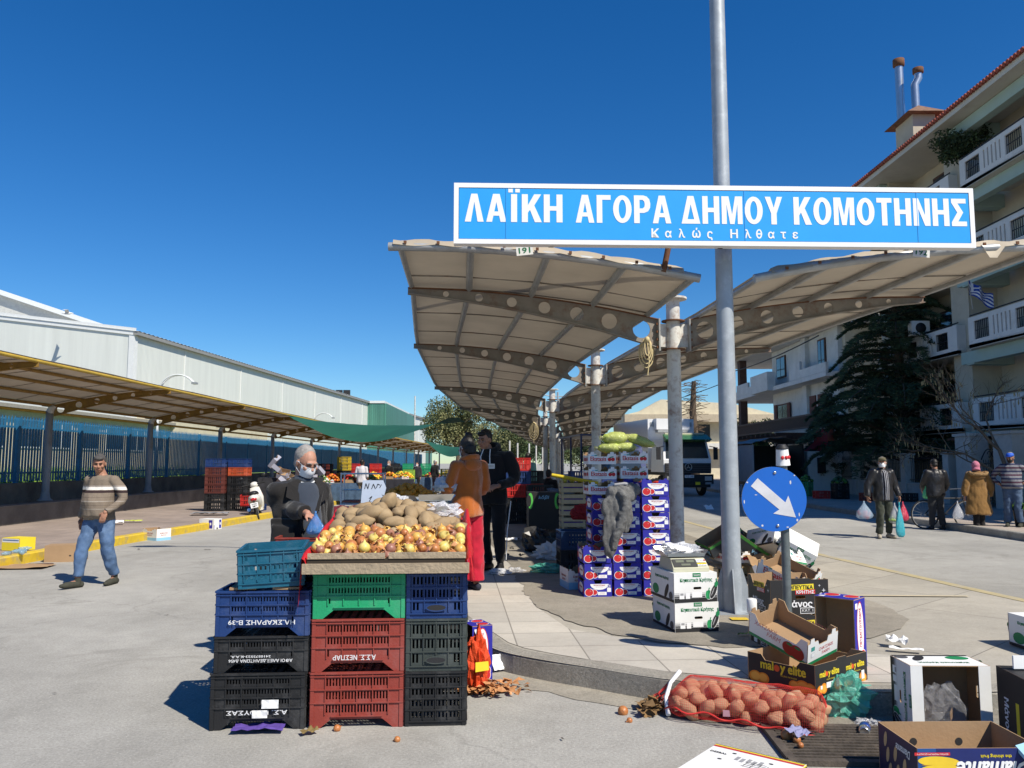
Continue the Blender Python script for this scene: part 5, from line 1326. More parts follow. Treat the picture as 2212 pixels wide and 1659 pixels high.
mb = MB(); mb.tube([(-.03 + .1 * math.cos(a), .03 + .1 * math.sin(a), 1.52 + .045 * math.sin(a)) for a in [i * PI / 6 for i in range(13)]], .035, M_HOOD, 8, False); mb.ell((-.02, .13, 1.47), (.11, .06, .1), M_HOOD, 12, 8); remesh(mb, "hood", .01, M_HOOD, t, 3)
for s in (-1, 1):
 mb = MB(); mb.tube([(-.03 + s * .045, -.105, 1.5), (-.03 + s * .06, -.16, 1.41), (-.02 + s * .055, -.165, 1.26 + .05 * s)], .006, M_MASKW, 6); mb.build("drawstring", t)
mb = MB(); mb.plate([(-.055, -.03), (.07, -.03), (.07, .03), (-.055, .03)], [], .004, M_PLATE, tr4(.03, -.168, 1.29) @ FRONT)
for k in range(6): mb.rect(-.03 + k * .016, 0, .006, .03, M_STEEL, tr4(.03, -.174, 1.29) @ FRONT)
mb.build("chest_patch", hd)
lg = legs("track_pants", M_HOOD, (.1, .082, .055), .06)
mb = MB(); mb.tube([(.25, .0, .86), (.21, -.02, .5), (.175, .03, .14)], .007, M_MASKW, 6); mb.build("side_stripe", lg)
shoes(M_BLKS)
# masked man with shopping bags crossing the right road
pc = (7.96, 17.4, 0)
M_OLV = cloth_mat("olive_trousers", (.04, .045, .032)); M_CAPO = cloth_mat("olive_flat_cap", (.1, .085, .045))
t, j, Hm, top, legs, shoes = person("masked man in flat cap and black leather jacket carrying shopping bags across the road", pc, R(4), 1.72, dict(vox=.008, skin=SK_A, stout=1.1, belly=.02, hair='grey', mask=M_MASKW, cap=M_CAPO, yaw=R(-32)),
 dict(el_a=(-.31, .03, 1.13), wr_a=(-.36, -.03, .89), el_b=(.3, .03, 1.13), wr_b=(.34, -.05, .89), kn_a=(-.11, -.06, .49), an_a=(-.12, -.0, .09), to_a=(-.2, -.17, .035), kn_b=(.1, -.03, .49), an_b=(.11, .02, .085), curl_a=1.3, curl_b=1.3))
m_st = MB()
jk = top("leather_jacket", M_LEATH, 1.17, .8, (.08, .068, .055), .95, .016)
shm = stripes("striped_shirt", (.018, .018, .028), [(-.075, -.065, (.5, .5, .52)), (-.035, -.025, (.5, .5, .52)), (.0, .01, (.5, .5, .52)), (.04, .05, (.5, .5, .52))], axis='X')
top("shirt", shm, 1.06, .82, folds=.005, wide=.5, dep=1.14, fwd=-.035, collar=False, arms='')
legs("trousers", M_OLV, (.098, .08, .07), .06, .016); shoes(M_LSHOE)
# man from behind in black jacket with the bicycle
t, j, Hm, top, legs, shoes = person("man in black leather jacket and dark cap seen from behind, holding a bicycle", (10.25, 19.6, 0), R(174), 1.68, dict(vox=.01, skin=SK_A, stout=1.1, hair='black', cap=M_BLK, nod=R(16)),
 dict(el_a=(-.27, -.03, 1.13), wr_a=(-.25, -.2, .95), el_b=(.25, -.1, 1.15), wr_b=(.22, -.28, 1.02), an_a=(-.13, .03, .085), an_b=(.13, .0, .085)))
top("leather_jacket", M_LEATH, 1.18, .82, (.08, .068, .055), .95, .014); legs("trousers", cloth_mat("grey_black_trousers", (.03, .03, .032)), (.1, .085, .075), .05, .014); shoes(M_BLKS)
# woman in brown coat
M_COAT = cloth_mat("tan_brown_coat", (.2, .105, .03), .85); M_FUR = mat("fur_trim", (.26, .16, .07), .95, .3, 50, .6, 120)
t, j, Hm, top, legs, shoes = person("woman in long brown hooded coat and pink headscarf seen from behind", (10.86, 18.9, 0), R(176), 1.63, dict(vox=.01, skin=SK_A, stout=1.12, scarf=cloth_mat("pink_headscarf", (.42, .14, .2)), nod=R(10), yaw=R(-20)),
 dict(el_a=(-.3, .02, 1.12), wr_a=(-.3, -.06, .88), el_b=(.3, .02, 1.12), wr_b=(.31, -.02, .88), curl_a=1.2, curl_b=1.2, kn_a=(-.07, -.01, .49), kn_b=(.07, 0, .49), an_a=(-.07, .03, .085), an_b=(.08, .03, .085)))
ct = top("coat", M_COAT, 1.2, .44, (.08, .072, .06), .92, .016, flare=.065)
mb = MB(); mb.ell((0, .13, 1.4), (.17, .07, .1), M_COAT, 14, 8); remesh(mb, "hood", .012, M_COAT, ct, 3)
mb = MB(); mb.tube([(.21 * math.cos(a), .1 + .09 * math.sin(a), 1.46 - .03 * math.sin(a)) for a in [i * PI / 10 for i in range(-2, 13)]], .042, M_FUR, 10); remesh(mb, "fur_trim", .012, M_FUR, ct, 1, .016, 40)
legs("dark_trousers", M_BLK, (.09, .075, .07), .05); shoes(M_BLKS)
# man in blue cap with striped pullover
bands = []
for k in range(8): bands.append((.86 + k * .085, .9 + k * .085, (.035, .04, .08) if k % 2 else (.075, .035, .055)))
t, j, Hm, top, legs, shoes = person("man in blue cap and grey striped pullover with hands on hips by the gate", (11.45, 18.55, .15), R(-38), 1.68, dict(vox=.009, skin=SK_A, stout=1.18, belly=.07, hair='grey', cap=mat("bright_blue_cap", (.02, .1, .5), .7, .05), mask=M_BLK, nod=R(14), yaw=R(-16)),
 dict(el_a=(-.4, .12, 1.17), wr_a=(-.25, .0, 1.0), fd_a=(.5, .5, -.4), el_b=(.42, .1, 1.2), wr_b=(.24, -.02, 1.03), fd_b=(-.5, .4, -.3), curl_a=.8, curl_b=.8, an_a=(-.13, .03, .085), an_b=(.14, .0, .085)))
top("striped_pullover", stripes("grey_striped_knit", (.2, .2, .215), bands), 1.1, .9, folds=.012); legs("jeans", M_DJEAN, (.105, .09, .08), .06, .014); shoes(M_SHOE)
# far people among the left stalls
FARC = [("man in white T-shirt seen from behind at the fruit stalls", (-5.75, 31, 0), 165, 1.72, dict(skin=SK_C, hair='black'), "tshirt", mat("white_cotton", (.6, .58, .6), .9, .05), mat("tan_trousers", (.2, .15, .1), .9), .25),
  ("masked stallholder in black leaning over the orange heap", (-6.0, 39.5, 0), -40, 1.7, dict(skin=SK_B, hair='grey', mask=M_MASKW, nod=R(15)), "jacket", M_BLK, M_BLK, .95),
  ("shadowed man in dark clothes just behind the masked customer", (-8.1, 32, .15), 20, 1.72, dict(skin=SK_C, hair='black'), "jacket", cloth_mat("charcoal_cloth", (.03, .03, .035)), M_BLK, .95),
  ("man in pale cap and black jacket beside a motorbike far down the stalls", (-4.1, 43, 0), 140, 1.74, dict(skin=SK_A, hair='grey', cap=mat("pale_cap", (.6, .58, .55), .9, .05)), "jacket", M_BLK, cloth_mat("plum_trousers", (.06, .035, .045)), .95),
  ("masked brown-haired person among the far stalls", (-5.1, 43.5, 0), -20, 1.62, dict(skin=SK_B, hair='brown', mask=M_MASKW), "jacket", cloth_mat("charcoal_cloth", (.03, .03, .035)), M_BLK, .95),
  ("person in pale green top behind the red crates under the canopy", (.45, 22.6, .15), 150, 1.72, dict(skin=SK_C, hair='black'), "top", mat("mint_cloth", (.22, .42, .34), .9, .1), M_BLK, .95),
  ("seated dark-haired person among bags beside the canopy columns", (.98, 21.6, .15), 150, 1.68, dict(skin=SK_B, hair='black', sit=1), "jacket", M_BLK, M_BLK, .95)]
for lab, p, rz, H, o, nm, m1, m2, slv in FARC:
 o.update(vox=.012, stout=1.1)
 J = {}
 if o.get('sit'):
  J = {k: (v[0], v[1], v[2] - .43) for k, v in BASE.items() if isinstance(v, tuple) and k[:2] in ('he', 'ne', 'ch', 'wa', 'hi', 'sh', 'el', 'wr', 'hj')}
  for s, q in (('a', -1), ('b', 1)): J.update({'kn_' + s: (q * .14, -.42, .5), 'an_' + s: (q * .14, -.4, .085), 'to_' + s: (q * .16, -.58, .035), 'wr_' + s: (q * .14, -.33, .6), 'el_' + s: (q * .24, -.05, .7)})
 t, j, Hm, top, legs, shoes = person(lab, p, R(rz), H, o, J)
 top(nm, m1, 1.12, .43 if o.get('sit') else .86, slv=slv, vox=.014); legs("trousers", m2); shoes(M_BLKS)
# ---------------------------------------------------------------- plastic crates
def plastic(name, c, rough=.5): return mat(name, c, rough, .12, 5, .12, 90, spec=.35, dirt=tuple(min(1, x * .75 + .07) for x in c), ds=5, da=.55)
P_BLACK, P_RED, P_GREEN, P_BLUE = plastic("black_plastic", (.016, .016, .017)), plastic("brick_red_plastic", (.26, .045, .032)), plastic("green_plastic", (.015, .3, .13)), plastic("navy_plastic", (.012, .04, .15))
P_TEAL, P_GREY, P_BRED, P_ORNG = plastic("teal_plastic", (.008, .095, .16)), plastic("grey_green_plastic", (.045, .055, .05)), plastic("bright_red_plastic", (.5, .025, .02)), plastic("orange_red_plastic", (.5, .09, .03))
P_BLUE2 = plastic("bright_blue_plastic", (.015, .07, .25))
M_WPRINT = mat("white_print", (.7, .7, .7), .6, .05)
def frect(x0, z0, x1, z1): return [(x0, z0), (x1, z0), (x1, z1), (x0, z1)]
def crate_mesh(w, d, h, m, rows=3, ns=22, foot=True, up=False, skin_=None, handle=False, ribs=5, ends=0.09):
 """slotted harvest crate; local base at z=0, front towards -Y. up: floor at the bottom (open on top)"""
 mb = MB(); t = .007
 def wall(L, T, n, hd):
  zb = .07 if foot else .03; top = h - .025; hs = (top - zb) / rows; hol = []
  e = ends * L / .56 if L > .45 else .035
  for r in range(rows):
   z0, z1 = zb + r * hs + .02, zb + (r + 1) * hs - .012
   for k in range(n):
    x0 = -L / 2 + e + (L - 2 * e) * (k + .22) / n; x1 = -L / 2 + e + (L - 2 * e) * (k + .78) / n
    if skin_ is not None and r == skin_ and abs((x0 + x1) / 2) < L * .3: continue
    if hd and r == 0 and abs((x0 + x1) / 2) < .07: continue
    hol.append(frect(x0, z0, x1, z1))
  if hd: hol.append([(.055 * math.cos(a) + (.02 if math.cos(a) > 0 else -.02) * .5, zb + hs * .5 + .017 * math.sin(a)) for a in [i * PI / 8 + .01 for i in range(16)]])
  out = [(-L / 2, 0), (L / 2, 0), (L / 2, h), (-L / 2, h)]
  if foot: out = [(-L / 2, 0), (-L / 2 + .06, 0), (-L / 2 + .125, .052), (L / 2 - .125, .052), (L / 2 - .06, 0), (L / 2, 0), (L / 2, h), (-L / 2, h)]
  mb.plate(out, hol, t, m, T)
  for r in range(rows + 1):
   z = zb + r * hs
   mb.box((0, z, t + .005), (L - (.25 if foot and r == 0 else .0), .007, .01), m, T)
  mb.box((0, h - .006, t + .006), (L, .012, .012), m, T)
  for k in range(ribs): mb.box((-L / 2 + e + (L - 2 * e) * k / (ribs - 1), (zb + h) / 2, t + .004), (.006, h - zb - .02, .008), m, T)
  for s in (-1, 1):
   mb.box((s * (L / 2 - .012), h / 2, t + .003), (.022, h - .004, .006), m, T)
 wall(w, tr4(0, -d / 2 + t, 0) @ FRONT, ns, False); wall(w, tr4(0, d / 2 - t, 0) @ rz4(PI) @ FRONT, ns, False)
 n2 = int(ns * d / w)
 wall(d - .02, tr4(w / 2 - t, 0, 0) @ rz4(PI / 2) @ FRONT, n2, handle); wall(d - .02, tr4(-w / 2 + t, 0, 0) @ rz4(-PI / 2) @ FRONT, n2, handle)
 zf = .012 if up else h - .02
 hol = [frect(-w / 2 + .04 + (w - .08) * (i + .15) / 9, -d / 2 + .03 + (d - .06) * (k + .15) / 6, -w / 2 + .04 + (w - .08) * (i + .85) / 9, -d / 2 + .03 + (d - .06) * (k + .85) / 6) for i in range(9) for k in range(6)]
 mb.plate(frect(-w / 2 + .008, -d / 2 + .008, w / 2 - .008, d / 2 - .008), hol, .008, m, tr4(0, 0, zf))
 return mb
CR = {}
def crate(key, p, rz, label, group=None, txt=None, **kw):
 if key not in CR: CR[key] = crate_mesh(**kw).mesh("crate")
 o = bpy.data.objects.new("plastic_crate", CR[key]); COL.objects.link(o); o.location = p; o.rotation_euler = (0, 0, rz)
 tag(o, label, "crate", group)
 if txt:
  mb = MB()
  for (body, x, z, w, h, side) in txt:
   T = {'f': tr4(0, -kw['d'] / 2 - .002, 0) @ FRONT}[side]
   mb.text(body, x, z, w, h, M_WPRINT, T, .0145, .02, 0, True)
  mb.build("printed_text", o)
 return o
SR = R(3.9)
S0 = G(452, 1579); SBACK = 0.0
def SP(x, y, z=0.0):         # stall coordinates: x along the front from its left corner, y back, z up
 return S0 + rz4(SR) @ Vector((x, y, z))
W_, D_ = .56, .37
def at(x0, y0, z, end=False):  # crate whose front left corner is x0, y0
 return SP(x0 + (D_ if end else W_) / 2, y0 + (W_ if end else D_) / 2, z)
G1 = "crates stacked as the base of the onion stall"
kb = dict(w=W_, d=D_)
crate('bk1', at(.0, 0, 0), SR, "black slotted crate at the bottom of the left stack, white papers stuck on it", G1, [("Α.Σ. ΝΑΟΥΣΑΣ", .0, .105, .36, .026, 'f')], h=.333, m=P_BLACK, rows=4, skin_=0, **kb)
crate('bk2', at(.01, .01, .334), SR + R(.4), "shallower black crate in the middle of the left stack with upside-down white print", G1, [("ΑΦΟΙ ΑΛΕΞ.ΔΕΛΗΖΩΝΑ Δ456", .0, .072, .38, .02, 'f'), ("2410575523-Κ.Α.Α.", -.06, .097, .24, .014, 'f')], h=.215, m=P_BLACK, rows=2, skin_=0, **kb)
crate('bl1', at(.015, .0, .55), SR - R(.5), "navy blue crate on top of the two black ones in the left stack", G1, [("ΗΛ.ΣΚΑΡΛΗΣ Β-39", .0, .085, .4, .028, 'f')], h=.27, m=P_BLUE, rows=3, skin_=0, **kb)
crate('rd1', at(.592, .0, 0), SR, "brick-red crate standing on the road in the middle stack", G1, h=.33, m=P_RED, rows=3, ns=20, **kb)
crate('rd2', at(.594, .0, .331), SR, "brick-red crate with white print in the middle of its stack, under the green one", G1, [("Α.Σ.Σ. ΝΕΣΠΑΡ", -.02, .088, .26, .03, 'f')], h=.315, m=P_RED, rows=3, ns=20, skin_=0, **kb)
crate('gr1', at(.596, .0, .647), SR, "bright green crate directly below the wooden onion tray", G1, h=.286, m=P_GREEN, rows=3, ns=20, skin_=0, **kb)
ke = dict(w=D_, d=W_, foot=False)
crate('bk3', at(1.165, .0, 0, 1), SR, "black crate turned end-on at the foot of the right stack", G1, h=.325, m=P_BLACK, rows=4, ns=13, **ke)
crate('gy3', at(1.165, .0, .326, 1), SR, "grey-green crate with a grip hole, middle of the right stack", G1, h=.315, m=P_GREY, rows=3, ns=13, skin_=0, **ke)
crate('bl3', at(1.165, .0, .642, 1), SR, "navy crate with a grip hole, topmost of the right stack under the tray", G1, h=.29, m=P_BLUE, rows=3, ns=13, skin_=0, **ke)
M_HOLE = M_DARK
for z, i in ((.395, 1), (.71, 2)):
 mb = MB(); p = SP(1.165 + D_ / 2, -.0, z)
 mb.disc(0, 0, .058, .017, M_HOLE, FRONT, .019, 18); mb.disc(0, 0, .066, .024, (P_GREY, P_BLUE)[i - 1], FRONT, .0185, 18)
 c_ = [o for o in COL.objects if o.get('label', '').startswith(("grey-green crate with a grip", "navy crate with a grip")[i - 1])][0]
 o = mb.build("grip_hole", c_); o.location = (0, -W_ / 2, z - (.326, .642)[i - 1])
# rear rows that carry the tray and the side crates
GB = "rear crates under the stall"
for k, (x, y, nm, hs_) in enumerate(((.592, .75, 'rd1', 3), (1.165, .75, 'bk3', 3))):
 z = 0
 for i in range(hs_):
  kk = dict(kb) if nm == 'rd1' else dict(ke)
  crate(nm, at(x, y, z, nm == 'bk3'), SR, ["lower crate hidden deep beneath the potatoes", "middle crate hidden deep beneath the potatoes", "upper crate hidden deep beneath the potatoes"][i] + (", left column" if k == 0 else ", right column"), GB, h=.33 if nm == 'rd1' else .325, m=P_RED if nm == 'rd1' else P_BLACK, rows=3, ns=20 if nm == 'rd1' else 13, **kk); z += .333
ku = dict(up=True, foot=False)
crate('tl', SP(.32, .20, .845), SR + R(7), "tilted teal crate on cardboard scraps, topmost of the left stack", None, w=.385, d=.42, h=.232, m=P_TEAL, rows=3, ns=11, handle=False, skin_=2, **ku).rotation_euler = (R(1), R(-2.5), SR + R(6))
crate('tl2', SP(.49, .64, .835), SR + R(2), "second teal crate just behind the tilted one", None, w=.5, d=.36, h=.2, m=P_TEAL, rows=2, ns=15, **ku)
for k, z in enumerate((0, .27, .54)): crate('bkx', SP(.3 + .1 * k, .66, z), SR, "black crate of the rear left stack, " + ("lowest", "middle", "highest")[k] + " under the second teal crate", GB, w=.56, d=.37, h=.296, m=P_BLACK, rows=3, ns=20)
M_KRAFT = mat("kraft_board", (.34, .22, .12), .9, .1, 3, .1, 60)
for x, w in ((.16, .16), (.42, .16)):
 mb = MB(); mb.box((0, 0, 0), (w, .3, .014), M_KRAFT); tag(mb.build("cardboard_scrap", None, SP(x, .16, .832), (0, 0, SR + R(3))), ("left" if x < .3 else "right") + " piece of brown cardboard wedged under the tilted teal crate", "cardboard")
rowc = [('bkt', .35, .98, .79, .2, P_BLACK, "black crate rim behind the teal crates beside the onions"), ('rdt', .42, 1.2, .85, .2, P_RED, "brick-red open crate with grip hole left of the onions"), ('blt', .52, 1.62, .90, .2, P_BLUE2, "blue open crate the masked customer reaches into")]
for nm, x, y, z, h, m, lab in rowc:
 crate(nm, SP(x, y, z), SR, lab, None, w=.56, d=.37, h=h, m=m, rows=2, ns=18, skin_=1, **ku)
 for k in range(3): crate('bky', SP(x, y, z - .282 * (k + 1)), SR, ("upper", "middle", "lower")[k] + " black crate in the column under the " + ("black rim", "brick-red open crate", "blue open crate")[rowc.index((nm, x, y, z, h, m, lab))], GB, w=.56, d=.37, h=.28, m=P_BLACK, rows=3, ns=20)
# ---------------------------------------------------------------- tray, red lining
M_WOOD = mat("weathered_plank", (.34, .27, .185), .9, .3, 7, .5, 40, dirt=(.16, .12, .08), ds=7, da=.6)
M_REDCL = mat("red_plastic_cloth", (.5, .015, .02), .45, .12, 5, .2, 25)
TX0, TX1, TY0, TY1 = .56, 1.535, -.10, 1.30
tr_ = empty("wooden_tray", SP(0, 0, 0), SR, "weathered plank tray holding the onions and potatoes on top of the crates", "tray")
tilt = R(8.5)
def TZ(y): return .965 + (y - TY0) * math.tan(tilt)
mb = MB(); mb.box((( TX0 + TX1) / 2, TY0 - .012, .963), (TX1 - TX0 + .03, .026, .06), M_WOOD); mb.build("plank", tr_)
mb = MB(); mb.box((TX0 + .245, TY0 + .012, 1.036), (.465, .022, .034), M_WOOD, None, R(.3)); mb.build("plank", tr_)
mb = MB(); mb.box((TX0 + .735, TY0 + .012, 1.037), (.47, .022, .036), M_WOOD); mb.build("plank", tr_)
mb = MB(); mb.box(((TX0 + TX1) / 2, TY0 + .016, 1.005), (TX1 - TX0 - .02, .016, .03), mat("gap_shade_wood", (.04, .03, .02), .9)); mb.build("plank", tr_)  # dark strip stands in for the shaded gap between the planks
mb = MB(); mb.add([(TX0, TY0, TZ(TY0) - .02), (TX1, TY0, TZ(TY0) - .02), (TX1, TY1, TZ(TY1) - .02), (TX0, TY1, TZ(TY1) - .02)], [(0, 1, 2, 3)], M_REDCL)
for s, x in ((-1, TX0), (1, TX1)):
 vs = []; fs = []; n = 16
 for i in range(n + 1):
  y = TY0 - .005 + (TY1 - TY0) * i / n; z = TZ(y); wv = .012 * math.sin(i * 1.3)
  drop = .06 + .02 * math.sin(i * .8) + (.26 * max(0, 1 - i / 3.2) if s < 0 else .02 * max(0, 1 - i / 3))
  vs += [(x - s * .02, y, z - .02), (x + s * .005, y, z + .05 + .012 * math.sin(i * .9)), (x + s * (.022 + wv * .3), y, z + .06 + .01 * math.sin(i * .9)), (x + s * (.04 + wv), y, z - drop)]
 for i in range(n):
  for k in range(3): fs.append((i * 4 + k, i * 4 + k + 1, i * 4 + k + 5, i * 4 + k + 4))
 mb.add(vs, fs, M_REDCL, True)
mb.build("red_lining", tr_)
# ---------------------------------------------------------------- onions and potatoes
def onion_mat(name, a, b):
 m, N, L, bs = new_nodes(name); tc = N.new("ShaderNodeTexCoord"); oi = N.new("ShaderNodeObjectInfo")
 mp = N.new("ShaderNodeMapping"); mp.inputs['Scale'].default_value = (60, 60, 6); L.new(tc.outputs['Object'], mp.inputs[0])
 f = n_map(N, L, n_noise(N, L, mp.outputs[0], 1.0, 4), .35, .65, 0, 1)
 c = n_mix(N, L, f, a, b)
 c = n_mix(N, L, n_map(N, L, oi.outputs['Random'], 0, 1, 0, .25), c, (.5, .26, .08))
 L.new(c, bs.inputs['Base Color']); bs.inputs['Roughness'].default_value = .42; bs.inputs['Specular IOR Level'].default_value = .5
 return m
ON = [onion_mat("golden_onion", (.6, .3, .055), (.66, .42, .1)), onion_mat("brown_onion", (.36, .11, .035), (.5, .2, .06)), onion_mat("yellow_onion", (.64, .48, .08), (.7, .6, .22)), onion_mat("mauve_onion", (.24, .09, .075), (.36, .17, .12))]
M_PEEL = mat("onion_skin_flake", (.46, .22, .09), .5, .3, 12)
onm = []
for k in range(4):
 mb = MB(); prof = [(.002, -.036), (.012, -.035), (.026, -.027), (.036, -.01), (.038, .004), (.033, .019), (.021, .03), (.01, .037), (.006, .047), (.004, .055)]
 mb.lathe(prof, ON[k], n=14)
 for q in range(3): a = q * 2.1; mb.add([(.004 * math.cos(a), .004 * math.sin(a), .05), (.012 * math.cos(a + .3), .012 * math.sin(a + .3), .066), (.004 * math.cos(a + .9), .004 * math.sin(a + .9), .05)], [(0, 1, 2)], M_PEEL)
 mb.tube([(0, 0, -.036), (0, 0, -.039)], .007, M_PEEL, 6)
 onm.append(mb.mesh("onion"))
rg = random.Random(21)
pts = []
def put(me, name, p, s, label, cat, group, rot=None, sc=None):
 o = bpy.data.objects.new(name, me); COL.objects.link(o); o.location = p; o.rotation_euler = rot or (rg.random() * 6.3, rg.random() * 6.3, rg.random() * 6.3); o.scale = sc or (s, s, s)
 return tag(o, label, cat, group)
for layer, (n_, dz, md) in enumerate(((125, .035, .066), (100, .072, .07))):
 cnt = 0; tries = 0
 while cnt < n_ and tries < 9000:
  tries += 1; x = TX0 + .035 + rg.random() * (TX1 - TX0 - .07); y = TY0 + .05 + rg.random() * .56 + (.05 if layer else 0)
  if any((x - a) ** 2 + (y - b) ** 2 < md * md for a, b, l in pts if l == layer): continue
  pts.append((x, y, layer)); cnt += 1
  put(onm[rg.choices((0, 1, 2, 3), (5, 3, 3, 1.2))[0]], "onion", SP(x, y, TZ(y) + dz + .015 * rg.random()), rg.uniform(.7, 1.08), "papery golden-brown onion in the heap at the front of the tray", "onion", "onions heaped at the front of the stall tray", (rg.gauss(.0, .9), rg.gauss(0, .9), rg.random() * 6.3))
def flakes(name, place, n, label, size=.03, m=M_PEEL):
 mb = MB(); vs = []; fs = []
 for i in range(n):
  p = place(); a = rg.random() * 6.3; s = size * (.5 + rg.random()); e1 = Vector((math.cos(a), math.sin(a), rg.gauss(0, .35))) * s; e2 = Vector((-math.sin(a), math.cos(a), rg.gauss(0, .35))) * s * .7; k = len(vs)
  up = Vector((0, 0, s * .45))
  vs += [p - e1, p - e2 + up * .5, p + e1, p + e2 + up, p + up * .3]; fs += [(k, k + 1, k + 4), (k + 1, k + 2, k + 4), (k + 2, k + 3, k + 4), (k + 3, k, k + 4)]
 mb.add(vs, fs, m); return tag(mb.build(name), label, "onion skins", kind="stuff")
def pl():
 y = TY0 + .05 + rg.random() * .66; return SP(TX0 + .04 + rg.random() * (TX1 - TX0 - .08), y, TZ(y) + .05 + .055 * rg.random())
flakes("onion_skins", pl, 300, "loose papery onion skins scattered over the onions in the tray", .019)
def potato_mat(name, a, b):
 m, N, L, bs = new_nodes(name); tc = N.new("ShaderNodeTexCoord"); oi = N.new("ShaderNodeObjectInfo")
 c = n_mix(N, L, n_map(N, L, n_noise(N, L, tc.outputs['Object'], 16, 7, .7), .3, .7, 0, 1), a, b)
 c = n_mix(N, L, n_map(N, L, oi.outputs['Random'], 0, 1, 0, .3), c, tuple(x * .75 for x in a))
 L.new(c, bs.inputs['Base Color']); bs.inputs['Roughness'].default_value = .8
 bp = N.new("ShaderNodeBump"); bp.inputs['Strength'].default_value = .3; bp.inputs['Distance'].default_value = .004; L.new(n_noise(N, L, tc.outputs['Object'], 70, 4), bp.inputs['Height']); L.new(bp.outputs[0], bs.inputs['Normal'])
 return m
M_POT = potato_mat("earthy_potato", (.29, .195, .1), (.37, .27, .15)); M_POT2 = potato_mat("reddish_potato", (.4, .215, .12), (.48, .28, .165))
def potato_meshes(m):
 r = []
 for k in range(5):
  mb = MB(); mb.ell((0, 0, 0), ((.062, .04, .036), (.052, .043, .038), (.045, .04, .037), (.07, .042, .038), (.055, .036, .034))[k], m, 18, 12, None, .22, k * 3.1 + 1); r.append(mb.mesh("potato"))
 return r
PM, PM2 = potato_meshes(M_POT), potato_meshes(M_POT2)
hc = Vector((.98, .93))
def heap(x, y):
 dx, dy = (x - hc.x) / .46, (y - hc.y) / .46; q = dx * dx + dy * dy
 return max(0, .16 * (1 - q ** .7)) if q < 1 else 0
pp = []
tries = 0
while len(pp) < 66 and tries < 20000:
 tries += 1; x = TX0 + .06 + rg.random() * (TX1 - TX0 - .12); y = .45 + rg.random() * .8; h = heap(x, y)
 if h <= .01 and (y < .6 or x < .8): continue
 p = Vector((x, y, TZ(y) + .03 + h - .045 * rg.random()))
 if any((p - q).length < .092 for q in pp): continue
 pp.append(p)
 put(PM[rg.randrange(5)], "potato", SP(*p), rg.uniform(1.15, 1.6), "earthy brown potato in the heap behind the onions", "potato", "potatoes heaped on the stall tray", (rg.gauss(0, .5), rg.gauss(0, .5), rg.random() * 6.3))
# core of the heap (potatoes nobody sees one by one)
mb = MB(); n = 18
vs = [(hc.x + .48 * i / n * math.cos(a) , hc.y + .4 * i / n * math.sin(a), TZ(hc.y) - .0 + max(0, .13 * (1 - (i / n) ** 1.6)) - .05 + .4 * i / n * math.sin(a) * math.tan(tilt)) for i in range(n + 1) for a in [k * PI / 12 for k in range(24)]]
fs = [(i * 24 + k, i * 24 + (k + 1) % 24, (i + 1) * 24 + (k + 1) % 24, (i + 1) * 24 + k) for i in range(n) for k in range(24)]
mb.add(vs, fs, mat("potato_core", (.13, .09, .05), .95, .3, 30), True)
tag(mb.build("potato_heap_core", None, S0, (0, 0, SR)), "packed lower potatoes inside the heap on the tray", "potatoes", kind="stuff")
# ---------------------------------------------------------------- printed cartons
B_BLUE, B_WHITE, B_BLACK = mat("box_ultramarine", (.022, .02, .3), .6, .06), mat("box_white", (.74, .74, .72), .65, .05), mat("box_black", (.02, .019, .019), .6, .12)
I_RED, I_GREEN, I_WHITE, I_YEL, I_ORG, I_BLACK, I_PINK = mat("ink_red", (.52, .02, .025), .6, .05), mat("ink_green", (.01, .2, .07), .6, .05), mat("ink_white", (.78, .78, .78), .6, .03), mat("ink_yellow", (.75, .6, .03), .6, .05), mat("ink_orange", (.7, .23, .015), .6, .08), mat("ink_black", (.018, .018, .02), .6, .05), mat("ink_pale_red", (.5, .16, .15), .6, .05)
I_LBLUE = mat("ink_light_blue", (.25, .5, .7), .6, .05); I_TEAL = mat("ink_teal", (.06, .3, .26), .6, .05); I_GREY = mat("ink_grey", (.3, .3, .31), .6, .05)
def face(side, w, d):
 return {'f': tr4(0, -d / 2, 0) @ FRONT, 'b': tr4(0, d / 2, 0) @ rz4(PI) @ FRONT, 'r': tr4(w / 2, 0, 0) @ rz4(PI / 2) @ FRONT, 'l': tr4(-w / 2, 0, 0) @ rz4(-PI / 2) @ FRONT}[side]
def notch(L, h, c=.3, dep=.04, tab=.02, corner=.16):
 """panel outline with a dipped middle and raised corner tabs"""
 a, b = L / 2, L * c / 2
 k = L * corner
 return [(-a, 0), (a, 0), (a, h), (a - k * .35, h), (a - k * .45, h + tab), (a - k, h + tab), (a - k * 1.1, h), (b, h), (b - .012, h - dep), (-b + .012, h - dep), (-b, h), (-a + k * 1.1, h), (-a + k, h + tab), (-a + k * .45, h + tab), (-a + k * .35, h), (-a, h)]
def hole(x, z, w, h, n=14): return [(x + (w / 2 - h / 2) * (1 if math.cos(a) > 0 else -1) + h / 2 * math.cos(a), z + h / 2 * math.sin(a)) for a in [i * 2 * PI / n + .1 for i in range(n)]]
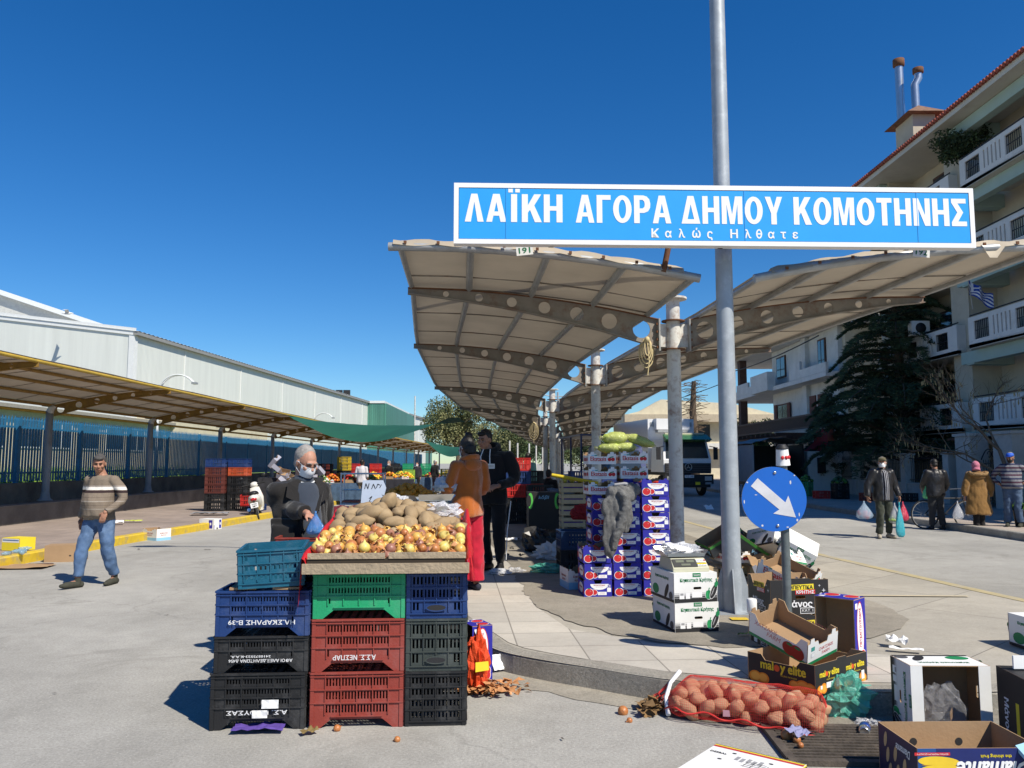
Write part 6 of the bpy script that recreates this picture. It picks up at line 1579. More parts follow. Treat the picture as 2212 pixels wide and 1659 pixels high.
def carton(w, d, h, m, lid=False, fo=None, so=None, fh=None, inner=None, t=.006, sides=None):
 mb = MB(); inner = inner or M_KRAFT; sm = sides or m
 for s, L in (('f', w), ('b', w), ('r', d - 2 * t), ('l', d - 2 * t)):
  T = face(s, w, d) @ tr4(0, 0, -t)
  if s in 'fb': out = fo(L) if fo else frect(-L / 2, 0, L / 2, h); mm = m
  else: out = so(L) if so else frect(-L / 2, 0, L / 2, h); mm = sm
  mb.plate(out, [fh] if fh and s in 'fb' else [], t, mm, T, inner, inner)
 mb.plate(frect(-w / 2 + t, -d / 2 + t, w / 2 - t, d / 2 - t), [], t, inner, tr4(0, 0, .001), m)
 if lid: mb.plate(frect(-w / 2, -d / 2, w / 2, d / 2), [], t, m, tr4(0, 0, h))
 return mb
def qr(mb, x, z, s, T): mb.rect(x, z, s, s, I_WHITE, T, .0012)
CT = {}
def box(key, p, rz, label, builder, group=None, name="cardboard_box", rot=None):
 if key not in CT:
  b, pr = builder(); CT[key] = (b.mesh("carton"), pr.mesh("print"))
 o = bpy.data.objects.new(name, CT[key][0]); COL.objects.link(o); o.location = p; o.rotation_euler = rot if rot else (0, 0, rz)
 tag(o, label, "box", group)
 q = bpy.data.objects.new("printed_artwork", CT[key][1]); COL.objects.link(q); q.parent = o
 return o
TW, TD, TH = .305, .4, .178
def tomato_art(mb, T, w, k=1.0):
 mb.disc(.015, .135, .1 * k, .062, I_WHITE, T, .001, 20, PI, 2 * PI)
 mb.text("ΠΕΤΣΑΓΓΟΥΡΑΚΗΣ", .015, .122, .125 * k, .011, I_RED, T, .0016, .02)
 mb.text("BIOTOMATO HYDRO", .015, .104, .08 * k, .006, I_PINK, T, .0016)
 for x, r in ((-.04, .031), (-.098, .044)):
  mb.disc(x * k, .047, r + .005, r * .88 + .005, I_WHITE, T, .001 + (.0006 if r > .04 else 0), 18); mb.disc(x * k, .047, r, r * .88, I_RED, T, .0013 + (.0006 if r > .04 else 0), 18)
 mb.disc(-.085 * k, .06, .006, .008, I_PINK, T, .0025); mb.disc(-.1 * k, .088, .016, .006, I_GREEN, T, .0025, 8)
 mb.rect(.045 * k, .035, .095, .034, I_WHITE, T, .0026); mb.text("ΥΔΡΟΠΟΝΙΑ", .045 * k, .041, .055, .007, I_PINK, T, .003); mb.text("ΚΟΜΟΤΗΝΗ", .045 * k, .03, .055, .006, I_PINK, T, .003)
def tomato_box():
 b = carton(TW, TD, TH, B_BLUE, fo=lambda L: notch(L, TH - .004, .3, .035, .016), so=lambda L: notch(L, TH - .03, .5, .0, .03, .1))
 p = MB(); tomato_art(p, face('f', TW, TD), TW)
 T = face('f', TW, TD); p.rect(.118, .112, .03, .026, I_WHITE, T, .001); p.rect(.12, .072, .042, .044, I_WHITE, T, .001); p.rect(.118, .112, .02, .016, B_BLUE, T, .0016)
 for s in 'lr':
  T = face(s, TW, TD); p.disc(0, .08, .13, .055, I_WHITE, T, .001, 22); p.text("ΠΕΤΣΑΓΓΟΥΡΑΚΗΣ", 0, .085, .18, .018, I_PINK, T, .0016, .02)
  for x in (-.15, .15): p.disc(x, .06, .035, .036, I_RED, T, .0016, 14)
 return b, p
EW, ED, EH = .32, .4, .15
def plum_box():
 b = carton(EW, ED, EH, B_WHITE, fo=lambda L: notch(L, .118, .42, .03, .022, .2), so=lambda L: notch(L, .1, .6, .0, .04, .1)); p = MB()
 for s, L in (('f', EW), ('b', EW), ('l', ED), ('r', ED)):
  T = face(s, EW, ED); p.text("Ekstasis", -.045, .062, .185, .05, I_RED, T, .001, .025)
  p.text("κηπευτικά Θέρμης", -.045, .027, .16, .01, I_GREY, T, .001)
  p.rect(-.075, .1, .03, .014, I_TEAL, T, .001); p.rect(-.11, .1, .03, .01, I_LBLUE, T, .001)
  for x in (.085, .125): p.disc(x, .055, .022, .022, I_RED, T, .001 + x * .003, 14)
  p.disc(.105, .08, .03, .006, I_GREEN, T, .0017, 10, rot=.3)
 return b, p
VW, VD, VH = .40, .52, .242
def veg_art(p, T, w):
 p.rect(.01, VH - .013, .075, .034, I_GREEN, T, .0012); p.text("Εκλεκτά", .01, VH - .012, .055, .017, I_WHITE, T, .002, .02)
 p.text("Κηπευτικά Κρήτης", .005, .185, .3, .04, I_GREEN, T, .0012, .03)
 for k, (z, hh, mm) in enumerate(((.018, .036, I_BLACK), (.046, .016, mat("ink_dark_grey", (.08, .08, .085), .6)), (.063, .012, I_GREY), (.078, .006, mat("ink_pale_grey", (.5, .5, .5), .6)))): p.rect(0, z, w * .99, hh, mm, T, .0008)
 p.rect(.01, .062, .095, .044, I_WHITE, T, .0014); p.rect(-.13, .055, .045, .05, I_WHITE, T, .0014); p.rect(-.075, .055, .04, .05, I_WHITE, T, .0014); p.rect(-.13, .068, .03, .018, I_GREY, T, .002)
 p.disc(.12, .06, .035, .042, I_WHITE, T, .0016, 18); p.disc(.12, .06, .031, .038, I_GREEN, T, .0022, 18); p.disc(.103, .06, .012, .036, mat("ink_mid_green", (.02, .3, .1), .6), T, .0028, 14); p.rect(.123, .108, .008, .022, I_GREEN, T, .0024, -.3)
 p.disc(.165, .088, .028, .072, I_WHITE, T, .003, 20, rot=-.42); p.disc(.165, .088, .024, .067, I_BLACK, T, .0036, 20, rot=-.42); p.disc(.19, .148, .017, .026, I_GREEN, T, .0042, 14, rot=-.3); p.disc(.157, .085, .005, .04, I_GREY, T, .0042, 10, rot=-.42); p.rect(.193, .182, .008, .03, I_GREEN, T, .0042, .1)
def veg_box(lid=True):
 b = carton(VW, VD, VH, B_WHITE, lid, fh=hole(.015, .118, .075, .022)); p = MB()
 veg_art(p, face('f', VW, VD), VW); veg_art(p, face('b', VW, VD), VW)
 for s in 'lr':
  T = face(s, VW, VD); p.text("Κηπευτικά Κρήτης", 0, .187, .3, .032, I_GREEN, T, .0012, .02); p.disc(-.14, .07, .07, .045, I_GREEN, T, .0012); p.disc(.1, .08, .03, .075, I_BLACK, T, .002, rot=-.6); p.disc(.19, .05, .04, .035, MATS['ink_dark_grey'], T, .002); p.rect(0, .012, VD * .98, .024, I_BLACK, T, .0016)
 return b, p
# ---- tomato boxes in three front stacks, plain rows behind, plum-tomato boxes on top
BR = R(4.5)
T0 = G(1262, 1289.5, .158)
ORD = ["lowest", "second", "third", "fourth", "fifth", "sixth", "topmost"]
tops = []
GT = "blue tomato boxes stacked by the canopy column"
for s, (off, n, nm) in enumerate(((0, 3, "left short stack"), (.325, 6, "middle stack"), (.65, 7, "right tall stack"))):
 for k in range(n):
  j = .006 * math.sin(k * 2.3 + s)
  p = T0 + rz4(BR) @ Vector((off + TW / 2 + j, TD / 2 + .04 * s * 0 + j, 0)) + Vector((0, 0, .18 * k))
  lab = f"{ORD[k]} blue tomato box of the {nm} by the canopy column" if k < n - 1 else f"open blue tomato box on top of the {nm}"
  o = box('tom', p, BR + R(.8) * math.sin(k * 1.7 + s), lab, tomato_box, GT)
  if k == n - 1: tops.append((p, nm))
for s, (off, n, nm) in enumerate(((.17, 6, "left rear stack"), (.54, 7, "right rear stack"))):
 for k in range(n):
  p = T0 + rz4(BR) @ Vector((off + TW / 2, TD * 1.55, 0)) + Vector((0, 0, .18 * k))
  box('tom', p, BR, f"{ORD[k]} blue tomato box of the {nm}, mostly hidden behind the front ones", tomato_box, GT)
 for k in range(3 if s == 0 else 2):
  p = T0 + rz4(BR) @ Vector((off + TW / 2 - .03, TD * 1.5, 0)) + Vector((0, 0, .18 * n + .002 + .172 * k))
  box('plum', p, BR + R(1) * math.sin(k * 2), ("bottom", "middle" if s == 0 else "upper", "topmost")[k] + " white tomato box with red lettering on the " + ("left" if s == 0 else "right") + " rear stack", plum_box, "white tomato boxes on the rear stacks")
M_TOMS = mat("tomato_red", (.5, .03, .012), .25, .15, 9, spec=.6)
def tomato_mesh():
 mb = MB(); mb.ell((0, 0, 0), (.036, .036, .029), M_TOMS, 14, 9)
 for k in range(5): a = k * 1.257; mb.add([(0, 0, .03), (.012 * math.cos(a - .4), .012 * math.sin(a - .4), .0295), (.022 * math.cos(a), .022 * math.sin(a), .032), (.012 * math.cos(a + .4), .012 * math.sin(a + .4), .0295)], [(0, 1, 2, 3)], I_GREEN)
 return mb.mesh("tomato")
tmm = tomato_mesh()
for p, nm in tops:
 for i in range(4):
  for k in range(5):
   put(tmm, "tomato", p + rz4(BR) @ Vector((-.105 + .07 * i, -.145 + .072 * k, .112 + .02 * rg.random())), 1, f"ripe red tomato lying in the open box on top of the {nm}", "tomato", "tomatoes in the open boxes")
# ---- two white vegetable boxes with the scale
vb = G(1454, 1367, .158); vr = R(11)
for k in range(2):
 p = vb + rz4(vr) @ Vector((VW / 2 + .02 - .012 * k, VD / 2, 0)) + Vector((0, 0, (VH + .007) * k))
 box('veg', p, vr + R(1.5) * k, ("lower" if k == 0 else "upper") + " white vegetable box with green Greek lettering under the market scale", veg_box, "white boxes carrying the scale")
 if k == 1: sc_p = p + Vector((0, -.02, VH + .008))
M_SCALE = mat("scale_beige", (.5, .49, .36), .45, .06); M_STN = mat("stainless", (.55, .55, .54), .28, .08, 5, metal=.9)
sc = empty("market_scale", sc_p, vr + R(-1), "beige electronic market scale with steel pan on top of two white boxes", "scale")
mb = MB()
vs = [(-.165, -.19, 0), (.165, -.19, 0), (.165, .17, 0), (-.165, .17, 0), (-.165, -.19, .03), (.165, -.19, .03), (.155, -.1, .105), (-.155, -.1, .105), (.15, .165, .106), (-.15, .165, .106)]
mb.add(vs, [(3, 2, 1, 0), (0, 1, 5, 4), (4, 5, 6, 7), (7, 6, 8, 9), (1, 2, 8, 6, 5), (0, 4, 7, 9, 3), (2, 3, 9, 8)], M_SCALE); mb.build("housing", sc)
KT = Matrix.Translation((0, -.145, .0675)) @ rx4(math.atan2(.075, .09))
mb = MB(); mb.box((-.045, 0, .004), (.215, .09, .006), mat("scale_panel", (.05, .05, .045), .4), KT); mb.rect(-.085, .018, .075, .026, mat("lcd_grey", (.16, .17, .12), .3), KT, .009); mb.rect(.01, .018, .07, .026, MATS["lcd_grey"], KT, .009); mb.rect(-.04, -.022, .085, .022, MATS["lcd_grey"], KT, .009); mb.build("display", sc)
for i in range(6):
 for k in range(4):
  mb = MB(); mb.box((.072 + i * .0145, -.03 + k * .019, .006), (.011, .013, .006), (I_WHITE, I_YEL, I_WHITE, I_RED if i == 5 else I_WHITE)[k], KT); mb.build("key", sc)
mb = MB(); mb.box((0, .06, .124), (.34, .27, .012), M_STN); mb.box((0, -.077, .132), (.34, .006, .03), M_STN); mb.tube([(0, .06, .1), (0, .06, .12)], .05, M_DARK, 12)
for s in (-1, 1): mb.add([(s * .17, -.07, .115), (s * .22, -.05, .17), (s * .22, .2, .17), (s * .17, .19, .115)], [(0, 1, 2, 3)], M_STN)
mb.add([(-.17, .19, .115), (.17, .19, .115), (.19, .23, .18), (-.19, .23, .18)], [(0, 1, 2, 3)], M_STN); mb.build("pan", sc)
def film(name, c, alpha=.35, rough=.12):
 m, N, L, b = new_nodes(name); b.inputs['Base Color'].default_value = (*c, 1); b.inputs['Roughness'].default_value = rough; b.inputs['Alpha'].default_value = alpha; b.inputs['Specular IOR Level'].default_value = .8
 tc = N.new("ShaderNodeTexCoord"); bp = N.new("ShaderNodeBump"); bp.inputs['Strength'].default_value = .9; bp.inputs['Distance'].default_value = .03
 L.new(n_noise(N, L, tc.outputs['Object'], 16, 6, .65, 1.5), bp.inputs['Height']); L.new(bp.outputs[0], b.inputs['Normal']); return m
F_CLEAR, F_GREEN, F_WHITE, F_BLUE = film("clear_film", (.75, .75, .77), .42), film("green_film", (.12, .55, .42), .62, .2), film("white_film", (.75, .76, .78), .75, .3), film("blue_film", (.1, .32, .75), .62)
F_TURQ, F_YEL, F_PINK = film("turquoise_film", (.03, .42, .5), .85, .25), film("yellowish_film", (.6, .62, .25), .4), film("crimson_film", (.55, .02, .06), .9, .3)
def crumple(name, p, size, m, label, cat="plastic bag", seed=0, amp=.5, n=26, rz=0, ridge=1.0):
 """crumpled sheet: a lump with sharp folds"""
 mb = MB(); vs = []; fs = []; k = n // 2; sv = Vector((seed * 3.1, seed * 1.7, 0))
 for i in range(k + 1):
  a = PI * i / k
  for j in range(n):
   w = 2 * PI * j / n; q = Vector((math.sin(a) * math.cos(w), math.sin(a) * math.sin(w), math.cos(a)))
   f = 1 + amp * (abs(noise.noise(q * 2.2 + sv)) * 1.6 - .45) + amp * .5 * (abs(noise.noise(q * 5 + sv)) * 1.6 - .4) * ridge
   vs.append((q.x * size[0] * f, q.y * size[1] * f, max(.004, (q.z * f * .62 + .38) * size[2])))
 for i in range(k):
  for j in range(n): fs.append((i * n + j, (i + 1) * n + j, (i + 1) * n + (j + 1) % n, i * n + (j + 1) % n))
 mb.add(vs, fs, m, False)
 return tag(mb.build(name, None, p, (0, 0, rz)), label, cat)
crumple("plastic_bags", sc_p + rz4(vr) @ Vector((0, .08, .115)), (.19, .13, .1), F_WHITE, "crumpled clear plastic bags heaped on the scale pan", seed=3, amp=.8)
# ---- black vegetable boxes
MW, MD, MH = .48, .4, .262
def manos_box():
 def fo(L): return [(-L / 2, 0), (L / 2, 0), (L / 2, MH), (.1, MH), (.08, MH + .01), (-.08, MH + .01), (-.1, MH), (-L / 2, MH)]
 def so(L): return [(-L / 2, 0), (L / 2, 0), (L / 2, MH), (L / 2 - .05, MH - .0), (L / 2 - .09, MH - .06), (-L / 2 + .09, MH - .06), (-L / 2 + .05, MH), (-L / 2, MH)]
 b = carton(MW, MD, MH, B_BLACK, fo=fo, so=so, fh=hole(.005, .128, .085, .026)); p = MB()
 for s in 'fblr':
  T = face(s, MW, MD); k = 1 if s in 'fb' else .8
  p.rect(.0, .205, .235 * k, .042, I_YEL, T, .001, .03); p.text("ΚΗΠΕΥΤΙΚΑ", .0, .205, .22 * k, .03, I_BLACK, T, .0018, .03)
  p.rect(.045 * k, .168, .165 * k, .034, I_RED, T, .0026, .02); p.text("ΚΡΗΤΗΣ", .045 * k, .168, .15 * k, .026, I_WHITE, T, .0034, .03)
  p.text("Μάνος", -.015, .075, .235 * k, .062, I_WHITE, T, .001, .035)
  p.rect(-.13 * k, .03, .06, .045, I_WHITE, T, .001); p.rect(.06 * k, .026, .12, .045, I_WHITE, T, .001); p.rect(.06 * k, .026, .11, .036, I_BLACK, T, .0016); p.text("ΚΑΤ. Ι", .06 * k, .027, .09, .02, I_WHITE, T, .0022)
  for x, z, r in ((.165, .215, .01), (.2, .178, .016)):
   for a in (0, PI / 2): p.disc(x * k, z, r, r * .16, I_WHITE, T, .001 + a * .0004, 8, rot=a)
 return b, p
mr = R(7)
mp = G(1669, 1407, .158)
for k in range(2):
 p = mp + rz4(mr) @ Vector((MW / 2 - .01 * k, MD / 2, 0)) + Vector((0, 0, (MH + .012) * k))
 box('man', p, mr + R(1.5 * k), ("lower" if k == 0 else "upper, open") + " black vegetable box with white name behind the arrow sign's post", manos_box, "black vegetable boxes by the arrow sign")
box('plum', mp + rz4(mr) @ Vector((.36, MD + .06, (MH + .01) * 1.75)), mr + R(30), "white tomato box corner sticking up behind the open black box", plum_box, None, rot=(R(20), R(-8), mr + R(30)))
# round blue sign with its post
sp = G(1689, 1414, .158); sp.x = 1.985; sp.y = 5.92
M_SGN, M_SGW = mat("traffic_sign_blue", (.012, .12, .5), .35, .05, 3), mat("reflective_white", (.6, .6, .62), .5, .1, 6, dirt=(.4, .4, .38), ds=8, da=.4)
M_DPOST = mat("dark_galvanised_post", (.13, .15, .15), .5, .25, 6, metal=.4, dirt=(.22, .24, .24), ds=6, da=.5)
so_ = empty("arrow_sign", sp, 0, "round blue traffic sign with white diagonal arrow on a dark post", "traffic sign")
zc = D(1672, 1078, 5.87).z - sp.z; rr = .232
mb = MB(); mb.tube([(0, 0, 0), (0, 0, zc + .3)], .031, M_DPOST, 14); mb.build("post", so_)
ST_ = tr4(D(1672, 1078, 5.87).x - sp.x, -.05, zc) @ rz4(R(-2)) @ FRONT
mb = MB(); mb.plate([(rr * math.cos(a), rr * math.sin(a)) for a in [i * PI / 32 for i in range(64)]], [], .004, M_SGN, ST_, M_GALV); mb.plate([(rr * math.cos(a), rr * math.sin(a)) for a in [i * PI / 32 for i in range(64)]], [[(rr * .985 * math.cos(a), rr * .985 * math.sin(a)) for a in [i * PI / 32 for i in range(64)]]], .014, M_GALV, ST_ @ tr4(0, 0, -.012)); mb.build("disc", so_)
def arr(t_, s_):  # along arrow axis from upper left to lower right
 dx, dy = math.cos(R(-41)), math.sin(R(-41)); return (t_ * dx - s_ * dy, t_ * dy + s_ * dx)
mb = MB(); mb.plate([arr(-.185, -.038), arr(.075, -.034), arr(.06, -.085), arr(.2, .0), arr(.06, .085), arr(.075, .034), arr(-.185, .038)], [], .0015, M_SGW, ST_ @ tr4(.0, 0, .0045))
mb.build("arrow", so_)
mb = MB()
for x, z, w, h in ((.12, .12, .012, .03), (.15, .17, .012, .01), (-.13, .03, .02, .006), (.175, -.11, .008, .03), (.16, -.15, .014, .02), (-.09, -.19, .016, .016), (-.19, .12, .015, .012), (-.215, -.02, .008, .03), (.09, -.2, .02, .008)): mb.disc(x, z, w / 2, h / 2, M_SGW, ST_, .0052, 7)
mb.build("chipped_paint", so_)
for z in (.19, -.19): mb = MB(); mb.lathe([(.011, 0), (.011, .006), (.006, .008)], M_STN, (0, 0, .005), 10, ST_ @ tr4(.01 if z > 0 else .02, z, 0)); mb.build("bolt", so_)
# paper cup upside down on the post
cp = empty("paper_cup", sp + Vector((0, 0, zc + .302)), 0, "white and red paper cup turned upside down on top of the arrow sign's post", "cup", rot=(R(5), R(-4), 0))
mb = MB(); mb.lathe([(.052, -.06), (.05, -.055), (.047, -.01), (.043, .055), (.042, .06)], B_WHITE, n=16)
for a in (-1.9, -1.3, -.8): mb.ell((.0475 * math.cos(a), .0475 * math.sin(a), 0), (.014, .008, .014), I_RED, 8, 6)
mb.build("cup", cp); mb = MB(); mb.lathe([(.043, .06), (.047, .062), (.045, .068), (.03, .09), (.028, .094), (0.0, .094)], I_BLACK, n=16); mb.build("lid", cp)
# ---- blue tomato carton standing on end
def torn_box():
 b = carton(.285, .5, .2, B_BLUE, fo=lambda L: frect(-L / 2, 0, L / 2, .2), so=lambda L: frect(-L / 2, 0, L / 2, .2)); p = MB()
 for s, L in (('f', .285), ('b', .285), ('l', .5), ('r', .5)):
  T = face(s, .285, .5)
  if L > .4: p.disc(0.03, .1, .2, .062, I_RED, T, .0008, 24); p.disc(0.03, .1, .19, .055, I_WHITE, T, .0013, 24); p.text("ΠΕΤΣΑΓΓΟΥΡΑΚΗΣ", .05, .105, .27, .03, I_RED, T, .002, .03); p.text("ΥΔΡΟΠΟΝΙΚΗ ΝΤΟΜΑΤΑ", .05, .078, .2, .012, I_PINK, T, .002);
  for x in ((-.2, -.16) if L > .4 else (-.08, .06)): p.disc(x, .075, .055, .06, I_WHITE, T, .002 + .001 * (x + .2), 18); p.disc(x, .075, .05, .055, I_RED, T, .0027 + .001 * (x + .2), 18)
  p.rect(.2 if L > .4 else .1, .16, .04, .04, I_WHITE, T, .0014)
 return b, p
q = G(1850, 1452, .155)
o = box('torn', (0, 0, 0), 0, "blue tomato carton standing on its end with its dark inside showing", torn_box)
o.matrix_world = tr4(q + Vector((-.02, .2, .235))) @ rz4(R(-44)) @ Matrix(((1, 0, 0, 0), (0, 0, -1, .1), (0, 1, 0, 0), (0, 0, 0, 1)))
# ---- black orange box (two prints on the long side) at the kerb
OW, OD, OH = .62, .5, .182
def orange_box():
 b = carton(OW, OD, OH, B_BLACK, fo=lambda L: [(-L / 2, 0), (L / 2, 0), (L / 2, OH), (.06, OH), (.05, OH + .012), (-.05, OH + .012), (-.06, OH), (-L / 2, OH)], so=lambda L: [(-L / 2, 0), (L / 2, 0), (L / 2, OH), (L / 2 - .1, OH), (L / 2 - .13, OH - .035), (-L / 2 + .13, OH - .035), (-L / 2 + .1, OH), (-L / 2, OH)]); p = MB()
 def art(T, x, k):
  p.text("mal", x - .083 * k, .118, .072 * k, .042 * k, I_YEL, T, .001, .04); p.disc(x - .03 * k, .114, .017 * k, .017 * k, mat("ink_red_orange", (.65, .1, .02), .6), T, .001); p.text("y", x + .002 * k, .107, .03 * k, .042 * k, I_YEL, T, .001, .04); p.text("elite", x + .078 * k, .12, .1 * k, .046 * k, I_YEL, T, .001, .04)
  p.text("HELLENIC MANDARINS", x + .02, .078, .11 * k, .008, I_YEL, T, .001)
  for dx, dz, r in ((-.12, .025, .032), (-.07, .03, .036), (.095, .032, .036), (.12, .02, .03)): p.disc(x + dx * k, dz, r, r * .9, I_ORG, T, .001 + r * .02, 16); p.disc(x + dx * k, dz, r * .7, r * .62, mat("ink_light_orange", (.8, .38, .05), .6), T, .0012 + r * .022, 14)
  p.rect(x + .0, .045, .085 * k, .035, I_WHITE, T, .004); p.rect(x + .1 * k, .045, .035, .055, I_WHITE, T, .004); p.rect(x - .105 * k, .04, .022, .022, I_WHITE, T, .004)
  p.disc(x, .016, .03, .012, I_BLACK, T, .004, 14)
 for x in (-.155, .155): art(face('f', OW, OD), x, .92); art(face('b', OW, OD), x, .92)
 for s in 'lr':
  T = face(s, OW, OD); p.text("mal", -.1, .122, .1, .06, I_YEL, T, .001, .04); p.disc(-.027, .113, .022, .022, MATS["ink_red_orange"], T, .001); p.text("y", .018, .107, .042, .058, I_YEL, T, .001, .04); p.text("elite", .12, .124, .13, .062, I_YEL, T, .001, .04); p.text("HELLENIC MANDARINS", .06, .072, .12, .01, I_YEL, T, .001)
  for dx, r in ((-.19, .05), (-.13, .045), (.1, .04), (.16, .055), (.21, .045)): p.disc(dx, .03, r, r * .8, I_ORG, T, .001 + r * .02, 18); p.disc(dx, .034, r * .7, r * .55, MATS["ink_light_orange"], T, .0012 + r * .024, 14)
 return b, p
oc = G(1763, 1503, .155)          # nearest bottom corner
orz = R(38)
o = box('ora', oc + rz4(orz) @ Vector((OW / 2, OD / 2, .0)), orz, "open black mandarin box with yellow lettering overhanging the kerb", orange_box)
# ---- white tomato tray thrown into it
def farm_box():
 w, d, h = .3, .5, .165
 b = carton(w, d, h, B_WHITE, fo=lambda L: notch(L, h - .01, .34, .035, .03, .2), so=lambda L: [(-L / 2, 0), (L / 2, 0), (L / 2, h + .01), (L / 2 - .05, h + .01), (L / 2 - .09, h - .05), (-L / 2 + .09, h - .05), (-L / 2 + .05, h + .01), (-L / 2, h + .01)]); p = MB()
 for s, L in (('f', w), ('b', w), ('l', d), ('r', d)):
  T = face(s, w, d); p.rect(0, .012, L * .98, .022, I_GREEN, T, .0008)
  if L > .4:
   p.text("XATZAKIS", -.1, .115, .2, .032, I_PINK, T, .001, .0, .25); p.text("FARM", -.03, .075, .12, .032, I_PINK, T, .001, .0, .25)
   for x, r in ((.1, .055), (.165, .058)): p.disc(x, .058, r, r * .86, mat("ink_deep_red", (.32, .015, .015), .6, .1), T, .001 + x * .006, 20); p.disc(x + .005, .09, .028, .01, I_GREEN, T, .0024 + x * .001, 5)
  else: p.text("CHATZAKIS", .03, .085, .14, .024, I_RED, T, .001, .0); p.text("FARM", .03, .052, .075, .022, I_RED, T, .001, .0); p.rect(-.1, .11, .035, .03, I_TEAL, T, .001); p.rect(-.1, .065, .035, .03, I_GREY, T, .001); p.rect(-.1, .065, .032, .027, I_WHITE, T, .0016)
 return b, p
RF = rz4(R(33)) @ rx4(R(15)) @ ry4(R(-13))
fc = D(1744, 1440, 5.42)
o = box('farm', (0, 0, 0), 0, "white tomato tray with red lettering tipped over inside the black mandarin box", farm_box)
o.matrix_world = tr4(fc - RF @ Vector((-.15, -.25, 0))) @ RF
# ---- white box on its side showing its inside, with torn film
def open_veg():
 global VW, VD, VH
 k = (VW, VD, VH); VW, VD, VH = .4, .47, .26
 r = veg_box(False); VW, VD, VH = k
 for sx_ in (-1, 1): r[0].box((0, sx_ * .2, .262), (.396, .07, .004), B_WHITE); r[0].box((sx_ * .18, 0, .264), (.05, .46, .004), B_WHITE) if sx_ < 0 else None
 return r
o = box('vegopen', (0, 0, 0), 0, "white vegetable box lying on its side, its dark inside facing the road", open_veg)
wq = G(1975, 1590, 0)
o.matrix_world = tr4(wq.x + .235, wq.y + .26, .202) @ rz4(R(-1)) @ rx4(R(90)) @ rz4(PI / 2)
crumple("clear_wrapper", (wq.x + .2, wq.y + .06, .02), (.15, .07, .26), film("thin_film", (.7, .7, .72), .16, .1), "torn sheet of clear film hanging out of the white box on its side", "plastic film", 7, .3)
# black box at the right edge, lying open
def plain_black():
 b = carton(.5, .4, .34, B_BLACK, inner=mat("dark_brown_inside", (.05, .035, .03), .9)); p = MB()
 for s in 'fblr': T = face(s, .5, .4); p.text("Μάνος", 0, .1, .2, .06, I_WHITE, T, .001, .035); p.rect(0, .22, .2, .035, I_YEL, T, .001)
 return b, p
o = box('pblack', (0, 0, 0), 0, "black box on its side at the right edge beside the white one", plain_black)
o.matrix_world = tr4(2.96, 4.7, .2) @ rz4(R(-6)) @ rx4(R(90)) @ rz4(PI / 2)
mb = MB(); mb.plate(frect(-.11, 0, .11, .012), [], .07, I_WHITE, tr4(2.9, 4.6, .46)); tag(mb.build("white_flap", None, None, None), "torn white cardboard strip lying on the black box at the right edge", "cardboard")
# ---- banana box, upside-down print
BW, BD, BH = .6, .4, .25
M_BANB = mat("banana_box_blue", (.015, .07, .24), .5, .1, 3); M_NAVY = mat("banana_box_navy", (.016, .016, .055), .5, .1, 3)
def banana_box():
 mb = carton(BW, BD, BH, M_BANB, sides=M_NAVY); p = MB(); T = face('f', BW, BD)
 p.rect(.04, .2, .5, .1, mat("print_deep_blue", (.012, .02, .12), .5), T, .0008); p.rect(-.23, .225, .17, .014, I_RED, T, .0014); p.text("EXTRA PREMIUM QUALITY", -.23, .225, .15, .008, I_WHITE, T, .002, 0, 0, True); p.text("the shining fruit", .075, .215, .15, .02, I_YEL, T, .0016, .02, 0, True)
 p.text("Diamante", .06, .15, .36, .085, I_WHITE, T, .0026, .04, .3, True)
 for k, (x, z, rx, rz_) in enumerate(((-.2, .19, .1, .024), (-.19, .15, .105, .027), (-.185, .105, .1, .03), (-.2, .055, .09, .03))): p.disc(x, z, rx, rz_, mat("ink_banana", (.72, .5, .03), .5, .1), T, .0014 + k * .0008, 22, rot=.05 * (k - 1)); p.disc(x, z - rz_ * .8, rx * .85, .003, mat("ink_banana_edge", (.4, .22, .02), .5), T, .0019 + k * .0008, 14, rot=.05 * (k - 1))
 for k, (x, mm) in enumerate(((.02, I_RED), (.06, I_GREEN), (.1, I_ORG), (-.02, I_YEL))): p.disc(x, .085, .02, .03, mm, T, .0035 + k * .0004, 12)
 for s in 'lr':
  T = face(s, BW, BD)
  for x, z in ((-.12, .19), (-.1, .12), (-.02, .15), (.07, .12), (.0, .07), (-.08, .05)): p.disc(x, z, .016, .04, mat("ink_tan", (.5, .34, .17), .6), T, .001, 14, rot=-.25)
  p.text("Diamante", .06, .19, .14, .04, I_WHITE, T, .001, .02, .3, True)
 return mb, p
o = box('ban', Vector((1.92 + BW / 2, 3.97 + BD / 2, 0)), R(1.0), "open blue banana box with yellow bananas printed upside down, at the bottom right", banana_box)
mb = MB()
for x in (-.12, .12): mb.disc(x, .15, .02, .02, M_DARK, tr4(0, BD / 2 - .0075, 0) @ FRONT, 0, 14)
mb.build("vent_hole", o)
mb = MB(); mb.plate([(-.2, -.12), (.2, -.15), (.22, .12), (-.16, .14)], [], .02, mat("pale_blue_foam", (.3, .52, .66), .8, .05), tr4(0, 0, 0) @ rx4(R(18)))
tag(mb.build("foam_sheet", None, (2.6, 3.93, .2), (R(12), R(-10), .3)), "pale blue foam sheet leaning on the banana box at the right edge", "foam")
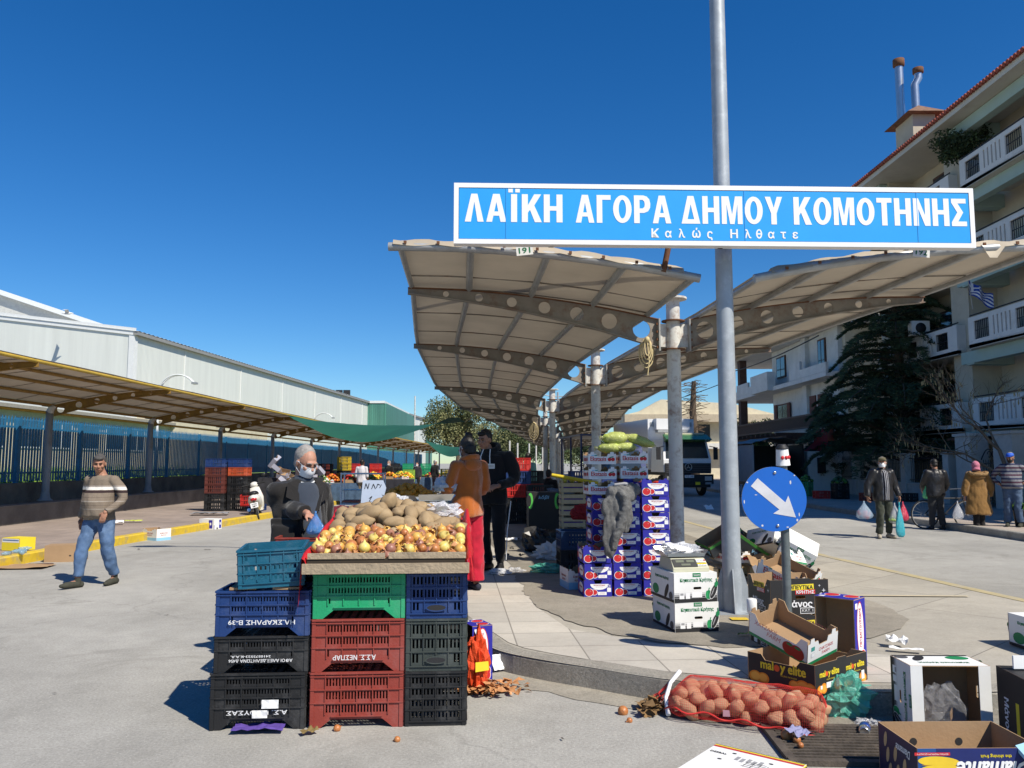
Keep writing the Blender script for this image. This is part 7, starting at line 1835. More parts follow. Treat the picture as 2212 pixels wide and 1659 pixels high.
# ---- carton lying bottom up at the lower edge
FLW = (G(1742, 1651, .12) - G(1549, 1606, .12)).length
def flat_box():
 b = MB(); b.box((0, 0, .06), (FLW, .6, .12), B_WHITE); p = MB(); T = tr4(0, 0, .121)
 p.rect(0, .285, FLW, .016, I_YEL, T); p.rect(0, .265, FLW, .018, I_RED, T); p.rect(0, .292, FLW, .006, I_BLACK, T, .0004)
 for x, y in ((-.13, .1), (.1, .19), (-.1, .215), (.19, .12)): p.disc(x, y, .012, .008, I_BLACK, T, .0004, 10)
 p.text("DESBAL", -.17, .18, .09, .02, I_BLACK, T, .0004, .02)
 for k in range(5): p.rect(-.06 + k * .03, .16 - .012 * (k % 2), .02, .05, I_GREY, T, .0004)
 for k in range(4): p.rect(.05, .08 + k * .022, .12 - .01 * k, .003, I_BLACK, T, .0004); p.rect(.0 + k * .035, .11, .003, .07, I_BLACK, T, .0004)
 for s in 'fblr':
  Tm = face(s, FLW, .6); L = FLW if s in 'fb' else .6; p.rect(0, .055, L, .11, I_BLACK, Tm, .001); p.rect(0, .114, L, .008, I_YEL, Tm, .001)
 return b, p
fq = G(1742, 1650, .12)
f1, f2 = G(1549, 1606, .12), G(1742, 1651, .12); fd = (f2 - f1).normalized()
box('flat', (f1 + f2) / 2 + Vector((fd.y * .3, -fd.x * .3, -.12)), math.atan2(fd.y, fd.x), "white-bottomed carton lying upside down on the road at the lower edge", flat_box)
# ---------------------------------------------------------------- around the near stall
def paper(name, p, w, h, m, label, rz=0, rx=0, seed=0, amp=.02, cat="paper"):
 mb = MB(); n = 9; vs = []; fs = []
 for i in range(n + 1):
  for k in range(n + 1):
   x, y = (i / n - .5) * w, (k / n - .5) * h
   vs.append((x, y, .006 + amp * (1 + noise.noise(Vector((x * 9 / max(w, .1) * .4, y * 9 / max(h, .1) * .4, seed)))) + amp * .6 * abs(noise.noise(Vector((x * 30, y * 30, seed + 5))))))
 for i in range(n):
  for k in range(n): q = i * (n + 1) + k; fs.append((q, q + n + 1, q + n + 2, q + 1))
 mb.add(vs, fs, m)
 return tag(mb.build(name, None, p, (rx, 0, rz)), label, cat)
paper("paper_sheet", SP(.36, -.016, .155), .1, .05, B_WHITE, "upper white paper stuck on the bottom black crate", SR, R(84), 1, .006)
paper("paper_sheet", SP(.30, -.016, .098), .09, .045, B_WHITE, "lower white paper stuck on the bottom black crate", SR, R(86), 2, .006)
paper("purple_liner", SP(.3, -.03, .0), .3, .14, mat("purple_pulp", (.09, .05, .26), .8, .1), "purple fruit tray liner under the bottom black crate", SR, 0, 3, .02, "liner")
paper("dry_leaf", G(668, 1587), .1, .06, mat("dry_leaf", (.2, .14, .05), .9, .3), "dry brown leaf on the road in front of the red crates", .5, 0, 4, .02, "leaf")
put(onm[1], "onion_piece", G(728, 1579) + Vector((0, 0, .015)), .6, "onion scrap below the red crate", "onion", None)
put(onm[1], "onion_piece", G(858, 1602) + Vector((0, 0, .012)), .5, "reddish onion scrap on the road in front of the right stack", "onion", None)
put(onm[1], "onion", G(1346, 1543) + Vector((0, 0, .02)), .9, "brown onion lying alone in the gutter left of the potato sack", "onion", None)
put(onm[1], "onion_piece", G(1360, 1560) + Vector((0, 0, .01)), .5, "onion scrap just below the lone onion in the gutter", "onion", None)
M_ONET = mat("orange_net", (.62, .06, .01), .6, .15, 30, .5, 160)
on = crumple("onion_net", G(1026, 1502) + Vector((0, .1, 0)), (.085, .1, .4), M_ONET, "empty orange onion net heaped against the right crate stack", "net bag", 12, .5, 30)
mb = MB(); mb.plate([(-.05, -.035), (.05, -.03), (.045, .03), (-.05, .03)], [], .002, I_YEL, tr4(.05, -.12, .2) @ rz4(.4) @ FRONT); mb.build("yellow_label", on)
p = G(1040, 1478)
o = box('torn', (0, 0, 0), 0, "blue tomato carton standing on end beside the orange net", torn_box); o.matrix_world = tr4(p + Vector((.03, .22, .2))) @ rz4(R(24)) @ ry4(R(-90)) @ rz4(R(90)) @ Matrix.Scale(.8, 4)
paper("paper_sheet", G(1073, 1450) + Vector((0, 0, .06)), .1, .12, B_WHITE, "torn white paper at the foot of the blue carton by the onion net", .5, R(60), 8, .02)
c0 = G(1055, 1498)
flakes("onion_peelings", lambda: c0 + Vector((rg.gauss(0, .11), rg.gauss(.03, .07), .01 + .05 * rg.random())), 170, "brown onion peelings strewn on the road by the orange net", .035)
# scraps on the tray, behind the potatoes
crumple("plastic_bag", SP(1.33, 1.12, TZ(1.12) + .02), (.17, .12, .13), film("bag_film", (.78, .78, .82), .55, .15), "crumpled clear plastic bag on the right rear of the tray", "plastic bag", 21, .6)
crumple("plastic_bag", SP(.98, 1.36, 1.26), (.12, .07, .09), F_WHITE, "white carrier bag peeking over the top of the potato heap", "plastic bag", 22, .6)
bg_ = bagshape("carrier_bag", D(682, 1104, 6.05), .14, .17, F_BLUE, "thin blue plastic bag held over the crates by the masked customer", seed=4)
bd2 = empty("price_card", D(803, 1100, 7.6), R(4), "large pale card with hand-drawn marks standing behind the potatoes", "sign card")
mb = MB(); T = FRONT @ rx4(R(-6)); M_CARD = mat("pale_blue_card", (.42, .48, .58), .8, .05)
mb.plate([(-.11, -.06), (.07, -.06), (.13, .2), (.1, .27), (-.09, .27)], [], .004, M_CARD, T); mb.build("card", bd2)
mb = MB()
for a in [((-.07, .19), (-.06, .24)), ((-.06, .24), (-.04, .19)), ((-.04, .19), (-.03, .24)), ((-.005, .19), (.01, .235)), ((.01, .235), (.03, .19)), ((.04, .2), (.05, .235)), ((.05, .235), (.07, .225)), ((.07, .2), (.085, .23)), ((-.03, .06), (.0, .12)), ((.0, .12), (-.025, .1)), ((-.03, .06), (-.005, .07))]:
 mb.tube([(a[0][0], a[0][1], .006), (a[1][0], a[1][1], .006)], .0035, I_BLACK, 4, True, T)
mb.build("marks", bd2)
mb = MB();
for k in range(9): a = k * .7; mb.ell((.16 * (k % 3 - 1) * .9, .07 * (k // 3 - 1), .05 + .02 * (k % 2)), (.09, .06, .05), mat("dark_red_net", (.13, .015, .025), .8, .3, 40, .5, 90), 12, 8)
o = empty("red_net_sack", D(772, 1122, 6.9), .3, "dark red net sack of vegetables lying left behind the potatoes", "net sack"); remesh(mb, "net", .012, MATS["dark_red_net"], o, 3, .008, 20)
box('farmflat', D(770, 1142, 6.35) + Vector((0, .15, -.03)), SR, "white and red tomato tray behind the blue open crate", farm_box)
# second scale with glass-like pan, black trays, paper in the woman's hands
s2 = copy_tree(sc); s2.location = D(922, 1106, 8.0); s2.rotation_euler = (0, 0, R(-150)); s2['label'] = "second market scale with steel pan beside the woman in orange"
box('blkbase', D(925, 1110, 8.0) + Vector((0, 0, -.36)), R(4), "black box under the second market scale", lambda: (carton(.5, .4, .35, B_BLACK, True), MB()))
crumple("paper_bag", D(962, 1062, 9.2), (.13, .07, .17), mat("grey_white_paper", (.45, .46, .5), .8), "white paper bag in the hands of the woman in orange", "paper bag", 31, .5)
# tables that carry the goods further along the stall row
M_CLOTHK, M_CLOTHB = mat("dark_table_cloth", (.02, .02, .028), .9, .2), mat("blue_tarp_cloth", (.05, .09, .15), .8, .25, 8, .4, 20)
M_TTOP = mat("table_top_board", (.2, .17, .14), .9, .2)
def table(p, w, d, h, m, label, rz=0):
 t = empty("market_table", p, rz, label, "table"); mb = MB(); mb.box((0, 0, h - .015), (w, d, .03), M_TTOP); mb.build("table_top", t)
 for sx_ in (-1, 1):
  for sy in (-1, 1): mb = MB(); mb.tube([(sx_ * (w / 2 - .06), sy * (d / 2 - .06), 0), (sx_ * (w / 2 - .06), sy * (d / 2 - .06), h - .03)], .02, M_STEEL, 8); mb.build("leg", t)
 mb = MB(); vs = []; fs = []; n = 24
 for i in range(n + 1):
  x = -w / 2 + w * i / n; wv = .03 * math.sin(i * 1.9) + .015 * math.sin(i * 4.3)
  vs += [(x, -d / 2 - .005, h + .004), (x, -d / 2 - .012, h - .02), (x, -d / 2 - .03 + wv, h - .35), (x, -d / 2 - .02 + wv * 1.3, .12 + .05 * math.sin(i))]
 for i in range(n):
  for k in range(3): q = i * 4 + k; fs.append((q, q + 1, q + 5, q + 4))
 mb.add(vs, fs, m, True); mb.build("cloth_skirt", t); return t
def heap_stuff(name, p, rx_, ry_, h, r, cols, n, label, cat="produce", rz=0):
 mb = MB(); rr_ = random.Random(int(p[0] * 77 + p[1] * 13))
 for i in range(n):
  a = rr_.random() * 6.3; q = rr_.random() ** .5; z = h * (1 - q ** 1.6)
  mb.ell((rx_ * q * math.cos(a), ry_ * q * math.sin(a), z + r * .6), (r * (.85 + .3 * rr_.random()), r, r * .85), cols[rr_.randrange(len(cols))], 8, 5)
 return tag(mb.build(name, None, p, (0, 0, rz)), label, cat, kind="stuff")
F_OR, F_YE, F_GR, F_RD, F_LG, F_WH, F_DG = (mat(n, c, .5, .15, 20) for n, c in (("orange_fruit", (.62, .19, .015)), ("lemon_fruit", (.68, .5, .03)), ("green_veg", (.09, .2, .03)), ("red_veg", (.42, .02, .012)), ("light_green_veg", (.3, .4, .12)), ("white_veg", (.6, .6, .5)), ("dark_green_veg", (.02, .06, .02))))
F_MAND = mat("mandarin", (.6, .25, .025), .5, .12, 30, .2, 120)
table((-1.55, 9.0, 0), 1.9, .9, .86, M_CLOTHK, "dark-covered table just behind the potato tray", R(6))
for i, (x, m, lab) in enumerate(((-2.2, P_BLACK, "left"), (-1.55, P_BLACK, "middle"), (-.95, P_BLUE2, "right"))):
 crate('low' + str(i), (x, 9.0, .862), R(6), f"shallow dark crate on the table behind the potatoes, {lab} one of three", None, w=.56, d=.37, h=.12, m=m, rows=1, ns=18, **ku)
 heap_stuff("leafy_greens", (x, 9.0, .93), .22, .14, .09, .05, [F_DG, F_GR] if i != 1 else [mat("beet_red", (.16, .01, .03), .6), F_DG], 40, f"heap of dark greens in the {lab} shallow crate behind the potatoes")
table((-2.1, 13.0, 0), 2.3, 1.1, .88, M_CLOTHK, "table under the shaded heap of mandarins")
tn = 0
mnm = (lambda mb: (mb.ell((0, 0, 0), (.04, .04, .034), F_MAND, 12, 8), mb.mesh("mandarin"))[1])(MB())
for i in range(3000):
 if tn > 120: break
 a, q = rg.random() * 6.3, rg.random() ** .5; x, y, z = .62 * q * math.cos(a), .42 * q * math.sin(a), .34 * (1 - q ** 1.5)
 tn += 1; put(mnm, "mandarin", (-1.62 + x, 12.8 + y, .92 + z), rg.uniform(1.1, 1.35), "dull orange mandarin in the shaded heap behind the stall, left of the woman", "mandarin", "shaded mandarin heap on the second table")
mb = MB(); mb.ell((0, 0, 0), (.55, .36, .28), F_MAND, 16, 8); tag(mb.build("mandarin_heap_core", None, (-1.62, 12.8, .9)), "packed lower mandarins inside the shaded heap", "mandarins", kind="stuff")
wc = empty("wire_cage_cart", Vector((-2.75, 15.0, 0)), R(5), "light wire-framed cart standing behind the pale card", "cart")
mb = MB()
for x in (-.38, .38):
 for y in (-.25, .25): mb.tube([(x, y, 0), (x, y, 1.42)], .014, M_GULL, 6)
for z in (.85, 1.4): mb.tube([(-.38, -.25, z), (.38, -.25, z), (.38, .25, z), (-.38, .25, z), (-.38, -.25, z)], .014, M_GULL, 6)
mb.build("frame", wc)
mb = MB(); mb.box((0, 0, .9), (.72, .46, .03), mat("dull_red_shelf", (.3, .09, .06), .8)); mb.box((0, 0, 1.1), (.72, .46, .02), M_GALV); mb.build("shelf", wc)
# far left stalls along the kerb: tables, trays of fruit, crates piled behind them
rows_ = [(-7.6, 29.5, 1.9, M_CLOTHK, [F_GR, F_LG, F_WH], "nearest left stall table with greens and cauliflowers"), (-6.3, 31.5, 2.2, M_CLOTHB, [F_OR, F_RD, F_LG], "left stall table with blue cloth under red and orange produce"), (-6.9, 35.5, 2.2, M_CLOTHK, [F_OR, F_OR, F_YE], "left stall table heaped with bright oranges"), (-5.9, 39.0, 2.4, M_CLOTHK, [F_YE, F_OR], "left stall table with lemons and oranges"), (-5.2, 44, 2.6, M_CLOTHB, [F_YE, F_GR, F_RD], "farther left stall table with mixed fruit"), (-4.9, 50, 3, M_CLOTHK, [F_OR, F_GR, F_YE], "farthest left stall table under the green net")]
for i, (x, y, w, m, cols, lab) in enumerate(rows_):
 table((x, y, 0), w, 1.1, .82, m, lab, R(4))
 for k in range(3):
  xx = x - w / 2 + w * (k + .5) / 3
  box('plum' if (i + k) % 2 else 'fruitbox', (xx, y - .25, .83), R(4), f"{('left', 'middle', 'right')[k]} box on the {lab}", plum_box if (i + k) % 2 else (lambda: (carton(.4, .3, .12, M_KRAFT), MB())))
  heap_stuff("fruit_heap", (xx, y + .1, .86), w / 6.5, .38, .26, .05, [cols[(k + j) % len(cols)] for j in (0, 0, 1)], 55, f"{('left', 'middle', 'right')[k]} produce heap on the {lab}")
CC = [(P_RED, 'frd'), (P_BLACK, 'fbk'), (P_BLUE, 'fbl'), (P_BRED, 'fbr'), (P_ORNG, 'for'), (P_GREEN, 'fgr'), (mat("yellow_plastic", (.5, .36, .03), .5), 'fye'), (mat("lime_plastic", (.25, .42, .06), .5), 'fli'), (mat("shade_darkened_red_plastic", (.12, .03, .022), .6), 'fdr')]  # last entry: red darkened to imitate the canopy's shade
def far_crate(ci, p, rz, lab, group=None): return crate(CC[ci][1], p, rz, lab, group, w=.58, d=.4, h=.31, m=CC[ci][0], rows=2, ns=7, ribs=3, foot=False, up=True)
# stack by the wall, left of the scooter
for k, ci in enumerate((1, 1, 8, 8, 8, 2)): far_crate(ci, (-8.98, 24.6, .155 + .262 * k), R(3), f"{('bottom black', 'second black', 'third shade-dark red', 'fourth shade-dark red', 'fifth shade-dark red', 'topmost navy')[k]} crate of the tall stack against the left wall", "tall crate stack against the left wall").scale = (1, 1, .84)
for k, ci in enumerate((1, 1, 1, 1, 4, 2)): far_crate(ci, (-8.33, 24.75, .155 + .262 * k), R(-3), f"{('bottom', 'second', 'third', 'fourth', 'orange fifth', 'navy topmost')[k]} crate of the column right of the tall red stack", "crate column with an orange crate near its top").scale = (1, 1, .84)
far_crate(3, (-7.9, 24.6, .34), R(4), "bright red crate on flattened boxes behind the white scooter").rotation_euler = (R(10), 0, R(8)); far_crate(2, (-7.85, 24.8, .155), 0, "navy crate beneath the bright red one behind the scooter").scale = (1, 1, .6)
for x in (-8.6, -8.2): paper("flat_cardboard", (x, 22.6, .16), .6, .5, mat("grey_board", (.2, .2, .21), .9), "dark flattened carton on the pavement before the crate stacks, " + ("left" if x < -8.5 else "right") + " one", .2, 0, int(-x * 9), .05, "cardboard")
# heaps of discarded white cartons by the fence wall
wn = 0
for i, (u, v, y) in enumerate([(597, 1000, 27.5), (600, 1018, 27.4), (612, 1028, 27.3), (606, 1045, 27.2), (620, 1050, 27.1), (598, 1062, 27.4), (630, 1038, 27.4), (634, 1055, 27), (645, 1066, 27.2), (612, 1075, 27.0), (683 - 20, 1003, 29), (672, 1012, 29.2), (668, 1030, 29.1), (684, 1022, 29.3), (660, 1045, 29), (680, 1042, 29.1), (655, 1020, 29.2)]):
 o = box('pale', D(u, v, y), 0, "pale lilac-grey carton in the untidy pile by the wall behind the scooter", lambda: (carton(.45, .35, .15, mat("lilac_grey_board", (.34, .34, .4), .85), fo=lambda L: notch(L, .12, .4, .04, .03)), MB()), "pale cartons piled by the left wall", "pale_carton", (rg.uniform(-.9, .9), rg.uniform(-.7, .7), rg.random() * 3))
mb = MB(); mb.box((0, 0, .5), (2.0, .9, 1.0), M_BLACKPILE := mat("dark_refuse", (.03, .03, .035), .95, .4, 6)); o = mb.build("refuse_pile", None, (-7.6, 27.8, .1)); tag(o, "dark mass of refuse under the pale cartons by the wall", "refuse", kind="stuff")
# background crates behind the stalls
bgc = [(-9.3, 33, 4, 1), (-8.4, 36.5, 5, 1), (-7.6, 36.6, 6, 6), (-8.8, 37.5, 5, 0), (-8.0, 41, 5, 3), (-7.0, 41.5, 5, 3), (-6.6, 45.5, 5, 1), (-5.9, 45.8, 5, 5), (-4.9, 46, 5, 5), (-5.3, 41.6, 4, 7), (-3.9, 47.5, 4, 6)]
for i, (x, y, n, ci) in enumerate(bgc):
 for k in range(n):
  cc = ci if k >= n - 2 else 1
  far_crate(cc, (x, y, .313 * k), R(4), f"{('bottom', 'second', 'third', 'fourth', 'fifth', 'topmost')[k]} crate of the {('dark stack beside the nearest greens table', 'black stack under the blue fence', 'yellow-topped stack by a canopy column', 'dull red stack by the fence', 'bright red stack behind the oranges', 'red stack right of the oranges', 'black stack beside the green stacks', 'left green stack far down the stalls', 'right green stack far down the stalls', 'lime stack in front of the motorbike', 'yellow stack at the far end')[i]}", "stacked crates behind the left stalls")
# green shade nets
M_SAIL = fabric("green_shade_net", (.012, .1, .055), .1)
def sail(a, b, drop, depth, label):
 a, b = Vector(a), Vector(b); mb = MB(); vs = []; fs = []; n, k = 20, 6
 for i in range(n + 1):
  s = i / n; top = a.lerp(b, s) - Vector((0, 0, .2 * math.sin(PI * s)))
  for j in range(k + 1):
   t_ = j / k; vs.append(top + Vector((0, depth * t_, -drop * math.sin(PI * min(1, s * 1.05)) * t_ ** 1.4 + .03 * noise.noise(Vector((s * 9, t_ * 4, drop))))))
 for i in range(n):
  for j in range(k): q = i * (k + 1) + j; fs.append((q, q + k + 1, q + k + 2, q + 1))
 mb.add(vs, fs, M_SAIL, True); o = mb.build("shade_net"); tag(o, label, "shade net"); return o
sail(D(665, 906, 38), D(1004, 912, 31), 0.8, -3.5, "big sagging green shade net strung between the two canopies")
sail(D(930, 955, 52), D(1040, 962, 45), .6, -3, "smaller green shade net farther down the left lane")
mb = MB(); a, b = D(1004, 912, 31), D(1052, 904, 31.5); mb.tube([(0, 0, 0), ((b - a) * .5) + Vector((0, 0, .25)), b - a], .025, M_ROPE, 5); tag(mb.build("net_rope", None, a), "pale rope tying the big green net to the middle canopy", "rope")
# ---------------------------------------------------------------- left kerb: scooter and litter
sq = G(560, 1121)
scr = empty("scooter", sq, R(150), "white motor scooter leaning on its stand at the yellow kerb", "scooter"); scr.rotation_euler = (0, R(12), R(194))
M_SCW, M_TYRE = mat("scooter_cream", (.66, .64, .58), .3, .05, spec=.6), mat("tyre_rubber", (.02, .02, .02), .85, .1)
def wheel(parent, p, r, w, rim=True, spokes=0):
 mb = MB(); n = 24
 mb.tube([(0, r * math.cos(2 * PI * i / n), r * math.sin(2 * PI * i / n)) for i in range(n + 1)], w, M_TYRE, 8, False); t_ = mb.build("wheel", parent, p)
 mb = MB()
 if spokes:
  mb.tube([(0, (r - w) * math.cos(2 * PI * i / n), (r - w) * math.sin(2 * PI * i / n)) for i in range(n + 1)], w * .7, M_GALV, 6, False)
  for k in range(spokes): a = 2 * PI * k / spokes; mb.tube([(0, 0, 0), (0, (r - w) * math.cos(a), (r - w) * math.sin(a))], .0018, M_GALV, 4, False)
  mb.tube([(-.03, 0, 0), (.03, 0, 0)], .02, M_GALV, 8)
 else: mb.tube([(-w * .8, 0, 0), (w * .8, 0, 0)], r - w * .6, M_GALV, 18)
 mb.build("rim", t_); return t_
# local: forward is -Y
wheel(scr, (0, .5, .22), .175, .055); wheel(scr, (0, -.62, .22), .175, .05)
mb = MB(); mb.loft([((0, .78, .62), .06, .05, rx4(R(70)).to_quaternion()), ((0, .62, .62), .15, .13, rx4(R(80)).to_quaternion()), ((0, .35, .55), .19, .19, rx4(R(90)).to_quaternion()), ((0, .05, .47), .17, .2, rx4(R(95)).to_quaternion()), ((0, -.1, .36), .13, .13, rx4(R(95)).to_quaternion())], M_SCW, 14); mb.box((0, -.28, .27), (.3, .5, .07), M_SCW); mb.build("body", scr)
mb = MB(); mb.loft([((0, -.5, .3), .17, .05, rx4(R(8)).to_quaternion()), ((0, -.55, .6), .2, .06, rx4(R(12)).to_quaternion()), ((0, -.47, .9), .13, .06, rx4(R(12)).to_quaternion())], M_SCW, 14); mb.build("front_shield", scr)
mb = MB(); mb.loft([((0, -.62, .42), .08, .17), ((0, -.62, .47), .04, .1)], M_SCW, 12); mb.build("mudguard", scr)
mb = MB(); mb.loft([((0, .68, .76), .1, .05, rx4(R(90)).to_quaternion()), ((0, .4, .77), .14, .06, rx4(R(90)).to_quaternion()), ((0, .05, .73), .13, .05, rx4(R(90)).to_quaternion())], mat("seat_black", (.015, .015, .016), .5), 12); mb.build("seat", scr)
mb = MB(); mb.ell((0, .76, .6), (.09, .05, .06), mat("red_lens", (.4, .01, .015), .15, 0, spec=.8), 12, 8); mb.build("tail_light", scr)
mb = MB(); mb.plate([(-.1, -.07), (.1, -.07), (.1, .07), (-.1, .07)], [], .004, I_WHITE, tr4(0, .83, .44) @ rz4(PI) @ FRONT @ rx4(R(-12))); T = tr4(0, .835, .44) @ rz4(PI) @ FRONT @ rx4(R(-12)); mb.text("KOM", 0, .03, .13, .045, I_BLACK, T, .006, .02); mb.text("487", 0, -.03, .13, .045, I_BLACK, T, .006, .02); mb.build("number_plate", scr)
mb = MB(); mb.box((0, .79, .5), (.05, .06, .16), M_TYRE); mb.tube([(.15, .2, .28), (.17, .55, .3), (.17, .72, .34)], [.04, .055, .05], M_STN, 10); mb.build("exhaust", scr)
mb = MB(); mb.tube([(-.33, -.4, 1.0), (-.15, -.46, 1.0), (.15, -.46, 1.0), (.33, -.4, 1.0)], .02, M_TYRE, 8); mb.ell((0, -.5, .98), (.12, .1, .09), M_SCW, 12, 8); mb.build("handlebar", scr)
for s in (-1, 1):
 mb = MB(); mb.tube([(s * .22, -.44, 1.0), (s * .32, -.4, 1.18)], .008, M_IRON, 6); mb.ell((s * .32, -.39, 1.22), (.06, .015, .045), M_IRON, 10, 6); mb.build("mirror", scr)
box('kraftbox', G(88, 1213) + Vector((.36, .1, 0)), R(14), "brown cardboard box with a blue round print standing at the yellow kerb", lambda: (carton(.56, .36, .26, M_KRAFT, True), (lambda p: (p.disc(0, .12, .1, .1, mat("ink_dull_blue", (.1, .18, .32), .7), face('r', .56, .36), .001, 20), p.disc(0, .12, .06, .07, M_KRAFT, face('r', .56, .36), .0016, 16), p.disc(.1, .1, .018, .012, I_BLACK, face('f', .56, .36), .001, 10), p)[3])(MB())))
def sbox(w, d, h, band, m2):
 b = carton(w, d, h, B_WHITE, fo=lambda L: notch(L, h - .02, .4, .03, .02)); p = MB()
 for s, L in (('f', w), ('b', w), ('l', d), ('r', d)): T = face(s, w, d); p.rect(0, band / 2, L * .98, band, m2, T, .001); p.text("Κηπευτικά", 0, h * .62, L * .5, .035, I_PINK, T, .001, .02); p.text("Κρήτης", 0, h * .45, L * .35, .03, I_PINK, T, .001, .02)
 return b, p
box('skybox', G(295, 1166) + Vector((.42, .0, 0)), R(-33), "white box with pale blue base and red print left of the scooter at the kerb", lambda: sbox(.48, .34, .24, .06, I_LBLUE))
def upbox():
 b = carton(.42, .3, .24, B_WHITE, True); p = MB()
 for s, L in (('f', .42), ('r', .3), ('l', .3)): T = face(s, .42, .3); p.rect(L * .28, .12, L * .25, .2, B_BLUE, T, .001); p.rect(L * .28, .13, .04, .06, I_WHITE, T, .0016); p.rect(-L * .45, .05, .02, .1, B_BLUE, T, .001); p.rect(-.02, .02, .05, .04, I_BLACK, T, .001)
 return b, p
box('upbox', G(412, 1142) + Vector((.5, -.05, 0)), R(-18), "white box with ultramarine blocks standing at the kerb before the scooter", upbox)
box('yelbox', G(14, 1190, .155) + Vector((.1, .16, 0)), R(-20), "bright yellow and white box on the left pavement at the picture edge", lambda: (carton(.4, .3, .2, I_YEL, True), (lambda p: (p.rect(0, .165, .38, .06, B_WHITE, face('f', .4, .3), .001), p.rect(0, .17, .36, .02, MATS["ink_dull_blue"], face('f', .4, .3), .0016), p)[2])(MB())))
for i in range(5):
 mb = MB(); mb.lathe([(.002, 0), (.032, .002), (.032, .14), (.013, .19), (.013, .21)], film("bottle_blue", (.3, .5, .65), .5) if i == 0 else bpy.data.materials["bottle_blue"], n=12); tag(mb.build("plastic_bottle", None, G(22 + 9 * i, 1199 - 4 * (i % 3), .155) + Vector((0, 0, .034)), (R(88), 0, i * 1.3)), "clear blue plastic bottle lying on the kerb edge by the yellow box", "bottle", "bottles by the yellow box")
paper("flat_cardboard", G(40, 1227) + Vector((-.1, 0, .0)), 1.1, .5, M_KRAFT, "flattened brown cardboard on the road at the left edge", .1, 0, 40, .02, "cardboard")
mb = MB(); mb.box((0, 0, .02), (.36, .05, .03), M_BROWNW); tag(mb.build("wood_stick", None, G(88, 1222), (0, 0, .1)), "short dark stick beside the flattened cardboard", "stick")
paper("litter_scrap", G(252, 1133, .16), .3, .2, B_WHITE, "white and red torn carton on the left pavement behind the walking man", .4, R(10), 41, .06, "litter"); paper("litter_scrap", G(288, 1128, .16), .4, .15, mat("lime_paper", (.45, .5, .08), .8), "lime green scrap on the left pavement", .2, 0, 42, .03, "litter"); paper("litter_scrap", G(392, 1141), .3, .1, B_WHITE, "small white scraps at the kerb between two white boxes", 0, 0, 43, .03, "litter")
for i, (u, v, s) in enumerate(((448, 1188, .12), (640, 1178, .2), (300, 1187, .1), (118, 1500, .03), (490, 1520, .04), (1215, 1600, .03), (360, 1330, .04))): paper("ground_scrap", G(u, v), s, s * .4, mat("dark_scrap", (.1, .09, .08), .9), ("dark scrap of litter on the open road, " + ("left of the stall", "near the masked customer", "in front of the kerb boxes", "at the lower left", "beside the crate shadow", "below the gutter", "left of the blue crates")[i]), i, 0, i, .006, "litter")
# ---------------------------------------------------------------- potato sack, bag, can, grate
A0, A1 = G(1432, 1552), G(1778, 1600)
ax = (A1 - A0); L_ = ax.length; arz = math.atan2(ax.y, ax.x)
def SKP(x, y, z): return A0 + rz4(arz) @ Vector((x, y, z))
sd_ = .47
def sec(s):                      # half width, height along the sack
 e = min(1, (s / .10)) ** .6 * min(1, ((1 - s) / .06)) ** .5
 return sd_ / 2 * (.5 + .5 * e), .195 * (.45 + .55 * e)
pk = []; t_ = 0
while len(pk) < 112 and t_ < 40000:
 t_ += 1; s = .04 + .92 * rg.random(); hw, hh = sec(s); y = (rg.random() * 2 - 1); z = rg.random()
 q = Vector((s * L_, sd_ / 2 + y * hw * .8, .04 + z * (hh - .08)))
 if (abs(y)) ** 2.2 + (max(0, z - .25) / .75) ** 2.4 > 1.0 or z < .05: continue
 if any((q - w).length < .081 for w in pk): continue
 pk.append(q); put(PM2[rg.randrange(5)], "potato", SKP(*q), rg.uniform(.98, 1.32), "pinkish brown potato inside the red net sack on the road", "potato", "potatoes in the red net sack", (rg.gauss(0, .5), rg.gauss(0, .5), rg.random() * 6.3))
sk_ = empty("potato_sack", A0, arz, "red net sack full of potatoes lying in the gutter against the kerb", "sack")
M_RNET = mat("red_net_mesh", (.55, .03, .025), .55, .1)
mb = MB(); vs = []; fs = []; nx, na = 78, 66
for i in range(nx + 1):
 s = i / nx; hw, hh = sec(max(.002, min(.998, s)))
 for j in range(na):
  a = 2 * PI * j / na; c, s_ = math.cos(a), math.sin(a); y = sd_ / 2 + hw * 1.1 * math.copysign(abs(c) ** .75, c); z = hh * .5 + hh * .52 * math.copysign(abs(s_) ** .75, s_)
  b = .008 * noise.noise(Vector((s * L_ * 13, y * 13, z * 13)))
  vs.append((s * L_, y, max(.004, z + b)))
for i in range(nx):
 for j in range(na): fs.append((i * na + j, (i + 1) * na + j, (i + 1) * na + (j + 1) % na, i * na + (j + 1) % na))
mb.add(vs, fs, M_RNET, True); nt_ = mb.build("net", sk_)
wm = nt_.modifiers.new("w", 'WIREFRAME'); wm.thickness = .002; wm.use_even_offset = False; wm.use_replace = True
mb = MB(); e = []
for i in range(30): s = i / 29; hw, hh = sec(max(.01, min(.99, s))); e.append((s * L_, -.035 - (hw - sd_ / 2) * .9 + .01 * math.sin(i), hh * .42 + .012 * math.sin(i * .9) - .05 * s))
mb.tube(e, [.0035 + .003 * abs(math.sin(i * 1.7)) for i in range(30)], M_RNET, 6); mb.build("seam", sk_)
mb = MB(); mb.tube([(.03, .02, .02), (-.005, .1, .1), (.0, .2, .17), (.03, .33, .215)], [.016, .014, .013, .016], I_WHITE, 6); mb.build("white_tape", sk_)
mb = MB(); mb.tube([(.0, .22, .1), (-.06, .2, .07), (-.1, .2, .03)], [.06, .035, .05], M_RNET, 10); g_ = mb.build("gathered_end", sk_); wm = g_.modifiers.new("w", 'WIREFRAME'); wm.thickness = .006
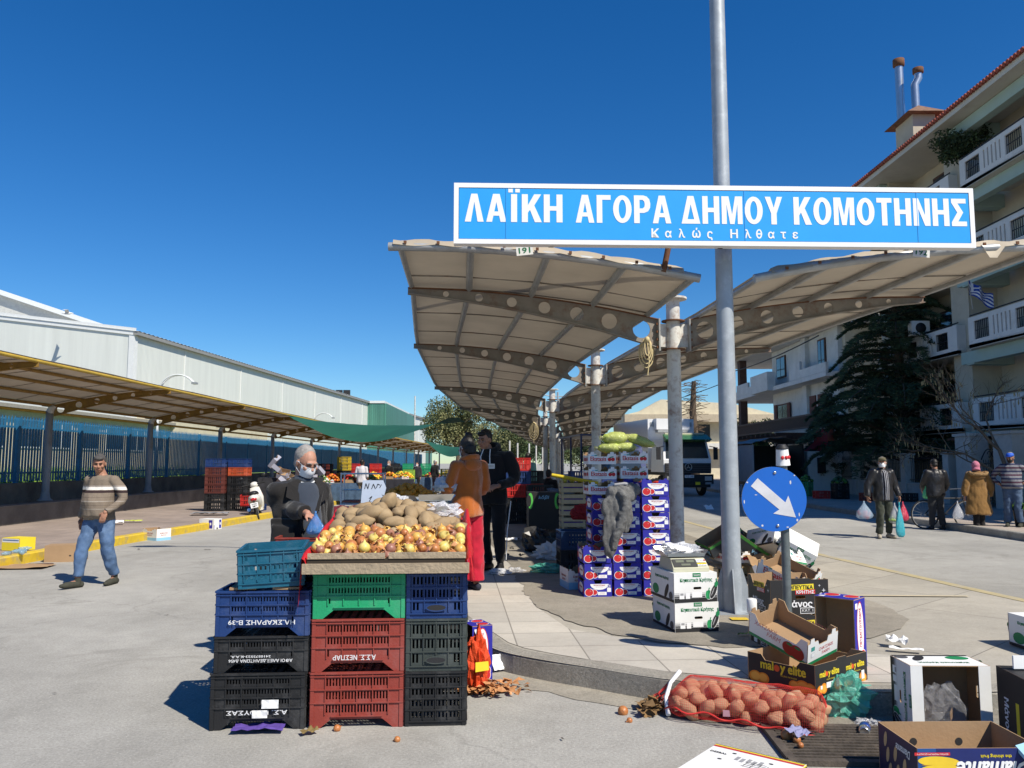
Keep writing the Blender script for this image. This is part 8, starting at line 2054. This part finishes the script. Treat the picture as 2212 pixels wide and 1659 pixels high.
mb = MB(); mb.plate([(-.02, -.02), (.022, -.016), (.018, .02), (-.02, .018)], [], .002, mat("pink_tag", (.6, .32, .36), .7), tr4(.4, -.028, .09) @ FRONT); mb.build("paper_tag", sk_)
dm = SKP(-.1, .1, 0)
flakes("dry_onion_tops", lambda: dm + Vector((rg.gauss(0, .05), rg.gauss(0, .06), .01 + .05 * rg.random())), 60, "dry brown stalks at the tied end of the potato sack", .04, mat("dry_stalk", (.2, .12, .05), .9))
gc = G(1800, 1603)
crumple("green_plastic_bag", G(1822, 1545) + Vector((0, .05, 0)), (.2, .15, .26), F_GREEN, "crumpled sea-green plastic bag between potato sack and kerb", "plastic bag", 51, .65, 34)
crumple("clear_film", G(1880, 1572), (.09, .06, .05), F_CLEAR, "clear film wad by the silver can", "plastic film", 52, .7)
cn = empty("drink_can", G(1868, 1588) + Vector((.0, .0, .033)), .5, "silver and blue drink can lying on the drain grate", "can", rot=(R(90), 0, R(-25)))
mb = MB(); mb.lathe([(.022, -.06), (.026, -.058), (.032, -.05), (.032, .05), (.026, .058), (.024, .06), (.022, .056), (.0, .055)], M_STN, n=18); mb.build("shell", cn)
mb = MB(); mb.lathe([(.0323, -.045), (.0325, -.04), (.0325, .0), (.0323, .01)], mat("can_blue", (.03, .08, .35), .3, 0, metal=.4), n=18); mb.build("blue_band", cn)
g0, g1_ = G(1668, 1592), G(1915, 1607)
dg = empty("drain_grate", (2.02, 4.72, .0), R(-3), "iron drain grate with slanting bars in the gutter by the potato sack", "drain grate")
M_CAST = mat("cast_iron", (.075, .062, .05), .8, .3, 10, .3, 60, dirt=(.16, .13, .1), ds=8, da=.6)
mb = MB(); mb.box((0, 0, .004), (1.0, .56, .004), mat('pit_shade_black', (.003, .003, .003), 1, 0, spec=0)); mb.build("pit", dg)  # flat black plate paints the darkness of the pit below the bars
mb = MB()
for s in (-1, 1): mb.box((0, s * .29, .016), (1.06, .05, .026), M_CAST); mb.box((s * .51, 0, .016), (.05, .53, .026), M_CAST)
mb.build("rim", dg)
for k in range(11): mb = MB(); mb.box((0, -.235 + k * .047, .018), (.97, .016, .022), M_CAST); mb.build("bar", dg)
for i, (u, v, s) in enumerate(((1700, 1606, .9), (1722, 1616, .6), (1730, 1628, .45))): put(onm[1], "onion_scrap", G(u, v) + Vector((0, 0, .045)), s, ("larger", "middle", "smallest")[i] + " rotting onion scrap on the edge of the drain grate", "onion", None)
paper("blue_paper", G(1722, 1609) + Vector((0, 0, .05)), .12, .1, mat("pale_violet_paper", (.25, .25, .4), .8), "crumpled blue-grey paper on the drain grate below the sack", .6, R(12), 61, .022)
paper("kerb_scrap", G(1938, 1396, .158), .16, .12, B_WHITE, "crumpled white paper lying on the concrete right of the boxes", -.5, R(8), 63, .045, "paper"); paper("paper_strip", G(1958, 1408, .158), .24, .06, B_WHITE, "long torn white strip beside the crumpled paper on the concrete", -.4, 0, 64, .018, "paper")
box('veg', G(2196, 1424, .158) + Vector((.47, .25, 0)), R(4), "white vegetable box cut off by the right picture edge", veg_box)
paper("leaf_scrap", G(1606, 1374, .16), .1, .04, F_GR, "bit of green leaf on the tiles left of the black mandarin box", .3, 0, 66, .015, "leaf")
mb = MB(); mb.lathe([(.035, 0), (.04, .01), (.04, .1), (.034, .11)], B_WHITE, n=14); tag(mb.build("white_cup", None, mp + Vector((-.12, .1, MH + .01))), "small white cup on the edge of the lower black box", "cup")
paper("yellow_paint_splash", G(1597, 1338, .162), .16, .12, mat("yellow_splash", (.6, .42, .03), .7, .2), "yellow paint splash on the concrete at the foot of the big pole", 0, 0, 67, .0015, "paint mark")
# ---------------------------------------------------------------- under the middle canopy
M_CRW = mat("pale_crate_wood", (.5, .39, .24), .85, .15, 6, dirt=(.33, .25, .15), ds=5, da=.5)
def wcrate_mesh():
 mb = MB(); w, d, h = .4, .3, .17
 for sx_ in (-1, 1):
  for sy in (-1, 1): mb.box((sx_ * (w / 2 - .02), sy * (d / 2 - .02), h / 2 + .015), (.035, .035, h + .03), M_CRW)
 for z in (.035, .12):
  for s in (-1, 1): mb.box((0, s * (d / 2 + .001), z + .01), (w, .008, .06), M_CRW); mb.box((s * (w / 2 + .001), 0, z + .01), (.008, d - .01, .06), M_CRW)
 mb.box((0, 0, .01), (w - .01, d - .01, .008), M_CRW); return mb.mesh("wooden_crate")
wcm = wcrate_mesh()
b0 = D(1236, 1120, 13.6); b0.z = .155
M_PURP = mat("purple_liner_paper", (.1, .05, .2), .8)
for s in range(2):
 for k in range(6):
  o = put(wcm, "wooden_crate", Vector((b0.x + .46 * s, b0.y + .03 * s, .155 + .19 * k)), 1, f"{('lowest', 'second', 'third', 'fourth', 'fifth', 'topmost')[k]} pale wooden crate in the {('left', 'right')[s]} stack under the canopy", "crate", "pale wooden crates stacked under the canopy", (0, 0, R(4) + .02 * math.sin(k * 2)))
  mb = MB(); mb.box((0, 0, .06), (.37, .27, .09), M_PURP); mb.build("purple_liner", o)
for i in range(9): put(tmm, "yellow_apple", (b0.x - .13 + .13 * (i % 3), b0.y - .09 + .09 * (i // 3), .155 + .19 * 6 + .01), 1.0, "yellow-green apple in the topmost left wooden crate", "apple", "apples in the topmost wooden crate").data = bpy.data.meshes.get("yellow_apple") or (lambda mb: (mb.ell((0, 0, 0), (.042, .042, .038), mat("apple_yellow", (.45, .42, .07), .4), 12, 8), mb.mesh("yellow_apple"))[1])(MB())
mb = MB(); a, b = D(1192, 1026, 13.4), D(1292, 1044, 13.3); mb.tube([(0, 0, 0), b - a], .03, mat("yellow_pipe", (.55, .42, .02), .5, .1), 8); tag(mb.build("yellow_pole", None, a), "yellow pole resting across the wooden crates", "pole")
def blk(u, v, y, w, d, h, m, lab, rz=4): p = D(u, v, y); return far_crate_sized((p.x, p.y, .16), w, d, h, m, lab, rz)
def far_crate_sized(p, w, d, h, m, lab, rz): return crate(lab, p, R(rz), lab, None, w=w, d=d, h=h, m=m, rows=2, ns=10, foot=False, up=True)
p = D(1253, 1140, 10.9)
far_crate_sized((p.x, p.y, .16), .58, .4, .3, P_BLACK, "black crate under the dark blue one, behind the blue tomato boxes", 5); far_crate_sized((p.x, p.y, .465), .58, .4, .24, mat("dark_blue_plastic", (.01, .035, .1), .5), "dark blue crate on the black one behind the blue tomato boxes", 6)
bn = empty("black_bin", (D(1172, 1100, 15.3).x, 15.3, .155), R(4), "black box with bright green rounded ends stacked under the canopy", "box")
mb = MB(); mb.box((0, 0, .45), (.56, .45, .9), B_BLACK); mb.build("body", bn)
mb = MB(); T = tr4(0, -.226, 0) @ FRONT
for s in (-1, 1): mb.disc(s * .25, .74, .05, .15, mat("bright_green_ink", (.1, .5, .08), .5), T, .001, 16); mb.disc(s * .28, .74, .045, .11, I_BLACK, T, .002, 14)
mb.text("kδβl", 0, .8, .2, .08, I_LBLUE, T, .001, .01, .2); mb.build("print", bn)
crumple("black_sacks", (D(1170, 1150, 13).x, 13.3, .155), (.3, .25, .38), mat("black_film", (.012, .012, .014), .35, .1), "black refuse sack on the pavement under the canopy", "sack", 71, .4)
crumple("clear_bags", (D(1195, 1150, 12.3).x, 12.3, .158), (.28, .2, .24), F_WHITE, "heap of clear plastic bags on the pavement beside the dark blue crate", "plastic bag", 72, .5)
crumple("brown_sack", (D(1232, 1170, 12).x, 11.7, .158), (.22, .18, .25), mat("brown_cloth", (.09, .05, .035), .95), "brown sack slumped against the dark blue crate", "sack", 73, .4)
crumple("red_black_bag", D(1270, 1105, 12.2) + Vector((0, 0, -.12)), (.28, .2, .24), mat("deep_red_cloth", (.25, .012, .018), .9), "dark red bag lying on the crates by the second column", "bag", 74, .3)
paper("purple_sheet", G(1200, 1196, .16), .35, .22, M_PURP, "purple packing sheet on the shaded pavement", .2, 0, 75, .05, "sheet")
crumple("green_film", G(1190, 1240, .158) + Vector((0, .15, 0)), (.27, .13, .12), F_GREEN, "sea-green plastic film heaped on the pavement left of the tomato boxes", "plastic film", 76, .5)
box('skybox2', G(1216, 1274, .158) + Vector((.14, .2, 0)), R(12), "pale blue and white box just left of the blue tomato boxes", lambda: sbox(.24, .36, .23, .08, I_LBLUE))
crumple("clear_bag_roll", G(1078, 1240, .158), (.16, .09, .07), F_WHITE, "twisted clear plastic on the tiles behind the woman in orange", "plastic film", 77, .5); crumple("clear_bag_roll", G(1112, 1236, .158), (.13, .07, .06), F_CLEAR, "flatter clear plastic next to the twisted piece on the tiles", "plastic film", 78, .5)
for i, (u, v, s) in enumerate(((1100, 1170, .3), (1122, 1168, .25), (1160, 1180, .22), (1090, 1205, .15), (1128, 1206, .12), (1105, 1190, .1))): paper("pavement_scrap", G(u, v, .16), s, s * .5, (B_WHITE, I_GREY, B_WHITE, MATS["dark_scrap"], MATS["dark_scrap"], MATS["dark_scrap"])[i], ("white paper", "grey paper", "folded white paper", "dark scrap", "small dark scrap", "tiny dark scrap")[i] + " on the lit strip of pavement under the canopy", i, 0, 80 + i, .04, "litter")
# crates and goods behind the man in the hoodie
stk = [(1118, 19.5, [1, 1, 3, 2, 3], "red-topped"), (1146, 20.2, [1, 1, 0, 1], "dark"), (1088, 21, [1, 1, 1, 3, 3], "far red"), (1165, 18.6, [1, 1, 1], "low black"), (1135, 24, [1, 0, 1, 0], "brownish"), (1255, 19.5, [1, 2, 1, 2], "navy"), (1285, 21, [1, 1, 2], "blue-black")]
for u, y, cs, nm in stk:
 x = (u - U0) * y / FPX
 for k, ci in enumerate(cs): far_crate(ci, (x, y, .155 + .313 * k), R(5), f"{('bottom', 'second', 'third', 'fourth', 'fifth')[k]} crate of the {nm} stack under the middle canopy", "crate stacks under the middle canopy")
far_crate(1, (.98, 21.55, .155), R(5), 'black crate used as a seat under the middle canopy')
table((1.3, 17.2, .155), 1.5, .8, .72, M_CLOTHK, "dark cluttered table between the canopy columns")
crumple("cloth_heap", (1.0, 17.1, .88), (.32, .22, .18), mat("grey_blue_cloth", (.1, .13, .18), .9), "grey-blue cloths heaped on the dark table under the canopy", "cloth", 90, .5); crumple("cloth_heap", (1.6, 17.2, .88), (.28, .22, .16), M_BLK, "black cloths heaped on the dark table under the canopy", "cloth", 91, .4)
# blue open truck under the canopy
M_TBLUE = mat("truck_blue", (.015, .03, .13), .4, .1)
bt = empty("blue_truck", (3.4, 26.5, .0), R(6), "dark blue open-sided truck parked under the right canopy wing", "truck")
mb = MB(); mb.loft([((0, 0, .6), 1.2, 1.2, rz4(R(45)).to_quaternion()), ((0, 0, 1.25), 1.2, 1.2, rz4(R(45)).to_quaternion()), ((0, .12, 2.1), 1.08, 1.02, rz4(R(45)).to_quaternion()), ((0, .15, 2.2), .95, .9, rz4(R(45)).to_quaternion())], M_TBLUE, 4, None, False); mb.build("cab", bt)
mb = MB(); mb.add([(-.66, -.83, 1.32), (.66, -.83, 1.32), (.6, -.68, 2.0), (-.6, -.68, 2.0)], [(0, 1, 2, 3)], M_GLASS); mb.build("windscreen", bt)
mb = MB(); mb.box((0, 3.1, 1.05), (1.9, 4.2, .12), M_TBLUE); mb.box((0, 3.1, 2.55), (2.0, 4.3, .06), M_TBLUE)
for x in (-.93, .93):
 for y in (1.1, 3.1, 5.1): mb.box((x, y, 1.8), (.06, .06, 1.45), M_TBLUE)
mb.build("load_bed", bt)
for x in (-.8, .8):
 for y in (.0, 3.9): wheel(bt, (x, y, .4), .3, .11)
 mb = MB(); mb.ell((x * .82, -.86, .85), (.12, .05, .09), I_WHITE, 12, 8); mb.build("headlight", bt)
# grey fleece draped over the tomato boxes
fl_ = T0 + rz4(BR) @ Vector((.325 + .02, -.02, .18 * 6))
fz = empty("fleece_jacket", fl_, BR, "grey fleece jacket draped over the middle stack of tomato boxes", "jacket")
M_FLEECE = mat("grey_fleece", (.15, .15, .147), .95, .35, 28, .8, 130)
mb = MB()
for c, r in (((.05, -.07, .02), (.17, .08, .11)), ((.0, -.1, -.13), (.16, .065, .17)), ((-.05, -.105, -.32), (.12, .06, .17)), ((-.09, -.1, -.5), (.07, .05, .16)), ((.17, -.03, .07), (.1, .08, .07)), ((.08, .05, .07), (.14, .1, .05)), ((.1, -.1, -.2), (.07, .05, .2))): mb.ell(c, r, M_FLEECE, 14, 9)
remesh(mb, "cloth", .01, M_FLEECE, fz, 2, .045, 9, (1.3, 1, .5))
mb = MB(); mb.tube([(.02, -.13, .06), (.07, -.17, .0), (.08, -.17, -.12), (.03, -.165, -.28), (-.03, -.16, -.42), (-.05, -.14, -.56)], [.045, .055, .055, .05, .044, .034], M_FLEECE, 14); remesh(mb, "sleeve", .01, M_FLEECE, fz, 3, .02, 14)
mb = MB(); mb.tube([(.0, .0, .12), (.1, -.03, .135), (.2, -.01, .12)], .018, mat("grey_collar", (.3, .3, .31), .9), 8); mb.build("collar", fz)
# bagged lettuces on top of the white tomato boxes
for i, (u, v, w, h, r) in enumerate(((1330, 938, .31, .14, .1), (1316, 960, .28, .12, -.3), (1352, 958, .28, .11, .2), (1382, 944, .38, .11, -.4))):
 p = D(u, v + 8, 9.55)
 g = empty("bagged_lettuce", p, r, ("long pale green lettuce in a clear bag, upper left of the four bags", "bagged lettuce drooping at the left on the white boxes", "bagged lettuce tucked in the middle under the upper bag", "slim bagged lettuce leaning right on the white boxes")[i], "lettuce", "bagged lettuces on the white tomato boxes")
 if i == 3: g.rotation_euler = (0, R(20), r)
 mb = MB(); mb.ell((0, 0, 0), (w / 2, .07, h / 2), mat("lettuce_leaf", (.42, .5, .1), .6, .3, 20, .4, 40), 16, 10, None, .25, i); mb.build("leaves", g)
 mb = MB(); mb.loft([((-w * .62, 0, 0), .03, .05, ry4(PI / 2).to_quaternion()), ((-w * .5, 0, 0), .02, .02, ry4(PI / 2).to_quaternion()), ((-w * .25, 0, 0), h * .5, .075, ry4(PI / 2).to_quaternion()), ((w * .2, 0, 0), h * .56, .082, ry4(PI / 2).to_quaternion()), ((w * .52, 0, 0), .015, .04, ry4(PI / 2).to_quaternion())], F_YEL, 14); mb.build("film", g)
# ---------------------------------------------------------------- pallet with thrown-away boxes
pq = G(1640, 1250, .158)
pal = empty("wooden_pallet", pq + Vector((-.1, .45, 0)), R(8), "wooden pallet loaded with thrown-away boxes behind the big pole", "pallet")
for k in range(7): mb = MB(); mb.box((-.54 + k * .18, 0, .135), (.1, .8, .02), M_CRW, None); mb.build("top_board", pal)
for y in (-.36, 0, .36):
 mb = MB(); mb.box((0, y, .012), (1.2, .1, .02), M_CRW); mb.build("bottom_board", pal)
 for x in (-.54, 0, .54): mb = MB(); mb.box((x, y, .073), (.12, .1, .1), M_CRW); mb.build("block", pal)
for i in range(5): mb = MB(); mb.box((0, 0, .015), (.75, .07, .02), M_CRW); tag(mb.build("loose_board", None, pal.location + Vector((.12 * i - .1, -.1 + .1 * i, .16 + .03 * i)), (0, R(8 - 4 * i), R(20 - 25 * i))), f"{('lowest', 'second', 'third', 'fourth', 'uppermost')[i]} loose board in the broken pile on the pallet", "board", "loose boards on the pallet")
TR = [('plum', (1580, 1212, 10.3), (0, 0, R(8)), "white tomato tray lying flat on the pallet behind the big pole", plum_box), ('dkveg', (1560, 1178, 10.5), (R(8), R(-28), R(12)), "dark box with green rim tilted on the left of the rubbish pile", None), ('dkveg', (1602, 1182, 10.35), (R(25), R(32), R(20)), "dark box with green rim and pale lettering tilted on the right of the pile", None), ('veg', (1665, 1192, 10.2), (R(-14), R(24), R(20)), "white vegetable box tipped on the rubbish pile left of the sign post", veg_box), ('veg', (1712, 1208, 9.7), (R(12), R(28), R(-18)), "white vegetable box sliding off the pile right of the sign post", veg_box), ('farm', (1690, 1238, 9.3), (R(-30), R(10), R(40)), "small white tray crushed at the foot of the rubbish pile", farm_box)]
def dkveg():
 b = carton(.5, .38, .16, mat("box_slate", (.025, .03, .035), .6)); p = MB()
 for s, L in (('f', .5), ('b', .5), ('l', .38), ('r', .38)): T = face(s, .5, .38); p.rect(0, .14, L * .98, .036, mat("ink_leaf_green", (.05, .22, .04), .6), T, .001); p.text("veg", .08, .06, .14, .06, I_LBLUE, T, .001, .03)
 return b, p
for key, (u, v, y), rot, lab, bld in TR: box(key, D(u, v, y), 0, lab, bld or dkveg, "thrown-away boxes on the pallet", rot=rot)
paper("kraft_flap", D(1650, 1222, 10.1), .5, .3, M_KRAFT, "brown cardboard flap in the rubbish pile on the pallet", .5, R(25), 95, .06, "cardboard")
paper("road_box", G(1531, 1100), .3, .3, I_WHITE, "flattened white tomato box on the right road before the lorry", .2, R(35), 96, .05, "cardboard")
# ---------------------------------------------------------------- right side: lorry, covered stall van, crates, bicycle, bags
lo = empty("white_lorry", G(1491, 1073) + Vector((0, .6, 0)), R(9), "white and black refrigerated lorry with green sun visor and a three-pointed star grille", "lorry")
M_LW, M_LK = mat("lorry_white", (.7, .71, .72), .35, .04, spec=.6), mat("lorry_black", (.02, .02, .022), .5, .1)
mb = MB(); mb.add([(-1.2, -.1, 1.15), (1.2, -.1, 1.15), (1.2, -.1, 1.75), (-1.2, -.1, 1.75), (-1.1, .2, 2.7), (1.1, .2, 2.7), (-1.2, 1.8, 1.15), (1.2, 1.8, 1.15), (-1.1, 1.8, 2.75), (1.1, 1.8, 2.75)], [(0, 1, 2, 3), (3, 2, 5, 4), (4, 5, 9, 8), (0, 3, 4, 8, 6), (1, 7, 9, 5, 2), (6, 8, 9, 7)], M_LW); mb.build("cab", lo)
mb = MB(); mb.add([(-1.08, -.1, 1.82), (1.08, -.1, 1.82), (1.0, .165, 2.62), (-1.0, .165, 2.62)], [(0, 1, 2, 3)], M_GLASS, False, tr4(0, -.012, 0)); mb.build("windscreen", lo)
mb = MB(); mb.box((0, -.14, 1.33), (2.3, .09, .5), M_LK)
for k in range(5): mb.box((0, -.19, 1.14 + .09 * k), (2.2, .02, .03), mat("grille_grey", (.06, .06, .065), .5))
gr_ = mb.build("grille", lo)
mb = MB(); T = tr4(0, -.205, 1.4) @ FRONT; mb.tube([(.17 * math.cos(a), .17 * math.sin(a), 0) for a in [i * PI / 12 for i in range(25)]], .016, M_STN, 6, False, T)
for a in (90, 210, 330): a = R(a); mb.add([(.03 * math.cos(a + 1.05), .03 * math.sin(a + 1.05), .0), (.165 * math.cos(a), .165 * math.sin(a), .0), (.03 * math.cos(a - 1.05), .03 * math.sin(a - 1.05), .0)], [(2, 1, 0)], M_STN, False, T)
mb.build("star_emblem", gr_)
mb = MB(); mb.box((0, -.15, .82), (2.44, .3, .46), M_LK); mb.box((0, -.1, .5), (2.2, .2, .16), M_LK); bm = mb.build("bumper", lo)
mb = MB(); mb.box((0, -.305, .95), (.46, .012, .13), I_WHITE); mb.text("PYZ 1103", 0, 0, .38, .08, I_BLACK, tr4(0, -.314, .95) @ FRONT, .001, .02); mb.build("number_plate", bm)
mb = MB(); mb.box((.42, -.305, .62), (.24, .012, .14), I_YEL); mb.build("yellow_plate", bm)
for x in (-.95, .95):
 mb = MB(); mb.box((x, -.31, .85), (.34, .02, .2), mat("headlight_glass", (.45, .45, .43), .15, 0, spec=.8)); mb.build("headlight", bm)
 mb = MB(); mb.box((x, -.31, .62), (.3, .02, .1), I_GREY); mb.build("fog_light", bm)
 for y in (.75,): wheel(lo, (x * 1.06, y, .5), .38, .14)
 wheel(lo, (x * 1.02, 5.2, .5), .38, .16)
 mb = MB(); mb.tube([(x * 1.2, -.05, 2.4), (x * 1.5, -.1, 2.35)], .02, M_LK, 6); mb.box((x * 1.52, -.08, 2.05), (.2, .08, .6), M_LK); mb.build("mirror", lo)
mb = MB(); mb.add([(-1.12, .02, 2.6), (1.12, .02, 2.6), (1.15, -.42, 2.72), (-1.15, -.42, 2.72), (-1.12, .22, 2.98), (1.12, .22, 2.98)], [(0, 1, 2, 3), (3, 2, 5, 4), (0, 3, 4), (1, 5, 2)], mat("green_visor", (.05, .14, .04), .2, .1, spec=.7)); mb.build("sun_visor", lo)
mb = MB(); mb.box((0, .28, 2.9), (2.0, .12, .3), mat("roof_beige", (.5, .48, .36), .6)); mb.build("roof_rack", lo)
mb = MB(); mb.box((0, 5.2, 2.55), (2.45, 6.2, 2.55), M_LW); mb.box((0, 4.6, 1.1), (1.2, 7.2, .25), M_LK); bx_ = mb.build("cargo_box", lo)
mb = MB(); mb.box((-.05, 1.86, 3.55), (1.75, .46, .55), M_LW); mb.box((-.05, 1.84, 3.2), (1.6, .4, .14), M_GALV); mb.build("cooling_unit", bx_)
mb = MB(); mb.box2((-1.235, 3.6, 1.6), (-1.228, 4.5, 3.0), M_PLATE); mb.box2((-1.24, 3.6, 1.6), (-1.236, 3.64, 3.0), M_LK); mb.box2((-1.24, 3.6, 2.96), (-1.236, 4.5, 3.0), M_LK); mb.build("side_door", bx_)
for x in (-1.0, 1.0): mb = MB(); mb.box((x, 2.08, 3.55), (.2, .03, .22), M_GALV); mb.build("vent", bx_)
tv = empty("tarp_van", (12.6, 38.5, 0), R(2), "dark market van body with grey tarpaulin roof and open black interior", "van")
mb = MB(); mb.box((0, 1.2, .62), (2.5, 3, .14), M_LK); mb.box((-1.2, 1.2, 1.55), (.06, 3, 1.8), mat("grey_van_side", (.3, .31, .33), .7, .1)); mb.box((1.2, 1.2, 1.55), (.06, 3, 1.8), M_LK); mb.box((0, 2.7, 1.55), (2.4, .06, 1.8), M_LK); mb.build("body", tv)
mb = MB(); vs = []; fs = []
for i in range(13):
 for k in range(5): x = -1.35 + 2.7 * i / 12; vs.append((x, -.5 + .85 * k, 2.5 + .28 * math.sin(PI * i / 12) + .03 * math.sin(i * 2 + k)))
for i in range(12):
 for k in range(4): q = i * 5 + k; fs.append((q, q + 5, q + 6, q + 1))
mb.add(vs, fs, mat("grey_tarp", (.19, .2, .2), .7, .15, 3), True); mb.build("tarpaulin", tv)
for x in (-.95, .95): wheel(tv, (x, 1.6, .36), .28, .1)
for i, (x, y, n, ci) in enumerate(((12.6, 33, 1, 3), (13.2, 32.6, 2, 1), (13.6, 30.9, 1, 0), (14.3, 31.2, 2, 1), (14.9, 30.4, 1, 1), (12.9, 35.5, 2, 5))):
 for k in range(n): far_crate(ci, (x, y, .155 + .313 * k), R(10 * i), f"{('lower', 'upper')[k] if n > 1 else 'single'} crate on the right pavement, {('bright red, farthest left', 'black beside the red one', 'dull red in the middle', 'black stack in the middle', 'black one nearest the railings', 'green stack beside the dark van')[i]}", "crates on the right pavement")
 if i in (1, 5): heap_stuff("leafy_greens", (x, y, .155 + .313 * n), .28, .2, .2, .08, [F_DG, F_GR], 30, ("dark greens heaped on the black crates of the right pavement", "dark greens heaped on the green crates beside the dark van")[0 if i == 1 else 1])
# bicycle
bc = empty("bicycle", (10.55, 19.75, .0), R(93), "old bicycle with large wheels standing at the right kerb behind the shoppers", "bicycle")
wheel(bc, (0, .53, .35), .335, .018, spokes=18); wheel(bc, (0, -.53, .35), .335, .018, spokes=18)
mb = MB()
for a, b in (((0, -.53, .35), (0, -.42, .8)), ((0, -.42, .78), (0, .12, .28)), ((0, .12, .28), (0, .2, .78)), ((0, -.4, .74), (0, .19, .74)), ((0, .53, .35), (0, .19, .72)), ((0, .53, .35), (0, .12, .28))): mb.tube([a, b], .016, M_IRON, 8)
mb.build("frame", bc)
mb = MB(); mb.tube([(-.28, -.3, .95), (-.1, -.44, .97), (.1, -.44, .97), (.28, -.3, .95)], .012, M_GALV, 6); mb.tube([(0, -.43, .8), (0, -.43, .97)], .014, M_GALV, 6); mb.build("handlebar", bc)
mb = MB(); mb.loft([((0, .34, .86), .09, .03, rx4(R(90)).to_quaternion()), ((0, .2, .87), .07, .03, rx4(R(90)).to_quaternion()), ((0, .06, .87), .02, .02, rx4(R(90)).to_quaternion())], M_TYRE, 10); mb.tube([(0, .2, .76), (0, .2, .86)], .014, M_GALV, 6); mb.build("saddle", bc)
mb = MB(); mb.tube([(-.02, .12, .28), (.02, .12, .28)], .085, M_IRON, 14); mb.box((.09, .2, .2), (.08, .05, .02), M_TYRE); mb.box((-.09, .04, .36), (.08, .05, .02), M_TYRE); mb.build("crank", bc)
# shopping bags
def hp(u, v, y): return D(u, v, y)
bagshape("shopping_bag", hp(1866, 1082, 17.25), .36, .38, film("pale_blue_film", (.45, .6, .75), .45), "clear bluish bag with tomatoes hanging from the masked man's right hand", tmm, None, 5, 14)
bagshape("shopping_bag", hp(1932, 1086, 17.3), .28, .44, F_CLEAR, "clear bag with green vegetables in the masked man's left hand", None, None, 6)
heap_stuff("bagged_greens", hp(1930, 1128, 17.3), .09, .08, .1, .035, [F_GR, F_LG], 24, "green vegetables in the clear bag of the masked man")
bagshape("shopping_bag", hp(1942, 1084, 17.2), .2, .74, F_TURQ, "long turquoise bag hanging from the masked man's left hand", None, None, 7, d=.1)
bagshape("shopping_bag", hp(1950, 1083, 17.4), .24, .42, F_PINK, "crimson bag behind the turquoise one in the masked man's left hand", None, None, 8)
bagshape("shopping_bag", hp(2068, 1082, 18.8), .26, .42, F_CLEAR, "greyish clear bag in the left hand of the woman in brown coat", None, None, 9)
bagshape("shopping_bag", hp(2131, 1080, 18.9), .25, .36, F_CLEAR, "clear bag of oranges in the right hand of the woman in brown coat", mnm, None, 10, 16)
bagshape("shopping_bag", hp(2001, 1042, 19.7), .22, .4, film("leaf_green_film", (.1, .55, .22), .8), "green plastic bag hanging on the bicycle by the man in dark cap", None, None, 11)
pt = empty("plant_pot", G(2208, 1138, .155) + Vector((.05, .1, 0)), 0, "black pot with green leaves at the right picture edge", "plant pot")
mb = MB(); mb.lathe([(.12, 0), (.16, .36), (.17, .38), (.14, .38)], M_LK, n=16); mb.build("pot", pt)
mb = MB()
for i in range(60): a = rg.random() * 6.3; r = .16 * rg.random(); mb.add([(r * math.cos(a), r * math.sin(a), .36), (r * math.cos(a) + .05, r * math.sin(a), .42 + .1 * rg.random()), (r * math.cos(a + .4) * 1.6, r * math.sin(a + .4) * 1.6, .48 + .1 * rg.random())], [(0, 1, 2)], F_GR)
mb.build("leaves", pt)
# car behind the railings
cr = empty("parked_car", (18.2, 31.5, .15), R(-80), "dark car parked behind the iron railings, one wheel showing", "car")
mb = MB(); mb.loft([((0, -2.0, .55), .7, .22, rx4(R(90)).to_quaternion()), ((0, -1.6, .62), .82, .34, rx4(R(90)).to_quaternion()), ((0, -.7, .7), .84, .42, rx4(R(90)).to_quaternion()), ((0, -.2, .88), .8, .6, rx4(R(90)).to_quaternion()), ((0, 1.0, .88), .8, .6, rx4(R(90)).to_quaternion()), ((0, 1.8, .68), .8, .4, rx4(R(90)).to_quaternion()), ((0, 2.05, .58), .7, .22, rx4(R(90)).to_quaternion())], mat("car_dark_blue", (.02, .03, .06), .25, .05, spec=.7), 16); mb.build("body", cr)
mb = MB(); mb.loft([((0, -.55, 1.15), .62, .2, rx4(R(90)).to_quaternion()), ((0, .0, 1.22), .64, .3, rx4(R(90)).to_quaternion()), ((0, .9, 1.2), .62, .28, rx4(R(90)).to_quaternion()), ((0, 1.4, 1.05), .55, .12, rx4(R(90)).to_quaternion())], M_GLASS, 14); mb.build("windows", cr)
for x in (-.74, .74):
 for y in (-1.3, 1.3): wheel(cr, (x, y, .31), .23, .09)
